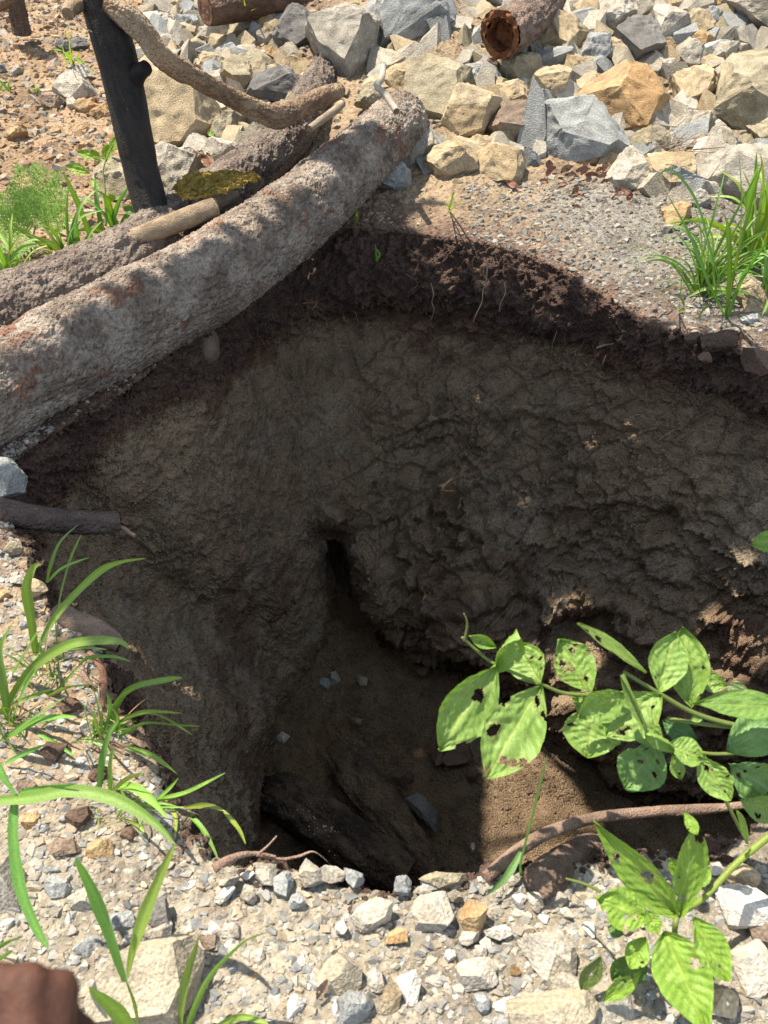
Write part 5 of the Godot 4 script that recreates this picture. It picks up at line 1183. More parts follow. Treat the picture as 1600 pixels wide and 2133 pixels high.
func build_wood() -> void:
	var red_rot := [Color(0.22, 0.09, 0.05), Color(0.38, 0.17, 0.08)]
	var pale_cut := [Color(0.45, 0.35, 0.24), Color(0.33, 0.25, 0.17)]
	var cut := [Color(0.20, 0.12, 0.085), Color(0.30, 0.19, 0.13)]
	limb("fallen_log", "thick pale barked log lying across the corner of the pit", "log", pv([-1.217, 0.1, -1.62, -1.084, 0.1, -1.788, -0.939, 0.1, -1.991, -0.762, 0.11, -2.184, -0.606, 0.12, -2.355, -0.471, 0.13, -2.566, -0.339, 0.14, -2.801, -0.19, 0.16, -3.09, -0.06, 0.18, -3.369, 0.089, 0.21, -3.647]), [0.126, 0.134, 0.142, 0.145, 0.144, 0.141, 0.137, 0.131, 0.125, 0.121], [GREY_BARK, Color(0.22, 0.18, 0.155), RED_BARK], 0.008, 0.008, 230, 760, [[0, cut, 0.004], [1, cut, 0.004]], 1, null, 0.8)
	limb("fallen_log", "darker rough log lying behind the thick pale log", "log", pv([-1.313, 0.13, -1.879, -1.181, 0.13, -2.093, -1.011, 0.13, -2.274, -0.83, 0.14, -2.525, -0.667, 0.13, -2.95, -0.492, 0.14, -3.408, -0.391, 0.17, -3.726, -0.328, 0.2, -4.135, -0.284, 0.22, -4.455]), [0.125, 0.128, 0.125, 0.118, 0.110, 0.100, 0.090, 0.080, 0.070], [Color(0.30, 0.26, 0.235), Color(0.18, 0.145, 0.13)], 0.011, 0.016, 130, 420, [[0, cut, 0.004], [1, cut, 0.004]], 2, null, 0.5)
	var post := thing("wooden_post", "black charred wooden post leaning behind the log", "post")
	put("bark", limb_mesh(pv([-0.778, 0.042, -2.602, -0.808, 0.18, -2.655, -0.835, 0.308, -2.713, -0.85, 0.452, -2.757, -0.866, 0.597, -2.817, -0.881, 0.715, -2.85, -0.901, 0.838, -2.889, -0.94, 1.047, -2.943]), PackedFloat32Array([0.059, 0.060, 0.060, 0.060, 0.064, 0.065, 0.067, 0.064]), 64, 220, [Color(0.020, 0.020, 0.022), Color(0.042, 0.039, 0.038)], 0.0016, 0.006, 3), matter("charred_wood", 8.0, 0.25, 33, true, 0.62, 0.7), post)
	put("knot", limb_mesh(pv([-0.855, 0.595, -2.815, -0.823, 0.614, -2.806, -0.798, 0.632, -2.795, -0.777, 0.645, -2.781, -0.766, 0.653, -2.774]), PackedFloat32Array([0.044, 0.034, 0.025, 0.021, 0.019]), 28, 26, [Color(0.018, 0.018, 0.020), Color(0.04, 0.037, 0.036)], 0.003, 0.006, 4), mats["charred_wood"], post)
	put("stub", limb_mesh(pv([-0.939, 0.812, -2.891, -0.968, 0.81, -2.805, -0.972, 0.8, -2.765]), PackedFloat32Array([0.022, 0.024, 0.02]), 24, 20, [OLD_WOOD, PALE_WOOD], 0.002, 0.004, 5), wood_mat(), post)
	put("wire", limb_mesh(pv([-0.983, 0.847, -2.841, -0.961, 0.808, -2.788, -0.938, 0.771, -2.766, -0.913, 0.75, -2.773]), PackedFloat32Array([0.0022, 0.0022, 0.0018]), 8, 30, [Color(0.55, 0.52, 0.45), Color(0.5, 0.47, 0.4)], 0.0, 0.0, 6), wood_mat(), post)
	limb("bent_branch", "bent brown branch running from the black post down to the log", "branch", pv([-0.859, 0.811, -2.833, -0.808, 0.787, -2.81, -0.763, 0.738, -2.817, -0.729, 0.679, -2.815, -0.688, 0.634, -2.84, -0.645, 0.596, -2.873, -0.586, 0.535, -2.954, -0.504, 0.463, -3.022, -0.429, 0.408, -3.081, -0.388, 0.374, -3.188, -0.329, 0.35, -3.362, -0.261, 0.337, -3.519, -0.195, 0.326, -3.649]), [0.035, 0.041, 0.038, 0.037, 0.036, 0.035, 0.037, 0.038, 0.041, 0.043, 0.039, 0.036, 0.031], [Color(0.45, 0.34, 0.235), Color(0.25, 0.175, 0.125), Color(0.52, 0.45, 0.36)], 0.0045, 0.012, 72, 330, [[0, pale_cut, 0.006], [1, pale_cut, 0.004]], 7)
	limb("cut_pole", "smooth weathered pole leaning across the foot of the black post", "pole", pv([-0.943, 0.211, -2.375, -0.855, 0.225, -2.431, -0.753, 0.242, -2.491, -0.65, 0.256, -2.561, -0.584, 0.26, -2.622]), [0.031, 0.032, 0.032, 0.033, 0.033], [Color(0.40, 0.32, 0.23), Color(0.27, 0.21, 0.155)], 0.0015, 0.004, 44, 120, [[0, pale_cut, 0.003], [1, pale_cut, 0.003]], 8, wood_mat())
	limb("split_timber", "short split grey timber behind the pole on the log", "timber", pv([-0.695, 0.21, -2.657, -0.629, 0.228, -2.703, -0.584, 0.236, -2.753, -0.546, 0.242, -2.801]), [0.027, 0.034, 0.034, 0.033], [Color(0.36, 0.31, 0.26), Color(0.24, 0.20, 0.165)], 0.003, 0.006, 30, 80, [[0, pale_cut, 0.003], [1, pale_cut, 0.003]], 9, wood_mat())
	var hollow := thing("hollow_log", "short rotten hollow log with a red broken end on the heap", "log")
	put("bark", limb_mesh(pv([0.544, 0.42, -4.14, 0.631, 0.426, -4.259, 0.719, 0.433, -4.407, 0.799, 0.442, -4.557, 0.869, 0.452, -4.709]), PackedFloat32Array([0.103, 0.099, 0.092, 0.083, 0.073]), 80, 150, [Color(0.34, 0.26, 0.22), DARK_BARK], 0.009, 0.012, 10, false), bark_mat(), hollow)
	put("rotten_core", limb_mesh(pv([0.544, 0.42, -4.14, 0.631, 0.426, -4.259, 0.719, 0.433, -4.407, 0.799, 0.442, -4.557, 0.869, 0.452, -4.709]), PackedFloat32Array([0.074, 0.071, 0.066, 0.060, 0.053]), 60, 110, red_rot, 0.012, 0.022, 12, false), wood_mat(), hollow)
	put("broken_rim", rim_mesh(Vector3(0.544, 0.42, -4.14), Vector3(-0.593, -0.04, 0.804), 0.103, 0.072, red_rot, 0.014, 10), wood_mat(), hollow)
	put("rotten_core", end_mesh(Vector3(0.597, 0.423, -4.213), Vector3(-0.593, -0.04, 0.804), 0.075, red_rot, 0.02, 4), wood_mat(), hollow)
	limb("rotten_wood", "short piece of rotten red wood on the right rim", "wood", pv([1.035, 0.003, -2.167, 1.071, 0.021, -2.157, 1.108, 0.037, -2.144, 1.131, 0.044, -2.137]), [0.027, 0.029, 0.028, 0.023], [Color(0.17, 0.12, 0.10), Color(0.11, 0.08, 0.065)], 0.005, 0.008, 36, 50, [[1, red_rot, 0.012]], 26, null)
	limb("white_stick", "thin whitish forked stick lying on the far end of the log", "stick", pv([0, 0.475, -3.459, -0.01, 0.441, -3.396, -0.028, 0.429, -3.357, 0.009, 0.413, -3.284, 0.048, 0.384, -3.198]), [0.010, 0.013, 0.013, 0.013, 0.013], [Color(0.62, 0.58, 0.52), Color(0.5, 0.45, 0.4)], 0.0008, 0.002, 20, 70, [[0, pale_cut, 0.003], [1, pale_cut, 0.003]], 11, wood_mat())
	limb("dry_stick", "pale barkless stick lying along the top of the log", "stick", pv([-0.291, 0.323, -3.194, -0.247, 0.333, -3.26, -0.192, 0.349, -3.333, -0.171, 0.355, -3.381]), [0.013, 0.015, 0.017, 0.017], [Color(0.50, 0.42, 0.33), Color(0.36, 0.29, 0.22)], 0.001, 0.003, 20, 60, [[0, pale_cut, 0.003], [1, pale_cut, 0.003]], 12, wood_mat())
	limb("cut_log", "brown cut log at the top edge behind the rubble", "log", pv([-0.958, 0.371, -4.84, -0.791, 0.369, -4.979, -0.594, 0.37, -5.121, -0.335, 0.364, -5.328]), [0.077, 0.082, 0.086, 0.084], [Color(0.22, 0.15, 0.115), Color(0.15, 0.10, 0.08)], 0.005, 0.012, 70, 120, [[0, [Color(0.24, 0.13, 0.09), Color(0.33, 0.2, 0.14)], 0.004]], 13, null)
	limb("dead_trunk", "dark upright dead trunk in the top left corner", "trunk", pv([-2.015, 0.24, -4.921, -2.005, 0.309, -4.92, -1.992, 0.401, -4.912, -1.98, 0.528, -4.926]), [0.053, 0.050, 0.047, 0.043], [Color(0.20, 0.15, 0.12), Color(0.12, 0.09, 0.075)], 0.006, 0.01, 50, 90, [], 14, null)
	limb("pale_pole", "long pale pole lying behind the dead trunk", "pole", pv([-2.389, 0.15, -5.821, -2.265, 0.183, -5.854, -2.141, 0.222, -5.893]), [0.025, 0.025, 0.022], [Color(0.50, 0.45, 0.38), Color(0.40, 0.35, 0.29)], 0.001, 0.003, 20, 40, [], 15, wood_mat())
	limb("branch_stub", "orange brown branch tip cut by the top left corner", "branch", pv([-1.185, 0.838, -2.691, -1.142, 0.842, -2.695, -1.121, 0.85, -2.703, -1.106, 0.862, -2.715]), [0.023, 0.020, 0.014, 0.010], [Color(0.40, 0.26, 0.16), Color(0.28, 0.18, 0.11)], 0.002, 0.004, 30, 40, [], 16, wood_mat())
	limb("wooden_stub", "rounded brown wooden stub poking out of the pit wall under the log", "stub", pv([-0.683, -0.03, -2.459, -0.655, -0.062, -2.385, -0.63, -0.089, -2.329, -0.615, -0.109, -2.281, -0.606, -0.119, -2.256]), [0.051, 0.054, 0.054, 0.048, 0.023], [Color(0.25, 0.195, 0.155), Color(0.18, 0.14, 0.11)], 0.001, 0.005, 44, 60, [], 17, wood_mat())
	limb("cut_root", "dark cut root jutting from the left wall of the pit", "root", pv([-0.995, 0.01, -1.41, -0.939, -0.01, -1.404, -0.878, -0.042, -1.415, -0.814, -0.069, -1.43, -0.755, -0.09, -1.451, -0.723, -0.101, -1.469]), [0.029, 0.032, 0.034, 0.034, 0.032, 0.029], [Color(0.17, 0.135, 0.125), Color(0.115, 0.088, 0.085)], 0.0025, 0.006, 48, 120, [[1, [Color(0.2,0.1,0.08), Color(0.12,0.07,0.06)], 0.012]], 18, null)
	limb("root_splinter", "pale splinter at the broken end of the dark cut root", "splinter", pv([-0.722, -0.101, -1.454, -0.703, -0.109, -1.447, -0.687, -0.118, -1.438, -0.672, -0.123, -1.432]), [0.006, 0.006, 0.006, 0.006], [Color(0.45, 0.32, 0.25), Color(0.36, 0.25, 0.19)], 0.0008, 0.002, 14, 30, [], 19, wood_mat())
	limb("cut_root", "smooth pinkish root stub on the left rim beneath the grass", "root", pv([-0.743, -0.002, -1.087, -0.706, -0.011, -1.063, -0.659, -0.016, -1.044, -0.617, -0.023, -1.023, -0.591, -0.035, -1.012]), [0.020, 0.024, 0.026, 0.024, 0.017], [Color(0.36, 0.27, 0.225), Color(0.27, 0.20, 0.165)], 0.0015, 0.005, 44, 80, [[1, cut, 0.008]], 20, wood_mat())
	limb("long_root", "long bare brown root arching over the near right of the pit", "root", pv([0.175, 0.004, -0.499, 0.203, -0.001, -0.522, 0.24, -0.003, -0.549, 0.287, -0.004, -0.576, 0.355, -0.017, -0.605, 0.432, -0.027, -0.623, 0.52, -0.042, -0.637, 0.597, -0.049, -0.644, 0.666, -0.055, -0.652, 0.726, -0.059, -0.662, 0.782, -0.053, -0.669]), [0.009, 0.009, 0.009, 0.009, 0.009, 0.010, 0.010, 0.010, 0.008, 0.007, 0.007], [Color(0.34, 0.25, 0.20), Color(0.23, 0.16, 0.125)], 0.0012, 0.004, 28, 200, [], 21, wood_mat())
	limb("thick_root", "thick rough root stub rising from the near rim", "root", pv([0.262, 0.019, -0.485, 0.295, -0.011, -0.512, 0.344, -0.058, -0.55, 0.388, -0.096, -0.582, 0.414, -0.12, -0.601]), [0.025, 0.029, 0.032, 0.033, 0.024], [Color(0.24, 0.18, 0.145), Color(0.155, 0.112, 0.09)], 0.004, 0.008, 60, 80, [[1, cut, 0.012]], 22, null)
	limb("red_root", "curling reddish root on the left rim", "root", pv([-0.633, 0.014, -0.961, -0.614, 0.01, -0.943, -0.597, 0.004, -0.923, -0.589, -0.005, -0.9, -0.58, -0.001, -0.862, -0.576, 0, -0.834]), [0.005, 0.006, 0.007, 0.007, 0.006, 0.005], [Color(0.40, 0.22, 0.16), Color(0.30, 0.17, 0.13)], 0.0008, 0.003, 16, 60, [], 23, wood_mat())
	limb("thin_root", "slim root loop beside the curling reddish root", "root", pv([-0.637, 0.012, -0.946, -0.635, 0.012, -0.918, -0.615, 0.012, -0.889, -0.591, 0.012, -0.875]), [0.004, 0.004, 0.004, 0.003], [Color(0.45, 0.33, 0.26), Color(0.34, 0.24, 0.19)], 0.0005, 0.003, 12, 50, [], 24, wood_mat())
	var rim_root := thing("rim_root", "tangled thin root spreading along the near rim of the pit", "root")
	put("rootlet", limb_mesh(pv([-0.286, 0.057, -0.495, -0.268, 0.055, -0.508, -0.248, 0.042, -0.523, -0.222, 0.024, -0.533, -0.19, 0.01, -0.533]), PackedFloat32Array([0.008, 0.008, 0.006, 0.004, 0.003]), 12, 60, [Color(0.44, 0.32, 0.26), Color(0.32, 0.22, 0.18)], 0.0006, 0.003, 30), wood_mat(), rim_root)
	put("rootlet", limb_mesh(pv([-0.222, 0.024, -0.533, -0.187, -0.004, -0.534, -0.155, -0.021, -0.545, -0.13, -0.025, -0.555, -0.112, -0.042, -0.552, -0.096, -0.053, -0.541]), PackedFloat32Array([0.004, 0.003, 0.003, 0.003, 0.002, 0.001]), 12, 60, [Color(0.44, 0.32, 0.26), Color(0.32, 0.22, 0.18)], 0.0006, 0.003, 31), wood_mat(), rim_root)
	put("rootlet", limb_mesh(pv([-0.248, 0.042, -0.523, -0.258, 0.045, -0.511, -0.274, 0.058, -0.496]), PackedFloat32Array([0.004, 0.003, 0.003]), 12, 60, [Color(0.44, 0.32, 0.26), Color(0.32, 0.22, 0.18)], 0.0006, 0.003, 32), wood_mat(), rim_root)
	put("rootlet", limb_mesh(pv([-0.218, 0.024, -0.533, -0.203, 0.024, -0.548, -0.19, 0.025, -0.563]), PackedFloat32Array([0.004, 0.003, 0.003]), 12, 60, [Color(0.44, 0.32, 0.26), Color(0.32, 0.22, 0.18)], 0.0006, 0.003, 33), wood_mat(), rim_root)
	put_root("hair root dangling longest from the far rim", pv([0.398, -0.02, -2.78, 0.388, -0.069, -2.703, 0.375, -0.078, -2.665, 0.37, -0.103, -2.627, 0.349, -0.121, -2.581, 0.331, -0.138, -2.535]), 0.0036, 50)
	put_root("short hair root beside the longest dangling root", pv([0.455, -0.059, -2.685, 0.457, -0.07, -2.646, 0.446, -0.085, -2.616, 0.434, -0.095, -2.592, 0.429, -0.11, -2.563]), 0.0022, 51)
	put_root("fine root hanging from the dark soil below the gravel", pv([0.182, -0.094, -2.749, 0.191, -0.118, -2.711, 0.184, -0.131, -2.669, 0.191, -0.146, -2.641, 0.179, -0.17, -2.602]), 0.0017, 52)
	put_root("fine root hanging near the middle of the far lip", pv([0.085, -0.092, -2.821, 0.131, -0.104, -2.767, 0.093, -0.12, -2.722]), 0.0015, 53)
	put_root("fine root hanging right of the overhanging lip", pv([0.637, -0.144, -2.486, 0.613, -0.165, -2.423, 0.605, -0.191, -2.369]), 0.0018, 54)
	put_root("curved root lying on the right pit wall", pv([0.947, -0.41, -2.15, 0.991, -0.406, -2.168, 1.033, -0.392, -2.196, 1.094, -0.373, -2.215, 1.134, -0.369, -2.205, 1.164, -0.353, -2.207, 1.203, -0.348, -2.17, 1.237, -0.338, -2.152]), 0.0029, 55)
	put_root("pale stick lodged in the far right lip", pv([0.748, -0.115, -2.332, 0.774, -0.097, -2.321, 0.795, -0.083, -2.307]), 0.0039, 56)
	put_root("tiny white root below the lodged stick", pv([0.774, -0.122, -2.296, 0.757, -0.135, -2.256]), 0.0017, 57)
	put_root("thin root on the shaded wall under the log", pv([-0.314, -0.139, -2.675, -0.258, -0.131, -2.669, -0.276, -0.146, -2.641]), 0.0017, 58)
	limb("buried_log", "soil covered log sloping down the middle of the pit floor", "log", pv([-0.23, -1.72, -1.634, -0.119, -1.67, -1.458, 0, -1.65, -1.309, 0.093, -1.65, -1.196, 0.183, -1.67, -1.096]), [0.063, 0.091, 0.096, 0.089, 0.073], [Color(0.24, 0.175, 0.115), Color(0.12, 0.087, 0.065)], 0.01, 0.06, 80, 110, [], 60, null)
	limb("buried_log", "black mouldy log beside the soil covered log on the pit floor", "log", pv([-0.525, -1.72, -1.482, -0.368, -1.65, -1.368, -0.205, -1.6, -1.25, -0.073, -1.58, -1.151, 0.071, -1.6, -1.054]), [0.069, 0.097, 0.101, 0.098, 0.082], [Color(0.07, 0.054, 0.046), Color(0.19, 0.14, 0.10)], 0.01, 0.055, 80, 120, [], 61, null)
	build_mould(pv([-0.295, -1.545, -1.26, -0.253, -1.545, -1.24, -0.212, -1.545, -1.22, -0.171, -1.545, -1.2, -0.13, -1.545, -1.18, -0.09, -1.545, -1.16]))
	var slate := put("stone", outlined_stone(PackedVector2Array([Vector2(-0.085, 0.065), Vector2(-0.05, 0.085), Vector2(-0.01, 0.06), Vector2(0.075, -0.06), Vector2(0.07, -0.085), Vector2(0.045, -0.08), Vector2(-0.08, 0.03)]), 0.06, "k", 4, 77), stone_mat("k"))
	slate.position = Vector3(0.176, -1.6, -1.316)
	slate.rotation.x = -1.2
	tag(slate, "smooth dark slate coloured stone on the pit floor", "stone", "stones on the pit floor")
	pit_stone("reddish brown clod on the pit floor below the leaves", "d", Vector3(0.316, -1.655, -1.589), Vector3(0.139, 0.090, 0.112), 0)
	pit_stone("small dark clod beside the reddish brown clod", "d", Vector3(0.371, -1.655, -1.514), Vector3(0.066, 0.046, 0.057), 1)
	pit_stone("pale pebble at the foot of the left wall", "w", Vector3(-0.44, -1.655, -1.674), Vector3(0.050, 0.037, 0.046), 2)
	pit_stone("bluish stone at the back of the pit floor", "b", Vector3(-0.27, -1.655, -1.943), Vector3(0.063, 0.066, 0.082), 3)
	pit_stone("grey stone beside the bluish stone in the pit", "g", Vector3(-0.227, -1.655, -1.976), Vector3(0.058, 0.039, 0.049), 4)
	pit_stone("small red pebble in the middle of the pit floor", "n", Vector3(-0.12, -1.655, -1.753), Vector3(0.046, 0.033, 0.042), 5)
	pit_stone("olive pebble at the back of the pit floor", "v", Vector3(-0.099, -1.655, -1.956), Vector3(0.053, 0.039, 0.048), 6)
	pit_stone("tiny white chip on the shaded floor", "w", Vector3(0.346, -1.655, -1.207), Vector3(0.021, 0.030, 0.037), 7)
	pit_stone("flat brown clod beside the soil covered log", "d", Vector3(0.08, -1.655, -1.503), Vector3(0.066, 0.060, 0.075), 8)
	pit_stone("brown clod left of the reddish clod", "d", Vector3(0.234, -1.655, -1.583), Vector3(0.076, 0.047, 0.058), 9)
	pit_stone("low clod under the far wall's overhang", "d", Vector3(0.178, -1.655, -2.007), Vector3(0.064, 0.035, 0.044), 10)

func put_root(label: String, path: PackedVector3Array, rad: float, s: int) -> void:
	var o := put("hanging_root", limb_mesh(path, PackedFloat32Array([rad, rad * 0.8, rad * 0.55, rad * 0.3]), 8, 60, [Color(0.40, 0.30, 0.23), Color(0.26, 0.19, 0.145)], 0.0003, 0.001, s), wood_mat())
	tag(o, label, "root", "thin roots hanging in the pit")

func pit_stone(label: String, colour: String, at: Vector3, size: Vector3, s: int) -> void:
	var o := put("stone", pebble_mesh(colour, 4, 700 + s, 16), stone_mat(colour))
	o.position = at
	o.basis = Basis(Vector3.UP, s * 1.3) * Basis.from_scale(size)
	tag(o, label, "stone", "stones on the pit floor")

# ---------- loose cover: gravel, crumbs, litter
func swarm(called: String, parent: Node, m: Mesh, mat: Material, where: Array, tints: PackedColorArray) -> MultiMeshInstance3D:
	var mm := MultiMesh.new()
	mm.transform_format = MultiMesh.TRANSFORM_3D
	mm.use_colors = true
	mm.mesh = m
	mm.instance_count = where.size()
	for i in where.size():
		mm.set_instance_transform(i, where[i])
		mm.set_instance_color(i, tints[i])
	var o := MultiMeshInstance3D.new()
	o.name = called if parent != self else numbered(called)
	o.multimesh = mm
	o.material_override = mat
	parent.add_child(o, true)
	return o

func shard_mesh(s: int, cuts := 6, steps := 1, rough := 0.02) -> ArrayMesh:
	rng.seed = 9000 + s
	var faces := []
	for k in cuts:
		faces.append([Vector3(rng.randfn(), rng.randfn(), rng.randfn()).normalized(), rng.randf_range(0.34, 0.48), rng.randf()])
	for n in [Vector3.RIGHT, Vector3.LEFT, Vector3.UP, Vector3.DOWN, Vector3.BACK, Vector3.FORWARD]:
		faces.append([n, rng.randf_range(0.40, 0.52), rng.randf()])
	return stone_mesh(faces, [Color(1, 1, 1), Color(0.86, 0.86, 0.86)], steps, rough, s)

func any_turn() -> Basis:
	return Basis(Vector3(rng.randfn(), rng.randfn(), rng.randfn()).normalized(), rng.randf() * TAU)

# how many stones a square metre of ground carries, their size, and their colours
func cover_at(p: Vector3) -> Array:
	var d := -p.z
	if d < 1.75 and p.x < 0.95 and p.x > -1.25:
		return [17000.0, 0.003, 0.022, 0]
	if p.x > 0.35 and d > 2.0 and d < 3.35:
		return [6000.0, 0.005, 0.028, 1]
	if p.x < -0.35 and d > 2.6:
		return [2000.0, 0.008, 0.055, 2]
	if d > 3.2:
		return [500.0, 0.010, 0.05, 3]
	return [4200.0, 0.004, 0.020, 4]

const GRITS := [
	[Color(0.56, 0.53, 0.47), Color(0.52, 0.51, 0.48), Color(0.46, 0.48, 0.49), Color(0.60, 0.53, 0.42), Color(0.76, 0.75, 0.72), Color(0.40, 0.43, 0.46)],
	[Color(0.38, 0.39, 0.38), Color(0.46, 0.46, 0.44), Color(0.32, 0.34, 0.36), Color(0.30, 0.25, 0.20), Color(0.55, 0.53, 0.50), Color(0.40, 0.34, 0.27)],
	[Color(0.50, 0.36, 0.23), Color(0.46, 0.30, 0.17), Color(0.55, 0.46, 0.36), Color(0.58, 0.52, 0.45), Color(0.34, 0.24, 0.19), Color(0.45, 0.42, 0.38)],
	[Color(0.42, 0.38, 0.31), Color(0.36, 0.34, 0.31), Color(0.50, 0.43, 0.32), Color(0.55, 0.52, 0.47), Color(0.28, 0.25, 0.21), Color(0.44, 0.36, 0.25)],
	[Color(0.52, 0.42, 0.30), Color(0.46, 0.36, 0.26), Color(0.58, 0.50, 0.40), Color(0.42, 0.32, 0.23), Color(0.60, 0.57, 0.52), Color(0.36, 0.26, 0.20)],
]
const GRAVELS := [
	["pale mixed gravel strewn over the near rim", "gravel"], ["grey crushed gravel above the far right rim", "gravel"], ["orange brown gravel spread behind the logs on the left", "gravel"],
	["small rubble filling the gaps of the rock heap", "rubble"], ["tan grit between the pit and the rock heap", "grit"],
]

func build_cover() -> void:
	var shapes := [shard_mesh(1), shard_mesh(2, 8), shard_mesh(3, 14)]
	var grit_mat := matter("gravel_stone", 26.0, 0.12, 120, true, 0.85, 0.72)
	var where := []
	var tints := []
	for g in 5:
		where.append([[], [], []])
		tints.append([PackedColorArray(), PackedColorArray(), PackedColorArray()])
	rng.seed = 77
	for r in range(1, rim_row):
		for c in cols:
			var p := land[r * cols + c]
			if p.z < -6.6 or p.z > 0.05 or absf(p.x) > 3.2: continue
			var e1 := land[r * cols + (c + 1) % cols] - p
			var e2 := land[(r - 1) * cols + c] - p
			var area := e1.cross(e2).length()
			var kind := cover_at(p)
			var g: int = kind[3]
			var patch := 1.0 + 0.9 * fine.get_noise_3d(p.x * 3.0, 7.0, p.z * 3.0)
			var want: float = area * kind[0] * patch
			var many := int(want) + (1 if rng.randf() < want - int(want) else 0)
			for k in many:
				var size: float = kind[1] + (kind[2] - kind[1]) * pow(rng.randf(), 3.8)
				var at := p + e1 * rng.randf() + e2 * rng.randf() + land_n[r * cols + c] * size * 0.12
				var pick := rng.randi() % 3
				where[g][pick].append(Transform3D(any_turn().scaled(Vector3(size, size * rng.randf_range(0.6, 1.0), size * rng.randf_range(0.65, 1.0))), at))
				var col: Color = GRITS[g][mini(int(pow(rng.randf(), 1.3) * 6.0), 5)]
				tints[g][pick].append(col * rng.randf_range(0.55, 0.95))
	for g in 5:
		var o := thing("gravel", GRAVELS[g][0], GRAVELS[g][1])
		o.set_meta("kind", "stuff")
		for s in 3:
			if where[g][s].size(): swarm("pebbles", o, shapes[s], grit_mat, where[g][s], tints[g][s])
	# crumbs of soil on the pit wall and floor
	var clods := [shard_mesh(11, 18, 2, 0.06), shard_mesh(12, 18, 2, 0.06)]
	var groups := [["dark crumbs of topsoil along the pit lip", rim_row - 4, rim_row + 2 * WALL_STEPS, 16000, 0.004, 0.022, 0.0], ["chips of earth stuck to the pit wall", rim_row + 2 * WALL_STEPS, base_row, 26000, 0.003, 0.015, 3.0], ["loose crumbs and clods over the pit floor", base_row, base_row + 60, 14000, 0.004, 0.026, 7.1]]
	for k in groups:
		var w := [[], []]
		var t := [PackedColorArray(), PackedColorArray()]
		for i in int(k[3]):
			var r := rng.randi_range(k[1], k[2])
			var c := rng.randi() % cols
			var p := land[r * cols + c]
			if p.z > -0.9 and p.y < -0.3: continue
			var size: float = k[4] + (k[5] - k[4]) * pow(rng.randf(), 3.5)
			var pick := rng.randi() % 2
			var lv := float(r - rim_row) / WALL_STEPS
			w[pick].append(Transform3D(any_turn().scaled(Vector3(size, size * 0.8, size * 0.9)), p + land_n[r * cols + c] * size * 0.15 + Vector3(rng.randf_range(-0.004, 0.004), 0, rng.randf_range(-0.004, 0.004))))
			t[pick].append(soil(p, maxf(lv, 0.4), Vector3.UP) * rng.randf_range(0.8, 1.25))
		var o := thing("soil_crumbs", k[0], "soil")
		o.set_meta("kind", "stuff")
		for s in 2: swarm("crumbs", o, clods[s], mats["pit_soil"], w[s], t[s])

func build_hair_roots() -> void:
	rng.seed = 515
	var first := 0
	for i in 12: first += SEG[i]
	for i in 26:
		var c := first + rng.randi_range(60, 400)
		var r := rim_row + int(rng.randf_range(0.5, 2.0) * WALL_STEPS)
		var p := land[r * cols + c] + land_n[r * cols + c] * 0.004
		var path := PackedVector3Array([p])
		var drift := Vector3(rng.randfn(), 0, 0.3) * 0.006
		for k in rng.randi_range(4, 9):
			p += Vector3(rng.randfn() * 0.008, -rng.randf_range(0.008, 0.030), rng.randfn() * 0.004) + drift
			path.append(p)
		var rad := rng.randf_range(0.0007, 0.0017)
		var o := put("hanging_root", limb_mesh(path, PackedFloat32Array([rad, rad * 0.8, rad * 0.4]), 6, 40, [Color(0.38, 0.28, 0.21), Color(0.22, 0.16, 0.12)], 0.0, 0.0, 800 + i), wood_mat())
		tag(o, "hair thin root dangling from the dark lip of the far pit wall", "root", "hair thin roots under the pit lip")

func build_mould(path: PackedVector3Array) -> void:
	rng.seed = 31
	var w := []
	var t := PackedColorArray()
	for i in 150:
		var p := along(path, rng.randf()) + Vector3(rng.randfn() * 0.02, rng.randf_range(0.0, 0.03), rng.randfn() * 0.03)
		var s := rng.randf_range(0.003, 0.008)
		w.append(Transform3D(Basis.from_scale(Vector3.ONE * s), p))
		t.append(Color(0.72, 0.70, 0.68))
	var o := thing("mould_specks", "white mould specks on the black log in the pit", "mould")
	o.set_meta("kind", "stuff")
	swarm("specks", o, shard_mesh(21, 18), matter("mould", 20.0, 0.1, 140), w, t)

# ---------- green things
func leaf_mat(called: String, rough := 0.5) -> StandardMaterial3D:
	if mats.has(called): return mats[called]
	var m := StandardMaterial3D.new()
	m.resource_name = called
	m.vertex_color_use_as_albedo = true
	m.roughness = rough
	m.metallic_specular = 0.5
	m.cull_mode = BaseMaterial3D.CULL_DISABLED
	m.backlight_enabled = true
	m.backlight = Color(0.75, 0.82, 0.25)
	m.uv1_triplanar = true
	m.uv1_world_triplanar = true
	m.uv1_scale = Vector3.ONE * 30.0
	m.albedo_texture = grain(0.03, 0.78, 1.0, 200, 0, 256, 4)
	m.heightmap_enabled = true
	m.heightmap_scale = 0.06
	m.heightmap_texture = grain(0.05, 0.0, 1.0, 201, 0, 256, 3)
	mats[called] = m
	return m

const VIEW_SIDE := Vector3(0.0, 0.75, 0.66)

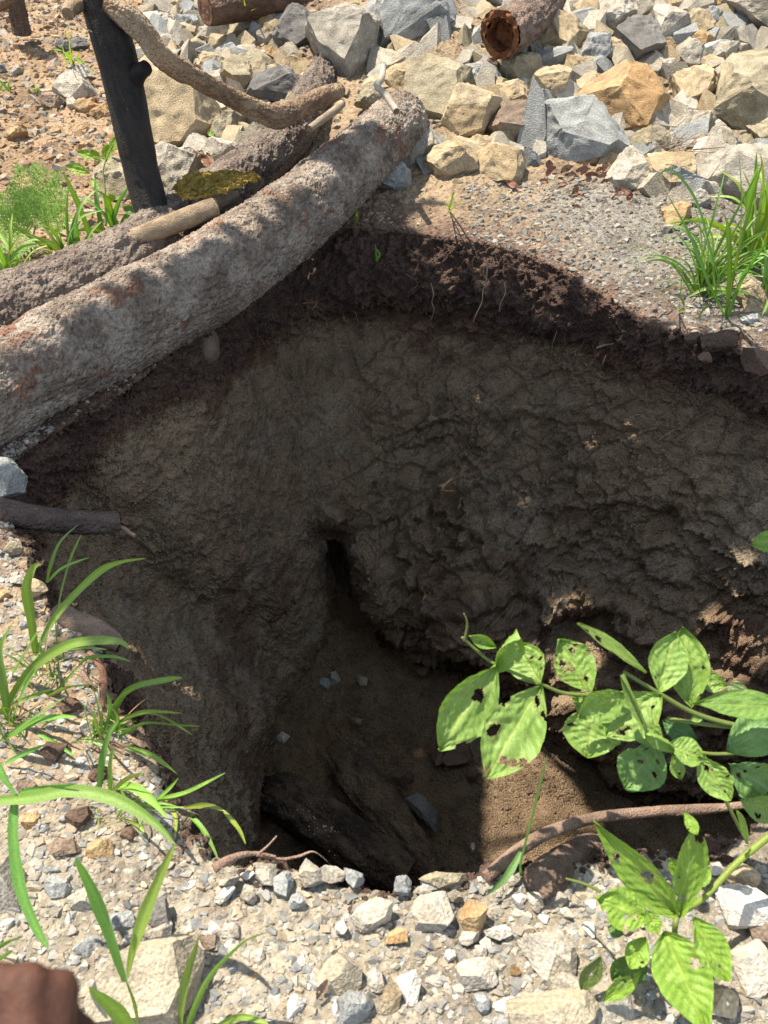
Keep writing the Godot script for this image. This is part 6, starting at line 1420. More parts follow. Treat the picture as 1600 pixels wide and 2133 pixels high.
func blade_mesh(path: PackedVector3Array, width: float, roll: float, tone: Color, s: int) -> ArrayMesh:
	var v := PackedVector3Array()
	var c := PackedColorArray()
	var idx := PackedInt32Array()
	var steps := 22
	for j in steps + 1:
		var t := float(j) / steps
		var p := along(path, t)
		var ahead := (along(path, minf(t + 0.03, 1.0)) - along(path, maxf(t - 0.03, 0.0))).normalized()
		var face := VIEW_SIDE.rotated(ahead, roll + 0.5 * sin(t * 3.0 + s))
		var side := ahead.cross(face).normalized()
		face = side.cross(ahead).normalized()
		var w := width * 0.5 * pow(sin(PI * clampf(0.14 + 0.86 * t, 0.0, 1.0)), 0.75) * (1.0 + 0.06 * sin(t * 17.0 + s))
		for k in 5:
			var x := (k - 2) / 2.0
			v.append(p + side * x * w + face * (absf(x) * w * 0.35))
			var vein := 1.25 if k == 2 else 1.0
			c.append(tone * vein * (1.0 + 0.12 * fine.get_noise_3d(t * 9.0, k, s)))
	for j in steps:
		for k in 4:
			var a := j * 5 + k
			idx.append_array([a, a + 5, a + 1, a + 1, a + 5, a + 6])
	return solid(v, normals_of(v, idx), idx, c)

# shape 0 ovate with blunt tip, 1 long and pointed
func leaf_mesh(base: Vector3, tip: Vector3, width: float, roll: float, droop: float, cup: float, holes: int, shape: int, tone: Color, s: int) -> ArrayMesh:
	rng.seed = 400 + s
	var axis := tip - base
	var length := axis.length()
	var ahead := axis / length
	var face := VIEW_SIDE.rotated(ahead, roll)
	var side := ahead.cross(face).normalized()
	face = side.cross(ahead).normalized()
	var bites := []
	for h in holes:
		bites.append([rng.randf_range(0.15, 0.95), rng.randf_range(-1.05, 1.05), rng.randf_range(0.02, 0.055), rng.randf_range(0.6, 1.8)])
	var nu := 56
	var nv := 30
	var v := PackedVector3Array()
	var c := PackedColorArray()
	var alive := PackedByteArray()
	var idx := PackedInt32Array()
	for j in nu + 1:
		var t := float(j) / nu
		var w := width * 0.5 * (pow(sin(PI * pow(t, 1.08)), 0.82) if shape == 0 else pow(sin(PI * pow(t, 0.75)), 1.0))
		w *= 1.0 + 0.05 * fine.get_noise_3d(t * 6.0, s, 0)
		for k in nv + 1:
			var x := 2.0 * k / nv - 1.0
			var ax := absf(x)
			var phase := t * (9.0 if shape == 0 else 11.0) - ax * 1.7
			var ripple := cos(TAU * phase)
			var lift := cup * ax * ax * width + width * 0.015 * ripple * ax * (1.2 - ax) * 2.0 - width * 0.02 * exp(-pow(ax / 0.06, 2.0))
			lift += width * 0.09 * fine.get_noise_3d(t * 2.5, x * 1.5, s * 3.0) + width * 0.012 * fine.get_noise_3d(t * 16.0, x * 9.0, s)
			v.append(base + axis * t + side * x * w * (1.0 + 0.03 * fine.get_noise_3d(t * 20.0, x, s)) + face * (lift - droop * length * t * t) )
			var vein := maxf(exp(-pow(ax / 0.045, 2.0)), 0.55 * smoothstep(0.90, 0.99, -ripple) * (1.0 - 0.5 * ax))
			var m := fine.get_noise_3d(t * 4.0, x * 2.0, s * 2.0)
			c.append(mix(tone * (1.0 + 0.22 * m), Color(tone.r * 1.6 + 0.03, tone.g * 1.25 + 0.03, tone.b * 1.5 + 0.01), 0.8 * vein))
			var ok := 1
			var burnt := 0.0
			for b in bites:
				var du: float = (t - b[0]) * b[3]
				var dv: float = (x - b[1]) * 0.5 * width / length
				var near: float = sqrt(du * du + dv * dv) / (b[2] * (1.0 + 1.3 * fine.get_noise_3d(t * 14.0, x * 9.0, s)))
				if near < 1.0: ok = 0
				burnt = maxf(burnt, 1.0 - smoothstep(1.0, 1.7, near))
			c[c.size() - 1] = mix(c[c.size() - 1], Color(0.22, 0.17, 0.07), 0.7 * burnt)
			alive.append(ok)
	for j in nu:
		for k in nv:
			var a := j * (nv + 1) + k
			var b := a + nv + 1
			if alive[a] + alive[a + 1] + alive[b] + alive[b + 1] < 3: continue
			idx.append_array([a, b, a + 1, a + 1, b, b + 1])
	return solid(v, normals_of(v, idx), idx, c)

func tuft(called: String, label: String, category: String, blades: Array, tone: Color, s: int, group := "") -> Node3D:
	var t := thing(called, label, category, Vector3.ZERO, group)
	for i in blades.size():
		var b: Array = blades[i]
		rng.seed = s * 100 + i
		var g := tone * rng.randf_range(0.8, 1.2)
		g.r *= rng.randf_range(0.8, 1.35)
		put("blade", blade_mesh(b[0], b[1], rng.randf_range(-0.6, 0.6), g, s * 7 + i), leaf_mat("grass_blade"), t)
	return t

# blades springing from points on the ground; each fan: [base, count, shortest, longest, spread, width, lean]
func fans(called: String, label: String, category: String, clumps: Array, blades: Array, tone: Color, s: int, group: String) -> void:
	var all := blades.duplicate()
	rng.seed = 333 + s
	for f in clumps:
		for i in int(f[1]):
			var turn := rng.randf() * TAU
			var a := rng.randf_range(0.0, f[4])
			var tall := rng.randf_range(f[2], f[3])
			var p: Vector3 = f[0] + Vector3(rng.randfn(), 0.0, rng.randfn()) * 0.02
			var curl := rng.randf_range(0.05, 0.35)
			var path := PackedVector3Array([p])
			for k in 4:
				p += Vector3(sin(a) * cos(turn) + f[6] * 0.4, cos(a), sin(a) * sin(turn) * 0.7) * tall / 4.0
				a += curl * (1.0 + k * 0.5)
				path.append(p)
			all.append([path, f[5] * rng.randf_range(0.7, 1.3)])
	tuft(called, label, category, all, tone, s, group)

# a crumpled strip of cloth lying along a path
func cloth_mesh(path: PackedVector3Array, width: float, s: int) -> ArrayMesh:
	var v := PackedVector3Array()
	var c := PackedColorArray()
	var idx := PackedInt32Array()
	rng.seed = s
	for j in 91:
		var t := j / 90.0
		var p := along(path, t)
		var w := width * (0.35 + 0.65 * sin(PI * pow(t, 0.7))) * (1.0 + 0.35 * fine.get_noise_2d(t * 9.0, s))
		for k in 21:
			var x := k / 10.0 - 1.0
			var fray := rng.randf_range(-0.2, 0.2) if k == 0 or k == 20 else 0.0
			var fold := 0.022 * fine.get_noise_3d(t * 5.0, x * 2.6, s) + 0.012 * ridged.get_noise_3d(t * 4.0, x * 2.0, s * 2.0) + 0.004 * fine.get_noise_3d(t * 30.0, x * 9.0, s)
			v.append(p + Vector3(0.80, -0.25, 0.46).normalized() * (x + fray) * w * 0.5 + Vector3(0, 0.9, 0.3) * fold)
			c.append(mix(Color(0.60, 0.47, 0.14), Color(0.42, 0.31, 0.075), 0.5 + 1.2 * fine.get_noise_3d(t * 8.0, x * 3.0, s)))
	for j in 90:
		for k in 20:
			var a := j * 21 + k
			idx.append_array([a, a + 21, a + 1, a + 1, a + 21, a + 22])
	return solid(v, normals_of(v, idx), idx, c)

func stem_part(t: Node3D, path: PackedVector3Array, r0: float, r1: float, tone: Color, s: int, called := "stem") -> void:
	put(called, limb_mesh(path, PackedFloat32Array([r0, (r0 + r1) / 2.0, r1]), 10, 50, [tone, tone * 0.8], 0.0, 0.001, s), leaf_mat("green_stem", 0.5), t)

func frond_mesh(base: Vector3, tip: Vector3, width: float, s: int, tone: Color) -> ArrayMesh:
	var v := PackedVector3Array()
	var c := PackedColorArray()
	var idx := PackedInt32Array()
	var axis := tip - base
	var ahead := axis.normalized()
	var side := ahead.cross(VIEW_SIDE).normalized()
	var face := side.cross(ahead)
	rng.seed = 600 + s
	for i in 8:
		var t := 0.15 + 0.85 * i / 8.0
		for sgn in [-1.0, 1.0]:
			var p := base + axis * t - face * axis.length() * 0.25 * t * t
			var arm: Vector3 = (side * sgn + ahead * 0.55).normalized()
			var reach := width * (1.0 - 0.55 * absf(t - 0.45))
			for q in 8:
				var o := p + arm * reach * (q + 1) / 8.0
				for w in [-1.0, 1.0]:
					var d: Vector3 = (ahead.slerp(arm, 0.3).rotated(face, w * 0.9) + face * rng.randf_range(-0.2, 0.25)).normalized()
					var l := width * 0.24
					var b := d.cross(face) * l * 0.22
					var k := v.size()
					v.append_array([o, o + d * l * 0.5 + b, o + d * l, o + d * l * 0.5 - b])
					var g := tone * rng.randf_range(0.75, 1.25)
					c.append_array([g, g, g, g])
					idx.append_array([k, k + 1, k + 2, k, k + 2, k + 3])
	return solid(v, normals_of(v, idx), idx, c)

# the tree that shades the pit: its trunk stands past the right edge of the view
func build_tree() -> void:
	var t := thing("shade_tree", "leafy tree standing right of the pit, its bough shading the hole", "tree")
	put("trunk", limb_mesh(pv([2.9, 0.0, -3.1, 2.85, 0.9, -3.1, 2.75, 1.9, -3.12, 2.6, 2.7, -3.1, 2.5, 3.6, -3.1]), PackedFloat32Array([0.13, 0.11, 0.10, 0.085, 0.05]), 40, 90, [GREY_BARK, DARK_BARK], 0.006, 0.02, 71), bark_mat(), t)
	var boughs := [pv([2.6, 2.6, -3.1, 1.6, 2.75, -2.95, 0.7, 2.8, -2.8, -0.2, 2.85, -2.75, -1.0, 2.8, -2.7, -1.8, 2.8, -2.5]), pv([2.6, 2.7, -3.1, 1.7, 3.0, -3.3, 0.8, 3.0, -3.3, 0.0, 3.0, -3.3]), pv([2.6, 2.5, -3.1, 1.8, 2.7, -2.5, 0.9, 2.75, -2.2, -0.2, 2.75, -1.9, -1.2, 2.8, -1.9]), pv([2.5, 3.3, -3.1, 2.9, 3.7, -2.7, 3.3, 3.9, -2.4]), pv([2.5, 3.2, -3.1, 2.8, 3.6, -3.7, 3.0, 3.9, -4.2])]
	for b in boughs:
		put("bough", limb_mesh(b, PackedFloat32Array([0.05, 0.035, 0.022, 0.012]), 16, 60, [GREY_BARK, DARK_BARK], 0.003, 0.01, 72), bark_mat(), t)
	rng.seed = 88
	var v := PackedVector3Array()
	var c := PackedColorArray()
	var idx := PackedInt32Array()
	for i in 15500:
		var at: Vector3
		if i < 14200:
			# the part over the pit
			at = Vector3(rng.randf_range(-2.3, 1.3), 2.85 + 0.2 * rng.randfn(), rng.randf_range(-4.1, -1.4))
			if not over_pit(at): continue
		else:
			at = along(boughs[rng.randi() % 5], rng.randf_range(0.1, 1.0)) + Vector3(rng.randfn(), rng.randfn() * 0.7, rng.randfn()) * 0.28
			if at.x < 1.4: continue
		var d := Vector3(rng.randfn(), rng.randfn() * 0.4 - 0.2, rng.randfn()).normalized()
		var n := Vector3(rng.randfn() * 0.5, 1.0, rng.randfn() * 0.5).normalized()
		var w := d.cross(n).normalized() * rng.randf_range(0.028, 0.045)
		var l := rng.randf_range(0.10, 0.16)
		if i < 14200 and (in_gap(at + d * l) or in_gap(at + d * l * 0.5 + w) or in_gap(at + d * l * 0.5 - w)): continue
		var k := v.size()
		v.append_array([at, at + d * l * 0.35 + w, at + d * l * 0.75 + w * 0.7, at + d * l, at + d * l * 0.75 - w * 0.7, at + d * l * 0.35 - w])
		var g := Color(0.07, 0.15, 0.03) * rng.randf_range(0.7, 1.4)
		c.append_array([g, g, g, g, g, g])
		idx.append_array([k, k + 1, k + 2, k, k + 2, k + 3, k, k + 3, k + 4, k, k + 4, k + 5])
	put("crown", solid(v, normals_of(v, idx), idx, c), leaf_mat("tree_leaf", 0.5), t)

func in_gap(p: Vector3) -> bool:
	var q := p - SUNWARD * (p.y / SUNWARD.y)
	for g in GAPS:
		if Geometry2D.is_point_in_polygon(Vector2(q.x, q.z), g): return true
	return false

func over_pit(p: Vector3) -> bool:
	# where this leaf's shadow falls at the level of the rim
	var q := p - SUNWARD * (p.y / SUNWARD.y)
	return Geometry2D.is_point_in_polygon(Vector2(q.x, q.z), SHADED) and not in_gap(p)


var SHADED := PackedVector2Array([Vector2(-0.88, -1.668), Vector2(-0.735, -1.872), Vector2(-0.555, -2.061), Vector2(-0.395, -2.229), Vector2(-0.257, -2.437), Vector2(-0.12, -2.669), Vector2(0.035, -2.951), Vector2(0.172, -3.223), Vector2(0.332, -3.492), Vector2(-0.199, -2.914), Vector2(0.113, -2.867), Vector2(0.36, -2.762), Vector2(0.566, -2.623), Vector2(0.77, -2.398), Vector2(0.956, -2.245), Vector2(1.266, -2.028), Vector2(1.9, -1.9), Vector2(1.9, -0.9), Vector2(1, -0.74), Vector2(0.624, -0.753), Vector2(0.292, -0.803), Vector2(-0.142, -0.751), Vector2(-0.353, -0.733), Vector2(-0.4, -0.72), Vector2(-0.57, -0.98), Vector2(-0.8, -1.25), Vector2(-0.95, -1.55)])
var GAPS := [PackedVector2Array([Vector2(-0.132, -2.177), Vector2(0.028, -2.211), Vector2(0.219, -1.943), Vector2(0.287, -1.749), Vector2(0.247, -1.555), Vector2(-0.193, -1.555)]), PackedVector2Array([Vector2(0.16, -2.2), Vector2(0.32, -2.16), Vector2(0.46, -2.24), Vector2(0.42, -2.33), Vector2(0.2, -2.32)]), PackedVector2Array([Vector2(0.82, -1.9), Vector2(0.92, -1.81), Vector2(1.06, -1.86), Vector2(1.04, -1.97), Vector2(0.88, -1.98)])]

func dry_leaf(base: Vector3, tip: Vector3, width: float, s: int, label := "curled reddish dry leaf in the litter at the foot of the rock heap") -> void:
	var o := put("dry_leaf", leaf_mesh(base, tip, width, 0.3, 0.05, 0.2, 1, 0, Color(0.40, 0.22, 0.16) if s % 3 else Color(0.45, 0.33, 0.24), 900 + s), matter("dry_leaf", 30.0, 0.2, 160, true, 0.9, 0.7))
	tag(o, label, "dry leaf", "dry leaves on the ground")

func build_plants() -> void:
	tuft("grass_tuft", "tall thin grass tuft on the left rim with a long blade over the pit", "grass", [[pv([-0.752, 0.001, -0.965, -0.74, 0.094, -0.988, -0.732, 0.169, -1.011, -0.703, 0.222, -1.017, -0.674, 0.252, -1.004]), 0.0198], [pv([-0.706, 0.15, -1.041, -0.684, 0.199, -1.043, -0.654, 0.252, -1.061, -0.607, 0.295, -1.071]), 0.0078], [pv([-0.704, 0.151, -1.042, -0.658, 0.2, -1.038, -0.591, 0.236, -1.036]), 0.0059], [pv([-0.703, 0.063, -1.011, -0.671, 0.146, -1.036, -0.641, 0.212, -1.058, -0.61, 0.265, -1.072]), 0.0100], [pv([-0.752, 0.001, -0.965, -0.685, 0.101, -0.995, -0.59, 0.189, -1.032, -0.53, 0.232, -1.027, -0.466, 0.26, -1.012]), 0.0149], [pv([-0.671, -0.001, -0.873, -0.651, 0.093, -0.882, -0.636, 0.163, -0.889, -0.622, 0.225, -0.894]), 0.0048], [pv([-0.747, -0.001, -0.963, -0.63, 0.082, -0.924, -0.543, 0.133, -0.885]), 0.0059], [pv([-0.651, 0.001, -0.937, -0.607, 0.064, -0.913, -0.542, 0.104, -0.888, -0.492, 0.131, -0.858]), 0.0078], [pv([-0.68, -0.001, -0.879, -0.617, 0.092, -0.854, -0.574, 0.161, -0.835]), 0.0067], [pv([-0.752, 0.001, -0.965, -0.742, -0.002, -0.921, -0.725, -0.027, -0.867]), 0.0082]], Color(0.16, 0.31, 0.055), 1, "grass around the pit")
	tuft("grass_tuft", "broad bladed grass tuft at the left edge", "grass", [[pv([-0.753, 0, -0.801, -0.736, 0.108, -0.827, -0.718, 0.19, -0.848, -0.678, 0.256, -0.858]), 0.0212], [pv([-0.778, 0, -0.817, -0.694, 0.11, -0.848, -0.611, 0.178, -0.857, -0.542, 0.218, -0.844, -0.477, 0.246, -0.822, -0.45, 0.264, -0.794]), 0.0191], [pv([-0.785, 0, -0.908, -0.711, 0.113, -0.902, -0.664, 0.188, -0.888]), 0.0164], [pv([-0.75, 0, -0.806, -0.689, 0.111, -0.804, -0.639, 0.195, -0.802]), 0.0120], [pv([-0.759, -0.001, -0.845, -0.673, 0.085, -0.815, -0.619, 0.144, -0.788]), 0.0085], [pv([-0.695, -0.001, -0.862, -0.621, 0.085, -0.831, -0.551, 0.141, -0.8]), 0.0104], [pv([-0.756, -0.002, -0.765, -0.649, 0.096, -0.751, -0.554, 0.154, -0.725]), 0.0136], [pv([-0.759, -0.001, -0.76, -0.656, 0.103, -0.752, -0.57, 0.183, -0.749]), 0.0063], [pv([-0.751, -0.002, -0.765, -0.73, 0.109, -0.764, -0.709, 0.21, -0.782]), 0.0182], [pv([-0.744, -0.001, -0.76, -0.703, -0.012, -0.724, -0.678, -0.016, -0.702]), 0.0075], [pv([-0.733, -0.002, -0.714, -0.667, 0.055, -0.71, -0.622, 0.094, -0.703]), 0.0091], [pv([-0.688, -0.002, -0.776, -0.639, 0.009, -0.749, -0.598, 0.01, -0.723]), 0.0094]], Color(0.16, 0.31, 0.055), 2, "grass around the pit")
	tuft("grass_tuft", "bright grass tuft leaning over the left side of the pit", "grass", [[pv([-0.559, -0.002, -0.765, -0.538, 0.077, -0.762, -0.533, 0.146, -0.772, -0.536, 0.21, -0.782]), 0.0091], [pv([-0.549, 0.001, -0.795, -0.496, 0.099, -0.812, -0.405, 0.152, -0.804, -0.368, 0.187, -0.785]), 0.0120], [pv([-0.557, 0, -0.806, -0.505, 0.102, -0.794, -0.452, 0.17, -0.777]), 0.0092], [pv([-0.539, 0.001, -0.795, -0.457, 0.091, -0.772, -0.368, 0.142, -0.739]), 0.0092], [pv([-0.529, -0.002, -0.77, -0.459, 0.07, -0.761, -0.388, 0.106, -0.737, -0.331, 0.138, -0.715]), 0.0118], [pv([-0.558, 0, -0.812, -0.442, 0.079, -0.776, -0.353, 0.104, -0.717]), 0.0093], [pv([-0.536, -0.002, -0.657, -0.511, 0.087, -0.669, -0.483, 0.161, -0.686, -0.454, 0.211, -0.685]), 0.0129], [pv([-0.515, -0.002, -0.657, -0.487, 0.106, -0.659, -0.463, 0.179, -0.653]), 0.0112], [pv([-0.509, -0.001, -0.749, -0.451, 0.024, -0.721, -0.411, 0.038, -0.694, -0.381, 0.048, -0.668]), 0.0119], [pv([-0.556, -0.002, -0.765, -0.541, 0.09, -0.745, -0.523, 0.161, -0.733]), 0.0064], [pv([-0.558, 0.001, -0.774, -0.515, 0.106, -0.766, -0.501, 0.183, -0.759]), 0.0082], [pv([-0.551, -0.002, -0.765, -0.5, 0.096, -0.751, -0.493, 0.167, -0.739]), 0.0073]], Color(0.16, 0.31, 0.055), 3, "grass around the pit")
	tuft("grass_tuft", "low creeping grass spreading out over the near left rim", "grass", [[pv([-0.426, -0.002, -0.641, -0.359, 0.041, -0.636, -0.284, 0.089, -0.65]), 0.0097], [pv([-0.426, -0.002, -0.641, -0.394, 0.044, -0.639, -0.368, 0.083, -0.644]), 0.0070], [pv([-0.507, 0, -0.665, -0.452, 0.058, -0.637, -0.403, 0.084, -0.599, -0.367, 0.103, -0.561]), 0.0164], [pv([-0.511, -0.002, -0.657, -0.458, 0.088, -0.641, -0.411, 0.147, -0.621]), 0.0086], [pv([-0.463, 0.001, -0.632, -0.412, 0.022, -0.618, -0.359, 0.039, -0.609]), 0.0044], [pv([-0.373, -0.017, -0.634, -0.329, 0.002, -0.629, -0.291, 0.006, -0.616]), 0.0098], [pv([-0.297, -0.012, -0.624, -0.271, -0.026, -0.599, -0.255, -0.041, -0.575]), 0.0089], [pv([-0.378, -0.019, -0.632, -0.336, -0.019, -0.596, -0.301, -0.04, -0.549]), 0.0098], [pv([-0.408, -0.002, -0.64, -0.383, 0.002, -0.609, -0.378, -0.011, -0.57]), 0.0088], [pv([-0.539, -0.002, -0.629, -0.526, -0.005, -0.603, -0.52, -0.014, -0.576]), 0.0097], [pv([-0.489, 0.001, -0.609, -0.451, 0.091, -0.596, -0.441, 0.161, -0.589]), 0.0067], [pv([-0.485, 0.001, -0.609, -0.444, 0.005, -0.59, -0.432, 0.005, -0.573]), 0.0070]], Color(0.23, 0.37, 0.055), 4, "grass around the pit")
	tuft("grass_tuft", "wide arching grass blade in the lower left foreground", "grass", [[pv([-0.577, 0.312, -0.496, -0.507, 0.33, -0.492, -0.441, 0.348, -0.494, -0.376, 0.35, -0.481, -0.32, 0.337, -0.455, -0.287, 0.325, -0.429]), 0.0190], [pv([-0.533, 0.311, -0.509, -0.48, 0.341, -0.503, -0.431, 0.364, -0.498]), 0.0103], [pv([-0.568, 0.344, -0.542, -0.526, 0.331, -0.497]), 0.0153], [pv([-0.535, 0.311, -0.495, -0.531, 0.283, -0.452, -0.516, 0.243, -0.4, -0.492, 0.213, -0.359, -0.471, 0.197, -0.334]), 0.0171]], Color(0.16, 0.31, 0.055), 5, "grass around the pit")
	tuft("grass_tuft", "two bladed grass shoot standing in the near gravel", "grass", [[pv([-0.367, 0.15, -0.305, -0.366, 0.251, -0.329, -0.377, 0.34, -0.361, -0.387, 0.41, -0.379]), 0.0186], [pv([-0.365, 0.152, -0.308, -0.334, 0.251, -0.329, -0.299, 0.34, -0.361, -0.261, 0.423, -0.392]), 0.0186], [pv([-0.367, 0.031, -0.271, -0.364, 0.097, -0.291, -0.368, 0.15, -0.308]), 0.0049]], Color(0.16, 0.31, 0.055), 6, "grass around the pit")
	tuft("grass_tuft", "grass shoot cut by the bottom edge", "grass", [[pv([-0.313, -0.002, -0.278, -0.288, 0.125, -0.309, -0.257, 0.226, -0.338]), 0.0133], [pv([-0.304, -0.002, -0.278, -0.261, 0.108, -0.319, -0.205, 0.186, -0.345, -0.161, 0.234, -0.346]), 0.0133], [pv([-0.265, -0.002, -0.278, -0.214, 0.06, -0.282, -0.166, 0.088, -0.267]), 0.0107], [pv([-0.358, 0.102, -0.257, -0.371, 0.186, -0.27, -0.386, 0.245, -0.277]), 0.0197]], Color(0.16, 0.31, 0.055), 7, "grass around the pit")
	tuft("grass_tuft", "short grass blade at the lower left edge", "grass", [[pv([-0.641, 0.001, -0.383, -0.6, 0.054, -0.384, -0.561, 0.089, -0.382]), 0.0107], [pv([-0.635, 0.001, -0.366, -0.598, 0.051, -0.365, -0.57, 0.087, -0.364]), 0.0106]], Color(0.16, 0.31, 0.055), 8, "grass around the pit")
	tuft("grass_tuft", "single drooping grass blade at the near right rim", "grass", [[pv([0.238, -0.002, -0.504, 0.224, 0.099, -0.495, 0.233, 0.212, -0.525, 0.245, 0.324, -0.564]), 0.0093], [pv([0.236, 0.046, -0.527, 0.208, 0.033, -0.492, 0.17, 0.021, -0.464]), 0.0123]], Color(0.13, 0.27, 0.07), 9, "grass around the pit")
	fans("grass_tuft", "dense grass clump on the far right rim", "grass", [[Vector3(1.129, 0.005, -2.491), 64, 0.177, 0.471, 0.8, 0.0077, 0]], [], Color(0.16, 0.31, 0.055), 10, "grass around the pit")
	tuft("grass_tuft", "tall sparse grass stems at the far right rim edge", "grass", [[pv([1.165, 0.004, -2.332, 1.101, 0.127, -2.311, 1.035, 0.251, -2.328, 0.964, 0.388, -2.369, 0.867, 0.481, -2.372, 0.795, 0.49, -2.296]), 0.0122], [pv([1.168, 0.004, -2.332, 1.115, 0.207, -2.287, 1.099, 0.393, -2.289, 1.086, 0.55, -2.281]), 0.0105], [pv([1.167, 0.004, -2.338, 1.121, 0.184, -2.331, 1.07, 0.326, -2.336, 1.009, 0.396, -2.281]), 0.0154], [pv([1.165, 0.004, -2.332, 1.061, 0.137, -2.293, 0.963, 0.289, -2.317, 0.865, 0.413, -2.326, 0.795, 0.495, -2.301]), 0.0122], [pv([1.17, 0.004, -2.332, 1.135, 0.189, -2.259, 1.152, 0.336, -2.217]), 0.0154], [pv([1.159, 0.006, -2.351, 1.082, 0.12, -2.292, 1.034, 0.219, -2.264]), 0.0142], [pv([1.168, 0.004, -2.338, 1.124, 0.227, -2.312, 1.079, 0.401, -2.303, 1.018, 0.558, -2.295]), 0.0060]], Color(0.16, 0.31, 0.055), 11, "grass around the pit")
	fans("broad_grass", "broad leaved grass at the right edge", "grass", [[Vector3(1.355, 0.008, -2.669), 40, 0.184, 0.471, 1, 0.0196, 0.05]], [[pv([1.364, 0.008, -2.669, 1.279, 0.185, -2.644, 1.245, 0.324, -2.633, 1.223, 0.419, -2.593]), 0.0369], [pv([1.372, 0.008, -2.669, 1.311, 0.221, -2.603, 1.255, 0.385, -2.56]), 0.0402]], Color(0.23, 0.37, 0.055), 12, "grass around the pit")
	fans("broad_grass", "lower broad leaved plant at the right edge below the grass", "grass", [[Vector3(1.341, 0.004, -2.4), 18, 0.115, 0.268, 1, 0.0183, -0.5]], [], Color(0.16, 0.31, 0.055), 13, "grass around the pit")
	tuft("grass_tuft", "tiny grass shoot on the tan grit behind the pit", "grass", [[pv([0.267, 0.021, -3.135, 0.263, 0.118, -2.999, 0.261, 0.196, -2.904]), 0.0095], [pv([0.273, 0.021, -3.135, 0.291, 0.112, -2.993, 0.303, 0.168, -2.875]), 0.0076], [pv([0.273, 0.021, -3.135, 0.244, 0.112, -2.993, 0.213, 0.17, -2.878]), 0.0076]], Color(0.23, 0.37, 0.055), 14, "grass around the pit")
	tuft("grass_tuft", "thin arching yellow stalk growing in front of the log", "grass", [[pv([-0.125, 0.013, -2.997, -0.109, 0.08, -2.977, -0.13, 0.117, -2.95, -0.202, 0.137, -2.912, -0.239, 0.138, -2.859]), 0.0065], [pv([-0.175, 0.019, -3.139, -0.18, 0.136, -3.048, -0.173, 0.23, -2.988]), 0.0076], [pv([-0.119, 0.013, -2.997, -0.1, 0.11, -2.868, -0.105, 0.181, -2.77]), 0.0073]], Color(0.23, 0.37, 0.055), 15, "grass around the pit")
	tuft("grass_tuft", "tiny seedling hanging at the far lip of the pit", "grass", [[pv([-0.027, 0.007, -2.726, -0.03, 0.056, -2.704, -0.032, 0.095, -2.69]), 0.0089], [pv([-0.027, 0.007, -2.726, -0.018, 0.05, -2.697, -0.028, 0.083, -2.677]), 0.0107]], Color(0.13, 0.27, 0.07), 16, "grass around the pit")
	tuft("grass_tuft", "small seedling on the grey gravel by the right rim", "grass", [[pv([1.014, 0.005, -2.367, 0.964, 0.105, -2.272, 0.934, 0.226, -2.25]), 0.0063], [pv([1.014, 0.005, -2.367, 0.947, 0.088, -2.256, 0.891, 0.154, -2.177]), 0.0095], [pv([1.014, 0.005, -2.367, 0.978, 0.088, -2.256, 0.928, 0.165, -2.188]), 0.0110], [pv([1.057, 0.006, -2.311, 1.025, 0.103, -2.216, 1.014, 0.169, -2.14]), 0.0078]], Color(0.23, 0.37, 0.055), 17, "grass around the pit")
	tuft("grass_tuft", "grass in the gravel just left of the post", "grass", [[pv([-1.71, 0.144, -4.741, -1.632, 0.271, -4.557, -1.576, 0.384, -4.441]), 0.0151], [pv([-1.689, 0.141, -4.709, -1.652, 0.25, -4.51, -1.656, 0.312, -4.343]), 0.0200], [pv([-1.7, 0.151, -4.804, -1.618, 0.136, -4.684, -1.551, 0.125, -4.596]), 0.0235], [pv([-1.702, 0.141, -4.709, -1.577, 0.247, -4.506, -1.549, 0.3, -4.331]), 0.0100], [pv([-1.72, 0.138, -4.678, -1.646, 0.247, -4.479, -1.589, 0.327, -4.332]), 0.0075]], Color(0.23, 0.37, 0.055), 18, "grass around the pit")
	tuft("grass_tuft", "small grass growing by the cut log at the top", "grass", [[pv([-0.788, 0.249, -5.191, -0.76, 0.346, -4.96, -0.739, 0.424, -4.795]), 0.0106], [pv([-0.785, 0.249, -5.191, -0.734, 0.337, -4.95, -0.671, 0.392, -4.763]), 0.0106]], Color(0.23, 0.37, 0.055), 19, "grass around the pit")
	fans("grass_tuft", "grass tuft behind the hollow log at the top edge", "grass", [[Vector3(0.936, 0.385, -4.828), 14, 0.044, 0.103, 0.9, 0.0128, 0]], [], Color(0.23, 0.37, 0.055), 20, "grass around the pit")
	fans("grass_tuft", "sparse grass sprouting on the gravel near the left edge", "grass", [[Vector3(-1.773, 0.103, -4.315), 5, 0.034, 0.071, 0.8, 0.0074, 0], [Vector3(-1.963, 0.109, -4.371), 6, 0.034, 0.08, 0.8, 0.0099, 0]], [], Color(0.23, 0.37, 0.055), 21, "grass around the pit")
	fans("grass_tuft", "dense grass tuft against the back log at the left edge", "grass", [[Vector3(-1.342, 0.001, -2.521), 26, 0.099, 0.376, 0.8, 0.0155, 0]], [], Color(0.23, 0.37, 0.055), 22, "grass around the pit")
	fans("grass_tuft", "mixed grass between the fern and the post", "grass", [[Vector3(-1.163, 0.002, -2.68), 22, 0.123, 0.35, 0.85, 0.0161, 0], [Vector3(-1.048, 0.004, -2.869), 18, 0.108, 0.301, 0.8, 0.0168, 0]], [[pv([-1.113, 0.004, -2.829, -1.123, 0.181, -2.812, -1.143, 0.315, -2.802]), 0.0214], [pv([-1.048, 0.004, -2.909, -1.036, 0.17, -2.877, -1.069, 0.251, -2.812]), 0.0218]], Color(0.16, 0.31, 0.055), 23, "grass around the pit")
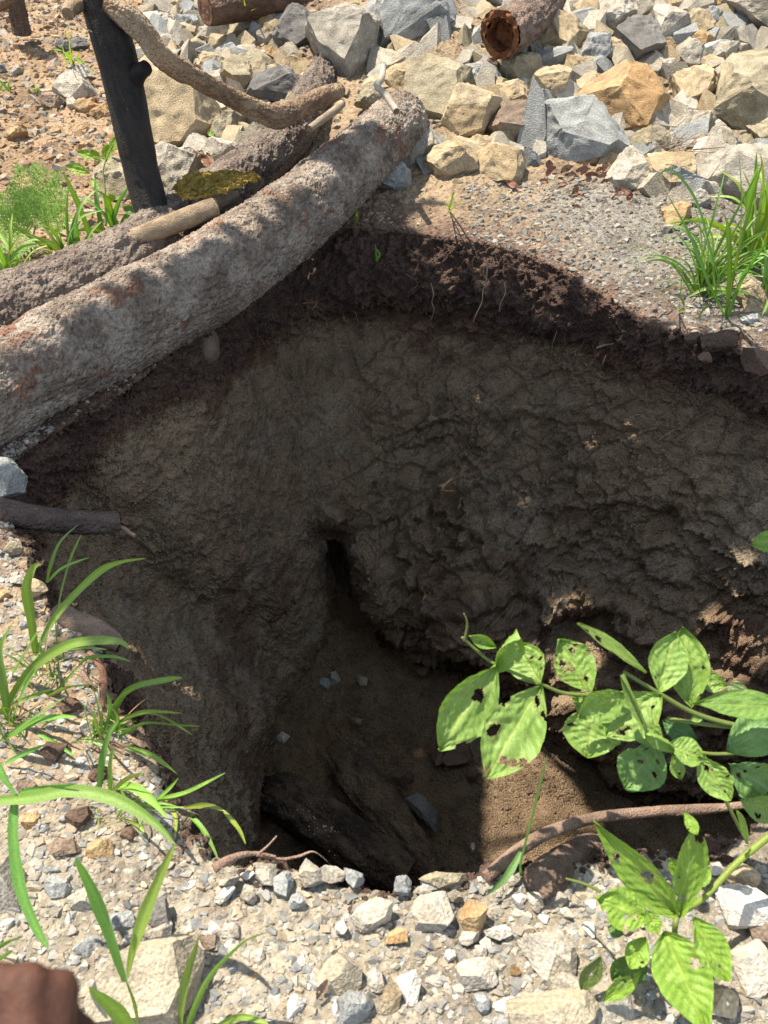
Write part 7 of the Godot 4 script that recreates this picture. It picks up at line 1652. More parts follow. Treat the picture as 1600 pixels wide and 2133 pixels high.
	fans("dry_grass", "thin dry stalks on the left rim behind the broad blades", "dry grass", [[Vector3(-0.723, 0, -0.92), 12, 0.047, 0.14, 1.3, 0.0033, 0]], [], Color(0.40, 0.33, 0.17), 30, "dry grass stalks")
	fans("grass_tuft", "fine young grass on the left rim", "grass", [[Vector3(-0.711, 0, -0.914), 12, 0.035, 0.128, 1.1, 0.0041, 0]], [], Color(0.16, 0.31, 0.055), 40, "grass around the pit")
	fans("dry_grass", "withered grass stalks at the left edge", "dry grass", [[Vector3(-0.745, 0, -0.806), 14, 0.045, 0.134, 1.3, 0.0031, 0]], [], Color(0.40, 0.33, 0.17), 31, "dry grass stalks")
	fans("grass_tuft", "fine grass at the left edge below the broad tuft", "grass", [[Vector3(-0.734, 0, -0.801), 14, 0.033, 0.122, 1.1, 0.0039, 0]], [], Color(0.16, 0.31, 0.055), 41, "grass around the pit")
	fans("dry_grass", "dry thatch under the bright leaning grass tuft", "dry grass", [[Vector3(-0.553, 0.001, -0.774), 16, 0.044, 0.132, 1.3, 0.0031, 0]], [], Color(0.40, 0.33, 0.17), 32, "dry grass stalks")
	fans("grass_tuft", "fine grass under the bright leaning tuft", "grass", [[Vector3(-0.543, -0.002, -0.77), 16, 0.033, 0.121, 1.1, 0.0038, 0]], [], Color(0.16, 0.31, 0.055), 42, "grass around the pit")
	fans("dry_grass", "pale dead grass on the near left rim", "dry grass", [[Vector3(-0.479, 0, -0.619), 10, 0.041, 0.122, 1.3, 0.0028, 0]], [], Color(0.40, 0.33, 0.17), 33, "dry grass stalks")
	fans("grass_tuft", "fine grass on the near left rim", "grass", [[Vector3(-0.468, 0, -0.614), 10, 0.03, 0.112, 1.1, 0.0035, 0]], [], Color(0.16, 0.31, 0.055), 43, "grass around the pit")
	fans("dry_grass", "straw coloured stalks in the far right grass clump", "dry grass", [[Vector3(1.126, 0.005, -2.48), 12, 0.078, 0.235, 1.3, 0.0054, 0]], [], Color(0.40, 0.33, 0.17), 34, "dry grass stalks")
	fans("grass_tuft", "fine grass at the foot of the far right clump", "grass", [[Vector3(1.138, 0.006, -2.464), 12, 0.058, 0.214, 1.1, 0.0068, 0]], [], Color(0.16, 0.31, 0.055), 44, "grass around the pit")
	fans("dry_grass", "dry stalks in front of the back log", "dry grass", [[Vector3(-1.152, 0.003, -2.642), 10, 0.082, 0.245, 1.3, 0.0057, 0]], [], Color(0.40, 0.33, 0.17), 35, "dry grass stalks")
	fans("grass_tuft", "fine grass in front of the back log", "grass", [[Vector3(-1.13, 0.002, -2.624), 10, 0.061, 0.223, 1.1, 0.0071, 0]], [], Color(0.16, 0.31, 0.055), 45, "grass around the pit")
	var leafy_vine_1 := thing("leafy_vine", "leafy vine with insect eaten leaves reaching over the right of the pit", "vine", Vector3.ZERO, "")
	put("leaf", leaf_mesh(Vector3(0.175, 0.368, -0.693), Vector3(0.088, 0.279, -0.59), 0.0890, -0.25, 0.06, 0.12, 3, 0, Color(0.215, 0.35, 0.07), 50), leaf_mat("leaf"), leafy_vine_1)
	put("leaf", leaf_mesh(Vector3(0.248, 0.345, -0.67), Vector3(0.16, 0.259, -0.556), 0.0916, 0.15, 0.06, 0.12, 9, 0, Color(0.215, 0.35, 0.07), 51), leaf_mat("leaf"), leafy_vine_1)
	put("leaf", leaf_mesh(Vector3(0.175, 0.369, -0.694), Vector3(0.204, 0.436, -0.705), 0.0462, 0.50, 0.06, 0.40, 2, 0, Color(0.215, 0.35, 0.07), 52), leaf_mat("leaf"), leafy_vine_1)
	put("leaf", leaf_mesh(Vector3(0.173, 0.388, -0.713), Vector3(0.131, 0.416, -0.713), 0.0210, 0.00, 0.06, 0.40, 1, 0, Color(0.215, 0.35, 0.07), 53), leaf_mat("leaf"), leafy_vine_1)
	put("leaf", leaf_mesh(Vector3(0.248, 0.345, -0.671), Vector3(0.211, 0.367, -0.735), 0.0613, -0.30, 0.06, 0.12, 4, 0, Color(0.215, 0.35, 0.07), 54), leaf_mat("leaf"), leafy_vine_1)
	put("leaf", leaf_mesh(Vector3(0.332, 0.311, -0.679), Vector3(0.285, 0.363, -0.745), 0.0701, 0.20, 0.06, 0.12, 9, 0, Color(0.215, 0.35, 0.07), 55), leaf_mat("leaf"), leafy_vine_1)
	put("leaf", leaf_mesh(Vector3(0.336, 0.315, -0.655), Vector3(0.321, 0.263, -0.589), 0.0897, 0.20, 0.06, 0.12, 4, 0, Color(0.215, 0.35, 0.07), 56), leaf_mat("leaf"), leafy_vine_1)
	put("leaf", leaf_mesh(Vector3(0.368, 0.372, -0.641), Vector3(0.299, 0.335, -0.618), 0.0603, -0.30, 0.06, 0.12, 2, 0, Color(0.215, 0.35, 0.07), 57), leaf_mat("leaf"), leafy_vine_1)
	put("leaf", leaf_mesh(Vector3(0.43, 0.351, -0.648), Vector3(0.341, 0.315, -0.598), 0.0712, 0.25, 0.06, 0.12, 5, 0, Color(0.215, 0.35, 0.07), 58), leaf_mat("leaf"), leafy_vine_1)
	put("leaf", leaf_mesh(Vector3(0.402, 0.383, -0.666), Vector3(0.295, 0.464, -0.705), 0.0321, 0.90, 0.06, 0.12, 2, 0, Color(0.17, 0.27, 0.05), 59), leaf_mat("leaf"), leafy_vine_1)
	put("leaf", leaf_mesh(Vector3(0.432, 0.336, -0.662), Vector3(0.464, 0.396, -0.735), 0.0639, 0.00, 0.06, 0.12, 1, 0, Color(0.215, 0.35, 0.07), 60), leaf_mat("leaf"), leafy_vine_1)
	put("leaf", leaf_mesh(Vector3(0.493, 0.303, -0.656), Vector3(0.479, 0.393, -0.746), 0.0677, -0.35, 0.06, 0.12, 3, 0, Color(0.215, 0.35, 0.07), 61), leaf_mat("leaf"), leafy_vine_1)
	put("leaf", leaf_mesh(Vector3(0.598, 0.373, -0.614), Vector3(0.461, 0.387, -0.613), 0.0459, 0.50, 0.06, 0.12, 0, 1, Color(0.15, 0.27, 0.05), 62), leaf_mat("leaf"), leafy_vine_1)
	put("leaf", leaf_mesh(Vector3(0.454, 0.226, -0.636), Vector3(0.403, 0.16, -0.585), 0.0829, 0.10, 0.06, 0.12, 6, 0, Color(0.16, 0.30, 0.09), 63), leaf_mat("leaf"), leafy_vine_1)
	put("leaf", leaf_mesh(Vector3(0.438, 0.296, -0.593), Vector3(0.499, 0.281, -0.578), 0.0462, -0.50, 0.06, 0.12, 5, 0, Color(0.215, 0.35, 0.07), 64), leaf_mat("leaf"), leafy_vine_1)
	put("leaf", leaf_mesh(Vector3(0.488, 0.285, -0.582), Vector3(0.529, 0.254, -0.523), 0.0487, 0.40, 0.06, 0.12, 6, 0, Color(0.215, 0.35, 0.07), 65), leaf_mat("leaf"), leafy_vine_1)
	put("leaf", leaf_mesh(Vector3(0.53, 0.288, -0.585), Vector3(0.62, 0.337, -0.62), 0.0682, -0.40, 0.06, 0.12, 0, 0, Color(0.16, 0.30, 0.09), 66), leaf_mat("leaf"), leafy_vine_1)
	put("leaf", leaf_mesh(Vector3(0.566, 0.21, -0.606), Vector3(0.662, 0.167, -0.563), 0.0757, 0.20, 0.06, 0.12, 9, 0, Color(0.16, 0.30, 0.09), 67), leaf_mat("leaf"), leafy_vine_1)
	put("leaf", leaf_mesh(Vector3(0.574, 0.188, -0.556), Vector3(0.657, 0.158, -0.54), 0.0483, 0.20, 0.06, 0.12, 2, 0, Color(0.215, 0.35, 0.07), 68), leaf_mat("leaf"), leafy_vine_1)
	put("leaf", leaf_mesh(Vector3(0.454, 0.267, -0.592), Vector3(0.469, 0.239, -0.564), 0.0242, 0.00, 0.06, 0.12, 1, 0, Color(0.215, 0.35, 0.07), 69), leaf_mat("leaf"), leafy_vine_1)
	put("leaf", leaf_mesh(Vector3(0.483, 0.305, -0.631), Vector3(0.504, 0.311, -0.636), 0.0151, 0.00, 0.06, 0.12, 0, 0, Color(0.215, 0.35, 0.07), 70), leaf_mat("leaf"), leafy_vine_1)
	put("leaf", leaf_mesh(Vector3(0.354, 0.426, -0.638), Vector3(0.386, 0.367, -0.579), 0.0184, 1.10, 0.06, 0.50, 1, 0, Color(0.17, 0.27, 0.06), 71), leaf_mat("leaf"), leafy_vine_1)
	put("leaf", leaf_mesh(Vector3(0.389, 0.36, -0.587), Vector3(0.436, 0.329, -0.569), 0.0287, 0.90, 0.06, 0.40, 3, 0, Color(0.215, 0.35, 0.07), 72), leaf_mat("leaf"), leafy_vine_1)
	put("leaf", leaf_mesh(Vector3(0.56, 0.299, -0.695), Vector3(0.52, 0.309, -0.705), 0.0331, 0.00, 0.06, 0.12, 3, 0, Color(0.215, 0.35, 0.07), 73), leaf_mat("leaf"), leafy_vine_1)
	put("leaf", leaf_mesh(Vector3(0.599, 0.294, -0.69), Vector3(0.564, 0.292, -0.702), 0.0237, 0.00, 0.06, 0.12, 1, 0, Color(0.2,0.28,0.12), 74), leaf_mat("leaf"), leafy_vine_1)
	put("leaf", leaf_mesh(Vector3(0.373, 0.246, -0.656), Vector3(0.31, 0.285, -0.695), 0.0397, 0.00, 0.06, 0.12, 2, 0, Color(0.215, 0.35, 0.07), 75), leaf_mat("leaf"), leafy_vine_1)
	put("leaf", leaf_mesh(Vector3(0.454, 0.247, -0.629), Vector3(0.402, 0.26, -0.656), 0.0471, 0.00, 0.06, 0.12, 3, 0, Color(0.215, 0.35, 0.07), 76), leaf_mat("leaf"), leafy_vine_1)
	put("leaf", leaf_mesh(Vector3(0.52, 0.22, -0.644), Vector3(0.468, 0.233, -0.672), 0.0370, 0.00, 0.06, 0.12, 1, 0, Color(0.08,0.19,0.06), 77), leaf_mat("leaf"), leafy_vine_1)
	put("leaf", leaf_mesh(Vector3(0.782, 0.304, -1.025), Vector3(0.711, 0.295, -1.016), 0.0428, 0.00, 0.06, 0.12, 0, 0, Color(0.17, 0.30, 0.04), 78), leaf_mat("leaf"), leafy_vine_1)
	stem_part(leafy_vine_1, pv([0.122, 0.406, -0.717, 0.144, 0.384, -0.71, 0.175, 0.368, -0.693, 0.248, 0.345, -0.671, 0.289, 0.326, -0.666, 0.346, 0.316, -0.669]), 0.0023, 0.0030, Color(0.20, 0.27, 0.06), 9)
	stem_part(leafy_vine_1, pv([0.372, 0.376, -0.673, 0.432, 0.343, -0.654, 0.492, 0.312, -0.638, 0.568, 0.298, -0.623, 0.644, 0.295, -0.62]), 0.0030, 0.0045, Color(0.20, 0.27, 0.06), 10)
	stem_part(leafy_vine_1, pv([0.454, 0.289, -0.643, 0.519, 0.291, -0.63, 0.583, 0.296, -0.621]), 0.0031, 0.0038, Color(0.20, 0.27, 0.06), 11)
	stem_part(leafy_vine_1, pv([0.126, 0.402, -0.713, 0.128, 0.437, -0.72, 0.122, 0.456, -0.725]), 0.0023, 0.0009, Color(0.24, 0.28, 0.08), 12)
	stem_part(leafy_vine_1, pv([0.462, 0.281, -0.606, 0.515, 0.268, -0.593, 0.636, 0.273, -0.598]), 0.0030, 0.0030, Color(0.20, 0.27, 0.06), 13)
	stem_part(leafy_vine_1, pv([0.534, 0.222, -0.548, 0.562, 0.176, -0.529, 0.601, 0.108, -0.518]), 0.0030, 0.0030, Color(0.20, 0.27, 0.06), 14)
	stem_part(leafy_vine_1, pv([0.368, 0.372, -0.641, 0.333, 0.311, -0.636]), 0.0018, 0.0015, Color(0.20, 0.27, 0.06), 15)
	stem_part(leafy_vine_1, pv([0.644, 0.295, -0.62, 0.757, 0.284, -0.609, 0.952, 0.176, -0.615, 1.207, -0.013, -0.596]), 0.0045, 0.0061, Color(0.20, 0.27, 0.06), 16)
	stem_part(leafy_vine_1, pv([0.636, 0.273, -0.598, 0.742, 0.268, -0.593, 0.936, 0.171, -0.609, 1.19, -0.013, -0.596]), 0.0038, 0.0053, Color(0.20, 0.27, 0.06), 17)
	stem_part(leafy_vine_1, pv([0.782, 0.304, -1.025, 0.856, 0.311, -1.032, 0.977, 0.284, -1.006, 1.125, 0.194, -0.845, 1.207, -0.013, -0.596]), 0.0028, 0.0047, Color(0.20, 0.27, 0.06), 18)
	var leafy_plant_2 := thing("leafy_plant", "yellow green leafy plant growing from the gravel at lower right", "plant", Vector3.ZERO, "")
	put("leaf", leaf_mesh(Vector3(0.438, 0.151, -0.392), Vector3(0.302, 0.298, -0.468), 0.0549, -0.30, 0.05, 0.12, 2, 1, Color(0.22, 0.37, 0.045), 100), leaf_mat("glossy_leaf"), leafy_plant_2)
	put("leaf", leaf_mesh(Vector3(0.443, 0.153, -0.393), Vector3(0.447, 0.306, -0.461), 0.0547, 0.20, 0.06, 0.12, 5, 0, Color(0.22, 0.37, 0.045), 101), leaf_mat("glossy_leaf"), leafy_plant_2)
	put("leaf", leaf_mesh(Vector3(0.445, 0.298, -0.454), Vector3(0.43, 0.312, -0.482), 0.0178, 0.00, 0.06, 0.12, 1, 1, Color(0.22, 0.37, 0.045), 102), leaf_mat("glossy_leaf"), leafy_plant_2)
	put("leaf", leaf_mesh(Vector3(0.391, 0.169, -0.382), Vector3(0.311, 0.202, -0.4), 0.0578, 0.30, 0.06, 0.12, 5, 0, Color(0.22, 0.37, 0.045), 103), leaf_mat("glossy_leaf"), leafy_plant_2)
	put("leaf", leaf_mesh(Vector3(0.408, 0.169, -0.367), Vector3(0.45, 0.13, -0.243), 0.0792, 0.10, 0.06, 0.12, 3, 1, Color(0.22, 0.37, 0.045), 104), leaf_mat("glossy_leaf"), leafy_plant_2)
	put("leaf", leaf_mesh(Vector3(0.462, 0.151, -0.392), Vector3(0.508, 0.104, -0.317), 0.0571, -0.30, 0.06, 0.12, 2, 0, Color(0.22, 0.37, 0.045), 105), leaf_mat("glossy_leaf"), leafy_plant_2)
	put("leaf", leaf_mesh(Vector3(0.389, 0.141, -0.367), Vector3(0.362, 0.118, -0.33), 0.0355, 0.40, 0.06, 0.12, 3, 0, Color(0.22, 0.37, 0.045), 106), leaf_mat("glossy_leaf"), leafy_plant_2)
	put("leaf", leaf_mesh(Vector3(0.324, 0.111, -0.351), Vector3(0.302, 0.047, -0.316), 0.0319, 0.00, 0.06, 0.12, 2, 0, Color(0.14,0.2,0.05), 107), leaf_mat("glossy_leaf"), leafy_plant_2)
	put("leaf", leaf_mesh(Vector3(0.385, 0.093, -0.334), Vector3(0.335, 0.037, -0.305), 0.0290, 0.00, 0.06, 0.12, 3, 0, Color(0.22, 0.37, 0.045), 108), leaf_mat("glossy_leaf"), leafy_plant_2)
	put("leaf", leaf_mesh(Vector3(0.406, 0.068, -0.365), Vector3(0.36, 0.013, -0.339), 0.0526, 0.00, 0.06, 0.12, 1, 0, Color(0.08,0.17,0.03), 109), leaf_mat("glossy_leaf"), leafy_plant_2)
	put("leaf", leaf_mesh(Vector3(0.386, 0.179, -0.392), Vector3(0.401, 0.165, -0.363), 0.0268, 0.00, 0.06, 0.12, 1, 0, Color(0.22, 0.37, 0.045), 110), leaf_mat("glossy_leaf"), leafy_plant_2)
	put("leaf", leaf_mesh(Vector3(0.432, 0.223, -0.421), Vector3(0.414, 0.253, -0.437), 0.0182, 0.00, 0.06, 0.12, 1, 0, Color(0.22, 0.37, 0.045), 111), leaf_mat("glossy_leaf"), leafy_plant_2)
	put("leaf", leaf_mesh(Vector3(0.436, 0.155, -0.396), Vector3(0.389, 0.181, -0.408), 0.0186, 0.00, 0.06, 0.12, 1, 0, Color(0.22, 0.37, 0.045), 112), leaf_mat("glossy_leaf"), leafy_plant_2)
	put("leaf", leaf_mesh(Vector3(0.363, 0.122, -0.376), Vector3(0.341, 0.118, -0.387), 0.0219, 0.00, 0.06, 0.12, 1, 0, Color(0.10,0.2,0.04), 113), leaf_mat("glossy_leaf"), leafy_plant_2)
	put("leaf", leaf_mesh(Vector3(0.501, 0.173, -0.456), Vector3(0.483, 0.16, -0.429), 0.0177, 0.00, 0.06, 0.12, 0, 0, Color(0.22, 0.37, 0.045), 114), leaf_mat("glossy_leaf"), leafy_plant_2)
	put("leaf", leaf_mesh(Vector3(0.563, 0.189, -0.486), Vector3(0.533, 0.262, -0.503), 0.0190, 0.60, 0.06, 0.12, 0, 0, Color(0.22, 0.37, 0.045), 115), leaf_mat("glossy_leaf"), leafy_plant_2)
	stem_part(leafy_plant_2, pv([0.441, 0.152, -0.393, 0.495, 0.141, -0.424, 0.556, 0.159, -0.47, 0.636, 0.192, -0.517]), 0.0043, 0.0058, Color(0.27, 0.36, 0.05), 18)
	stem_part(leafy_plant_2, pv([0.441, 0.152, -0.393, 0.436, 0.138, -0.378, 0.477, -0.002, -0.38]), 0.0043, 0.0050, Color(0.20, 0.27, 0.06), 19)
	stem_part(leafy_plant_2, pv([0.292, 0.108, -0.461, 0.309, 0.144, -0.441, 0.321, 0.188, -0.415]), 0.0015, 0.0023, Color(0.20, 0.27, 0.06), 20)
	var seedling_3 := thing("seedling", "bright yellow green seedling beside the post", "plant", Vector3.ZERO, "")
	put("leaf", leaf_mesh(Vector3(-1.197, 0.146, -3.203), Vector3(-1.293, 0.178, -3.208), 0.0468, 0.00, 0.06, 0.12, 2, 0, Color(0.22, 0.36, 0.02), 150), leaf_mat("glossy_leaf"), seedling_3)
	put("leaf", leaf_mesh(Vector3(-1.196, 0.152, -3.334), Vector3(-1.279, 0.186, -3.34), 0.0401, 0.00, 0.06, 0.12, 2, 0, Color(0.22, 0.36, 0.02), 151), leaf_mat("glossy_leaf"), seedling_3)
	put("leaf", leaf_mesh(Vector3(-1.182, 0.151, -3.316), Vector3(-1.214, 0.194, -3.331), 0.0359, 0.00, 0.06, 0.12, 2, 0, Color(0.22, 0.36, 0.02), 152), leaf_mat("glossy_leaf"), seedling_3)
	put("leaf", leaf_mesh(Vector3(-1.156, 0.151, -3.31), Vector3(-1.145, 0.212, -3.343), 0.0439, 0.00, 0.06, 0.12, 2, 0, Color(0.22, 0.36, 0.02), 153), leaf_mat("glossy_leaf"), seedling_3)
	put("leaf", leaf_mesh(Vector3(-1.157, 0.155, -3.383), Vector3(-1.13, 0.217, -3.416), 0.0364, 0.00, 0.06, 0.12, 2, 0, Color(0.22, 0.36, 0.02), 154), leaf_mat("glossy_leaf"), seedling_3)
	put("leaf", leaf_mesh(Vector3(-1.183, 0.143, -3.161), Vector3(-1.144, 0.12, -3.11), 0.0271, 0.00, 0.06, 0.12, 2, 0, Color(0.22, 0.36, 0.02), 155), leaf_mat("glossy_leaf"), seedling_3)
	put("leaf", leaf_mesh(Vector3(-0.929, 0.137, -2.849), Vector3(-0.975, 0.162, -2.846), 0.0360, 0.00, 0.06, 0.12, 2, 0, Color(0.15,0.27,0.06), 156), leaf_mat("glossy_leaf"), seedling_3)
	put("leaf", leaf_mesh(Vector3(-1.043, 0.138, -2.953), Vector3(-1.051, 0.168, -2.954), 0.0332, 0.00, 0.06, 0.12, 2, 0, Color(0.22, 0.36, 0.02), 157), leaf_mat("glossy_leaf"), seedling_3)
	stem_part(seedling_3, pv([-1.094, 0.046, -2.945, -1.096, 0.14, -3.039, -1.102, 0.206, -3.105, -1.064, 0.273, -3.172]), 0.0047, 0.0028, Color(0.20, 0.27, 0.06), 27)
	var seedling_4 := thing("seedling", "small green seedling between the tan boulder and the branch", "plant", Vector3.ZERO, "")
	put("leaf", leaf_mesh(Vector3(-0.783, 0.108, -4.048), Vector3(-0.801, 0.133, -4.073), 0.0281, 0.00, 0.06, 0.12, 2, 0, Color(0.215, 0.35, 0.07), 200), leaf_mat("leaf"), seedling_4)
	put("leaf", leaf_mesh(Vector3(-0.783, 0.108, -4.048), Vector3(-0.755, 0.129, -4.069), 0.0281, 0.00, 0.06, 0.12, 2, 0, Color(0.215, 0.35, 0.07), 201), leaf_mat("leaf"), seedling_4)
	put("leaf", leaf_mesh(Vector3(-0.792, 0.091, -4.031), Vector3(-0.816, 0.1, -4.04), 0.0234, 0.00, 0.06, 0.12, 2, 0, Color(0.215, 0.35, 0.07), 202), leaf_mat("leaf"), seedling_4)
	put("leaf", leaf_mesh(Vector3(-0.792, 0.083, -4.023), Vector3(-0.762, 0.1, -4.04), 0.0234, 0.00, 0.06, 0.12, 2, 0, Color(0.215, 0.35, 0.07), 203), leaf_mat("leaf"), seedling_4)
	stem_part(seedling_4, pv([-0.797, 0.063, -4.003, -0.785, 0.1, -4.04]), 0.0035, 0.0023, Color(0.20, 0.27, 0.06), 36)
	var seedling_5 := thing("seedling", "small green seedling under the tan olive stone", "plant", Vector3.ZERO, "")
	put("leaf", leaf_mesh(Vector3(-0.787, 0.096, -3.761), Vector3(-0.814, 0.116, -3.782), 0.0311, 0.00, 0.06, 0.12, 2, 0, Color(0.215, 0.35, 0.07), 250), leaf_mat("leaf"), seedling_5)
	put("leaf", leaf_mesh(Vector3(-0.787, 0.091, -3.757), Vector3(-0.76, 0.072, -3.738), 0.0311, 0.00, 0.06, 0.12, 2, 0, Color(0.215, 0.35, 0.07), 251), leaf_mat("leaf"), seedling_5)
	put("leaf", leaf_mesh(Vector3(-0.791, 0.088, -3.753), Vector3(-0.809, 0.097, -3.763), 0.0200, 0.00, 0.06, 0.12, 2, 0, Color(0.215, 0.35, 0.07), 252), leaf_mat("leaf"), seedling_5)
	stem_part(seedling_5, pv([-0.787, 0.072, -3.738, -0.787, 0.094, -3.76]), 0.0033, 0.0022, Color(0.20, 0.27, 0.06), 45)
	var seedling_6 := thing("seedling", "green leaves behind the balanced boulder", "plant", Vector3.ZERO, "")
	put("leaf", leaf_mesh(Vector3(-0.192, 0.422, -4.62), Vector3(-0.233, 0.429, -4.627), 0.0344, 0.00, 0.06, 0.12, 2, 0, Color(0.215, 0.35, 0.07), 300), leaf_mat("leaf"), seedling_6)
	put("leaf", leaf_mesh(Vector3(-0.192, 0.422, -4.62), Vector3(-0.123, 0.44, -4.637), 0.0344, 0.00, 0.06, 0.12, 2, 0, Color(0.215, 0.35, 0.07), 301), leaf_mat("leaf"), seedling_6)
	put("leaf", leaf_mesh(Vector3(-0.187, 0.422, -4.62), Vector3(-0.16, 0.436, -4.634), 0.0246, 0.00, 0.06, 0.12, 2, 0, Color(0.215, 0.35, 0.07), 302), leaf_mat("leaf"), seedling_6)
	stem_part(seedling_6, pv([-0.192, 0.402, -4.599, -0.192, 0.422, -4.62]), 0.0037, 0.0025, Color(0.20, 0.27, 0.06), 54)
	var fern := thing("feathery_shrub", "feathery bright green shrub at the left edge behind the logs", "shrub")
	put("frond", frond_mesh(Vector3(-1.336, 0.105, -2.817), Vector3(-1.41, 0.221, -2.863), 0.0614, 0, Color(0.22, 0.39, 0.05)), leaf_mat("frond_leaf", 0.6), fern)
	put("frond", frond_mesh(Vector3(-1.317, 0.105, -2.817), Vector3(-1.339, 0.29, -2.932), 0.0650, 1, Color(0.22, 0.39, 0.05)), leaf_mat("frond_leaf", 0.6), fern)
	put("frond", frond_mesh(Vector3(-1.299, 0.105, -2.817), Vector3(-1.25, 0.278, -2.92), 0.0614, 2, Color(0.22, 0.39, 0.05)), leaf_mat("frond_leaf", 0.6), fern)
	put("frond", frond_mesh(Vector3(-1.29, 0.099, -2.811), Vector3(-1.21, 0.234, -2.876), 0.0614, 3, Color(0.22, 0.39, 0.05)), leaf_mat("frond_leaf", 0.6), fern)
	put("frond", frond_mesh(Vector3(-1.336, 0.092, -2.805), Vector3(-1.454, 0.152, -2.794), 0.0650, 4, Color(0.22, 0.39, 0.05)), leaf_mat("frond_leaf", 0.6), fern)
	put("frond", frond_mesh(Vector3(-1.308, 0.092, -2.805), Vector3(-1.348, 0.215, -2.857), 0.0541, 5, Color(0.22, 0.39, 0.05)), leaf_mat("frond_leaf", 0.6), fern)
	put("frond", frond_mesh(Vector3(-1.299, 0.092, -2.805), Vector3(-1.401, 0.065, -2.706), 0.0541, 6, Color(0.22, 0.39, 0.05)), leaf_mat("frond_leaf", 0.6), fern)
	put("frond", frond_mesh(Vector3(-1.281, 0.079, -2.792), Vector3(-1.197, 0.165, -2.807), 0.0541, 7, Color(0.22, 0.39, 0.05)), leaf_mat("frond_leaf", 0.6), fern)
	put("frond", frond_mesh(Vector3(-1.336, 0.067, -2.779), Vector3(-1.383, 0.165, -2.807), 0.0541, 8, Color(0.22, 0.39, 0.05)), leaf_mat("frond_leaf", 0.6), fern)
	put("frond", frond_mesh(Vector3(-1.317, 0.079, -2.792), Vector3(-1.286, 0.215, -2.857), 0.0614, 9, Color(0.22, 0.39, 0.05)), leaf_mat("frond_leaf", 0.6), fern)
	stem_part(fern, pv([-1.321, 0.002, -2.68, -1.325, 0.054, -2.766, -1.31, 0.105, -2.817]), 0.006, 0.003, Color(0.2, 0.22, 0.08), 77)
	var cloth := thing("cloth_scrap", "frayed yellow cloth scrap lying on the logs", "cloth")
	put("fold", cloth_mesh(pv([-0.703, 0.288, -2.65, -0.674, 0.305, -2.695, -0.622, 0.31, -2.742, -0.544, 0.305, -2.78, -0.455, 0.278, -2.838]), 0.085, 90), matter("cloth_weave", 40.0, 0.3, 150, true, 0.95, 0.6), cloth)
	put("fold", cloth_mesh(pv([-0.698, 0.294, -2.627, -0.633, 0.299, -2.647, -0.572, 0.302, -2.678, -0.505, 0.3, -2.733, -0.462, 0.283, -2.814]), 0.060, 91), matter("cloth_weave", 40.0, 0.3, 150, true, 0.95, 0.6), cloth)
	var twigs := thing("dry_twigs", "bundle of dry grey twigs lying on the rocks", "twigs")
	put("twig", limb_mesh(pv([1.171, 0.228, -3.36, 1.191, 0.245, -3.362, 1.235, 0.254, -3.385]), PackedFloat32Array([0.0022, 0.0018, 0.001]), 7, 20, [Color(0.42, 0.34, 0.27), Color(0.3, 0.24, 0.19)], 0.0, 0.002, 200), wood_mat(), twigs)
	put("twig", limb_mesh(pv([1.197, 0.191, -3.322, 1.252, 0.199, -3.316, 1.325, 0.2, -3.331]), PackedFloat32Array([0.0022, 0.0018, 0.001]), 7, 20, [Color(0.42, 0.34, 0.27), Color(0.3, 0.24, 0.19)], 0.0, 0.002, 201), wood_mat(), twigs)
	put("twig", limb_mesh(pv([1.219, 0.22, -3.352, 1.235, 0.24, -3.357, 1.27, 0.253, -3.384]), PackedFloat32Array([0.0022, 0.0018, 0.001]), 7, 20, [Color(0.42, 0.34, 0.27), Color(0.3, 0.24, 0.19)], 0.0, 0.002, 202), wood_mat(), twigs)
	put("twig", limb_mesh(pv([1.281, 0.195, -3.326, 1.336, 0.203, -3.32, 1.412, 0.203, -3.335]), PackedFloat32Array([0.0022, 0.0018, 0.001]), 7, 20, [Color(0.42, 0.34, 0.27), Color(0.3, 0.24, 0.19)], 0.0, 0.002, 203), wood_mat(), twigs)
	put("twig", limb_mesh(pv([1.183, 0.204, -3.335, 1.253, 0.216, -3.333, 1.317, 0.22, -3.351]), PackedFloat32Array([0.0022, 0.0018, 0.001]), 7, 20, [Color(0.42, 0.34, 0.27), Color(0.3, 0.24, 0.19)], 0.0, 0.002, 204), wood_mat(), twigs)
	put("twig", limb_mesh(pv([1.147, 0.205, -3.336, 1.188, 0.217, -3.334, 1.249, 0.222, -3.353]), PackedFloat32Array([0.0022, 0.0018, 0.001]), 7, 20, [Color(0.42, 0.34, 0.27), Color(0.3, 0.24, 0.19)], 0.0, 0.002, 205), wood_mat(), twigs)
	put("twig", limb_mesh(pv([1.209, 0.229, -3.36, 1.274, 0.231, -3.348, 1.346, 0.226, -3.357]), PackedFloat32Array([0.0022, 0.0018, 0.001]), 7, 20, [Color(0.42, 0.34, 0.27), Color(0.3, 0.24, 0.19)], 0.0, 0.002, 206), wood_mat(), twigs)
	put("twig", limb_mesh(pv([1.181, 0.191, -3.322, 1.25, 0.211, -3.328, 1.312, 0.223, -3.354]), PackedFloat32Array([0.0022, 0.0018, 0.001]), 7, 20, [Color(0.42, 0.34, 0.27), Color(0.3, 0.24, 0.19)], 0.0, 0.002, 207), wood_mat(), twigs)
	put("twig", limb_mesh(pv([1.214, 0.214, -3.345, 1.251, 0.228, -3.345, 1.308, 0.235, -3.366]), PackedFloat32Array([0.0022, 0.0018, 0.001]), 7, 20, [Color(0.42, 0.34, 0.27), Color(0.3, 0.24, 0.19)], 0.0, 0.002, 208), wood_mat(), twigs)
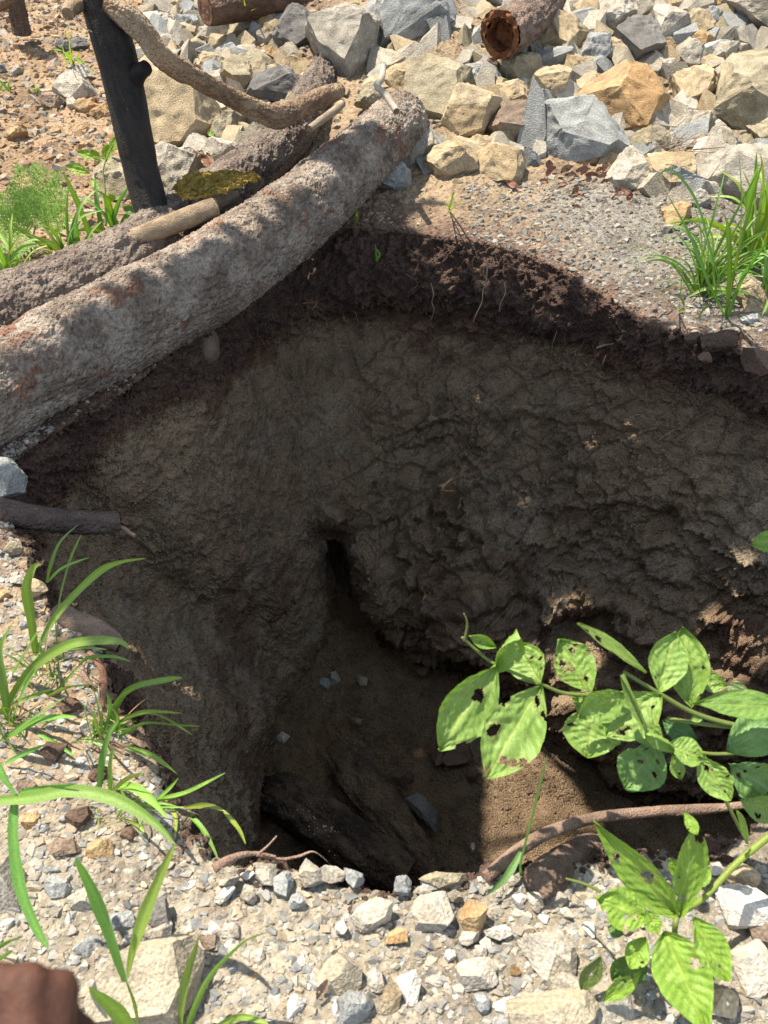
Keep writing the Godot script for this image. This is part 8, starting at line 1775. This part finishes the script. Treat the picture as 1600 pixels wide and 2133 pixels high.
	put("twig", limb_mesh(pv([1.182, 0.196, -3.327, 1.202, 0.216, -3.333, 1.224, 0.23, -3.361]), PackedFloat32Array([0.0022, 0.0018, 0.001]), 7, 20, [Color(0.42, 0.34, 0.27), Color(0.3, 0.24, 0.19)], 0.0, 0.002, 209), wood_mat(), twigs)
	put("twig", limb_mesh(pv([1.178, 0.208, -3.34, 1.225, 0.225, -3.342, 1.26, 0.235, -3.366]), PackedFloat32Array([0.0022, 0.0018, 0.001]), 7, 20, [Color(0.42, 0.34, 0.27), Color(0.3, 0.24, 0.19)], 0.0, 0.002, 210), wood_mat(), twigs)
	put("twig", limb_mesh(pv([1.165, 0.214, -3.345, 1.201, 0.244, -3.361, 1.254, 0.267, -3.398]), PackedFloat32Array([0.0022, 0.0018, 0.001]), 7, 20, [Color(0.42, 0.34, 0.27), Color(0.3, 0.24, 0.19)], 0.0, 0.002, 211), wood_mat(), twigs)
	put("twig", limb_mesh(pv([1.19, 0.199, -3.33, 1.24, 0.224, -3.34, 1.282, 0.241, -3.372]), PackedFloat32Array([0.0022, 0.0018, 0.001]), 7, 20, [Color(0.42, 0.34, 0.27), Color(0.3, 0.24, 0.19)], 0.0, 0.002, 212), wood_mat(), twigs)
	put("twig", limb_mesh(pv([1.149, 0.23, -3.362, 1.198, 0.262, -3.379, 1.25, 0.287, -3.418]), PackedFloat32Array([0.0022, 0.0018, 0.001]), 7, 20, [Color(0.42, 0.34, 0.27), Color(0.3, 0.24, 0.19)], 0.0, 0.002, 213), wood_mat(), twigs)
	put("twig", limb_mesh(pv([1.171, 0.218, -3.349, 1.196, 0.245, -3.362, 1.247, 0.265, -3.396]), PackedFloat32Array([0.0022, 0.0018, 0.001]), 7, 20, [Color(0.42, 0.34, 0.27), Color(0.3, 0.24, 0.19)], 0.0, 0.002, 214), wood_mat(), twigs)
	put("twig", limb_mesh(pv([1.244, 0.192, -3.323, 1.312, 0.193, -3.31, 1.37, 0.187, -3.318]), PackedFloat32Array([0.0022, 0.0018, 0.001]), 7, 20, [Color(0.42, 0.34, 0.27), Color(0.3, 0.24, 0.19)], 0.0, 0.002, 215), wood_mat(), twigs)
	dry_leaf(Vector3(0.902, 0.054, -3.377), Vector3(0.971, 0.063, -3.375), 0.0365, 0)
	dry_leaf(Vector3(0.57, 0.044, -3.306), Vector3(0.516, 0.069, -3.319), 0.0369, 1)
	dry_leaf(Vector3(0.784, 0.05, -3.345), Vector3(0.741, 0.047, -3.331), 0.0217, 2)
	dry_leaf(Vector3(0.583, 0.041, -3.279), Vector3(0.564, 0.03, -3.257), 0.0186, 3)
	dry_leaf(Vector3(0.874, 0.054, -3.372), Vector3(0.884, 0.079, -3.386), 0.0270, 4)
	dry_leaf(Vector3(0.793, 0.051, -3.357), Vector3(0.847, 0.056, -3.352), 0.0283, 5)
	dry_leaf(Vector3(0.817, 0.052, -3.364), Vector3(0.857, 0.048, -3.349), 0.0225, 6)
	dry_leaf(Vector3(0.784, 0.06, -3.412), Vector3(0.84, 0.057, -3.397), 0.0301, 7)
	dry_leaf(Vector3(0.78, 0.029, -3.172), Vector3(0.82, 0.015, -3.146), 0.0297, 8)
	dry_leaf(Vector3(0.835, 0.066, -3.44), Vector3(0.892, 0.07, -3.434), 0.0300, 9)
	dry_leaf(Vector3(0.807, 0.045, -3.323), Vector3(0.859, 0.043, -3.31), 0.0281, 10)
	dry_leaf(Vector3(0.793, 0.037, -3.259), Vector3(0.82, 0.062, -3.272), 0.0295, 11)
	dry_leaf(Vector3(0.893, 0.054, -3.372), Vector3(0.893, 0.038, -3.344), 0.0235, 12)
	dry_leaf(Vector3(0.817, 0.039, -3.261), Vector3(0.839, 0.03, -3.24), 0.0195, 13)
	dry_leaf(Vector3(0.948, 0.06, -3.417), Vector3(1.001, 0.064, -3.41), 0.0281, 14)
	dry_leaf(Vector3(0.952, 0.063, -3.432), Vector3(0.969, 0.096, -3.453), 0.0361, 15)
	dry_leaf(Vector3(0.759, 0.054, -3.383), Vector3(0.776, 0.026, -3.344), 0.0388, 16)
	dry_leaf(Vector3(1.033, 0.069, -3.46), Vector3(0.995, 0.047, -3.427), 0.0342, 17)
	dry_leaf(Vector3(0.871, 0.069, -3.461), Vector3(0.894, 0.097, -3.477), 0.0312, 18)
	dry_leaf(Vector3(0.72, 0.068, -3.454), Vector3(0.709, 0.038, -3.412), 0.0404, 19)
	dry_leaf(Vector3(0.854, 0.056, -3.39), Vector3(0.932, 0.064, -3.388), 0.0408, 20)
	dry_leaf(Vector3(0.794, 0.058, -3.398), Vector3(0.828, 0.071, -3.401), 0.0217, 21)
	dry_leaf(Vector3(0.978, 0.058, -3.399), Vector3(1.017, 0.054, -3.383), 0.0226, 22)
	dry_leaf(Vector3(0.718, 0.065, -3.439), Vector3(0.716, 0.102, -3.465), 0.0404, 23)
	dry_leaf(Vector3(0.81, 0.054, -3.378), Vector3(0.842, 0.065, -3.377), 0.0190, 24)
	dry_leaf(Vector3(0.853, 0.058, -3.404), Vector3(0.879, 0.09, -3.425), 0.0368, 25)
	dry_leaf(Vector3(0.921, 0.064, -3.433), Vector3(0.953, 0.081, -3.438), 0.0236, 26)
	dry_leaf(Vector3(0.767, 0.062, -3.431), Vector3(0.823, 0.084, -3.442), 0.0368, 27)
	dry_leaf(Vector3(0.67, 0.053, -3.371), Vector3(0.707, 0.053, -3.36), 0.0195, 28)
	dry_leaf(Vector3(0.704, 0.062, -3.419), Vector3(0.746, 0.086, -3.432), 0.0329, 29)
	dry_leaf(Vector3(0.872, 0.049, -3.338), Vector3(0.877, 0.078, -3.356), 0.0305, 30)
	dry_leaf(Vector3(1.025, 0.053, -3.377), Vector3(1.043, 0.072, -3.384), 0.0207, 31)
	dry_leaf(Vector3(0.703, 0.058, -3.398), Vector3(0.714, 0.082, -3.411), 0.0259, 32)
	dry_leaf(Vector3(0.813, 0.044, -3.317), Vector3(0.851, 0.051, -3.312), 0.0207, 33)
	dry_leaf(Vector3(0.92, 0.046, -3.33), Vector3(0.964, 0.066, -3.338), 0.0302, 34)
	dry_leaf(Vector3(1.087, 0.041, -3.291), Vector3(1.118, 0.057, -3.296), 0.0228, 35)
	dry_leaf(Vector3(1.029, 0.033, -3.204), Vector3(1.064, 0.009, -3.168), 0.0375, 36)
	dry_leaf(Vector3(1.049, 0.038, -3.259), Vector3(0.973, 0.05, -3.26), 0.0386, 37)
	dry_leaf(Vector3(1.024, 0.035, -3.234), Vector3(0.953, 0.037, -3.224), 0.0342, 38)
	dry_leaf(Vector3(1.009, 0.033, -3.198), Vector3(0.963, 0.013, -3.167), 0.0351, 39)
	dry_leaf(Vector3(1.063, 0.034, -3.228), Vector3(1.03, 0.008, -3.19), 0.0385, 40)
	dry_leaf(Vector3(1.015, 0.032, -3.197), Vector3(1.028, 0.061, -3.215), 0.0317, 41)
	dry_leaf(Vector3(1.078, 0.038, -3.254), Vector3(1.054, 0.057, -3.262), 0.0213, 42)
	dry_leaf(Vector3(1.088, 0.04, -3.278), Vector3(1.129, 0.056, -3.283), 0.0267, 43)
	dry_leaf(Vector3(-0.105, 0.011, -0.316), Vector3(-0.088, 0.045, -0.336), 0.0163, 960, "reddish dry leaf on the foreground gravel")
	dry_leaf(Vector3(-0.749, 0.083, -3.426), Vector3(-0.789, 0.127, -3.456), 0.0319, 740, "brown dry leaf beside the back log")
	dry_leaf(Vector3(-0.786, 0.097, -3.564), Vector3(-0.756, 0.05, -3.504), 0.0347, 732, "curled dry leaf above the yellow cloth")
	var hand := put("person", skin_mesh([[Vector3(-0.218, 0.892, -0.072), Vector3(-0.233, 0.907, -0.115), 0.009, 0.009], [Vector3(-0.233, 0.907, -0.115), Vector3(-0.248, 0.865, -0.119), 0.009, 0.008], [Vector3(-0.248, 0.865, -0.119), Vector3(-0.252, 0.842, -0.106), 0.008, 0.007], [Vector3(-0.252, 0.842, -0.106), Vector3(-0.246, 0.852, -0.097), 0.007, 0.006], [Vector3(-0.198, 0.907, -0.072), Vector3(-0.211, 0.921, -0.115), 0.011, 0.01], [Vector3(-0.211, 0.921, -0.115), Vector3(-0.224, 0.88, -0.119), 0.01, 0.008], [Vector3(-0.224, 0.88, -0.119), Vector3(-0.228, 0.857, -0.106), 0.008, 0.008], [Vector3(-0.228, 0.857, -0.106), Vector3(-0.223, 0.866, -0.097), 0.008, 0.007], [Vector3(-0.184, 0.907, -0.072), Vector3(-0.194, 0.921, -0.115), 0.011, 0.01], [Vector3(-0.194, 0.921, -0.115), Vector3(-0.206, 0.88, -0.119), 0.01, 0.009], [Vector3(-0.206, 0.88, -0.119), Vector3(-0.21, 0.857, -0.106), 0.009, 0.008], [Vector3(-0.21, 0.857, -0.106), Vector3(-0.205, 0.866, -0.097), 0.008, 0.007], [Vector3(-0.174, 0.892, -0.072), Vector3(-0.182, 0.907, -0.115), 0.011, 0.01], [Vector3(-0.182, 0.907, -0.115), Vector3(-0.193, 0.865, -0.119), 0.01, 0.008], [Vector3(-0.193, 0.865, -0.119), Vector3(-0.197, 0.842, -0.106), 0.008, 0.008], [Vector3(-0.197, 0.842, -0.106), Vector3(-0.192, 0.852, -0.097), 0.008, 0.007], [Vector3(-0.177, 0.875, -0.083), Vector3(-0.179, 0.866, -0.102), 0.011, 0.01], [Vector3(-0.179, 0.866, -0.102), Vector3(-0.197, 0.848, -0.113), 0.01, 0.008], [Vector3(-0.201, 0.888, -0.068), Vector3(-0.196, 0.882, -0.034), 0.024, 0.023]], 0.0032, 0.008, [Color(0.125, 0.062, 0.046), Color(0.085, 0.040, 0.03)]), matter("skin", 30.0, 0.08, 170, true, 0.55, 0.8))
	tag(hand, "hand of a person coming in at the bottom left corner, out of focus", "person")
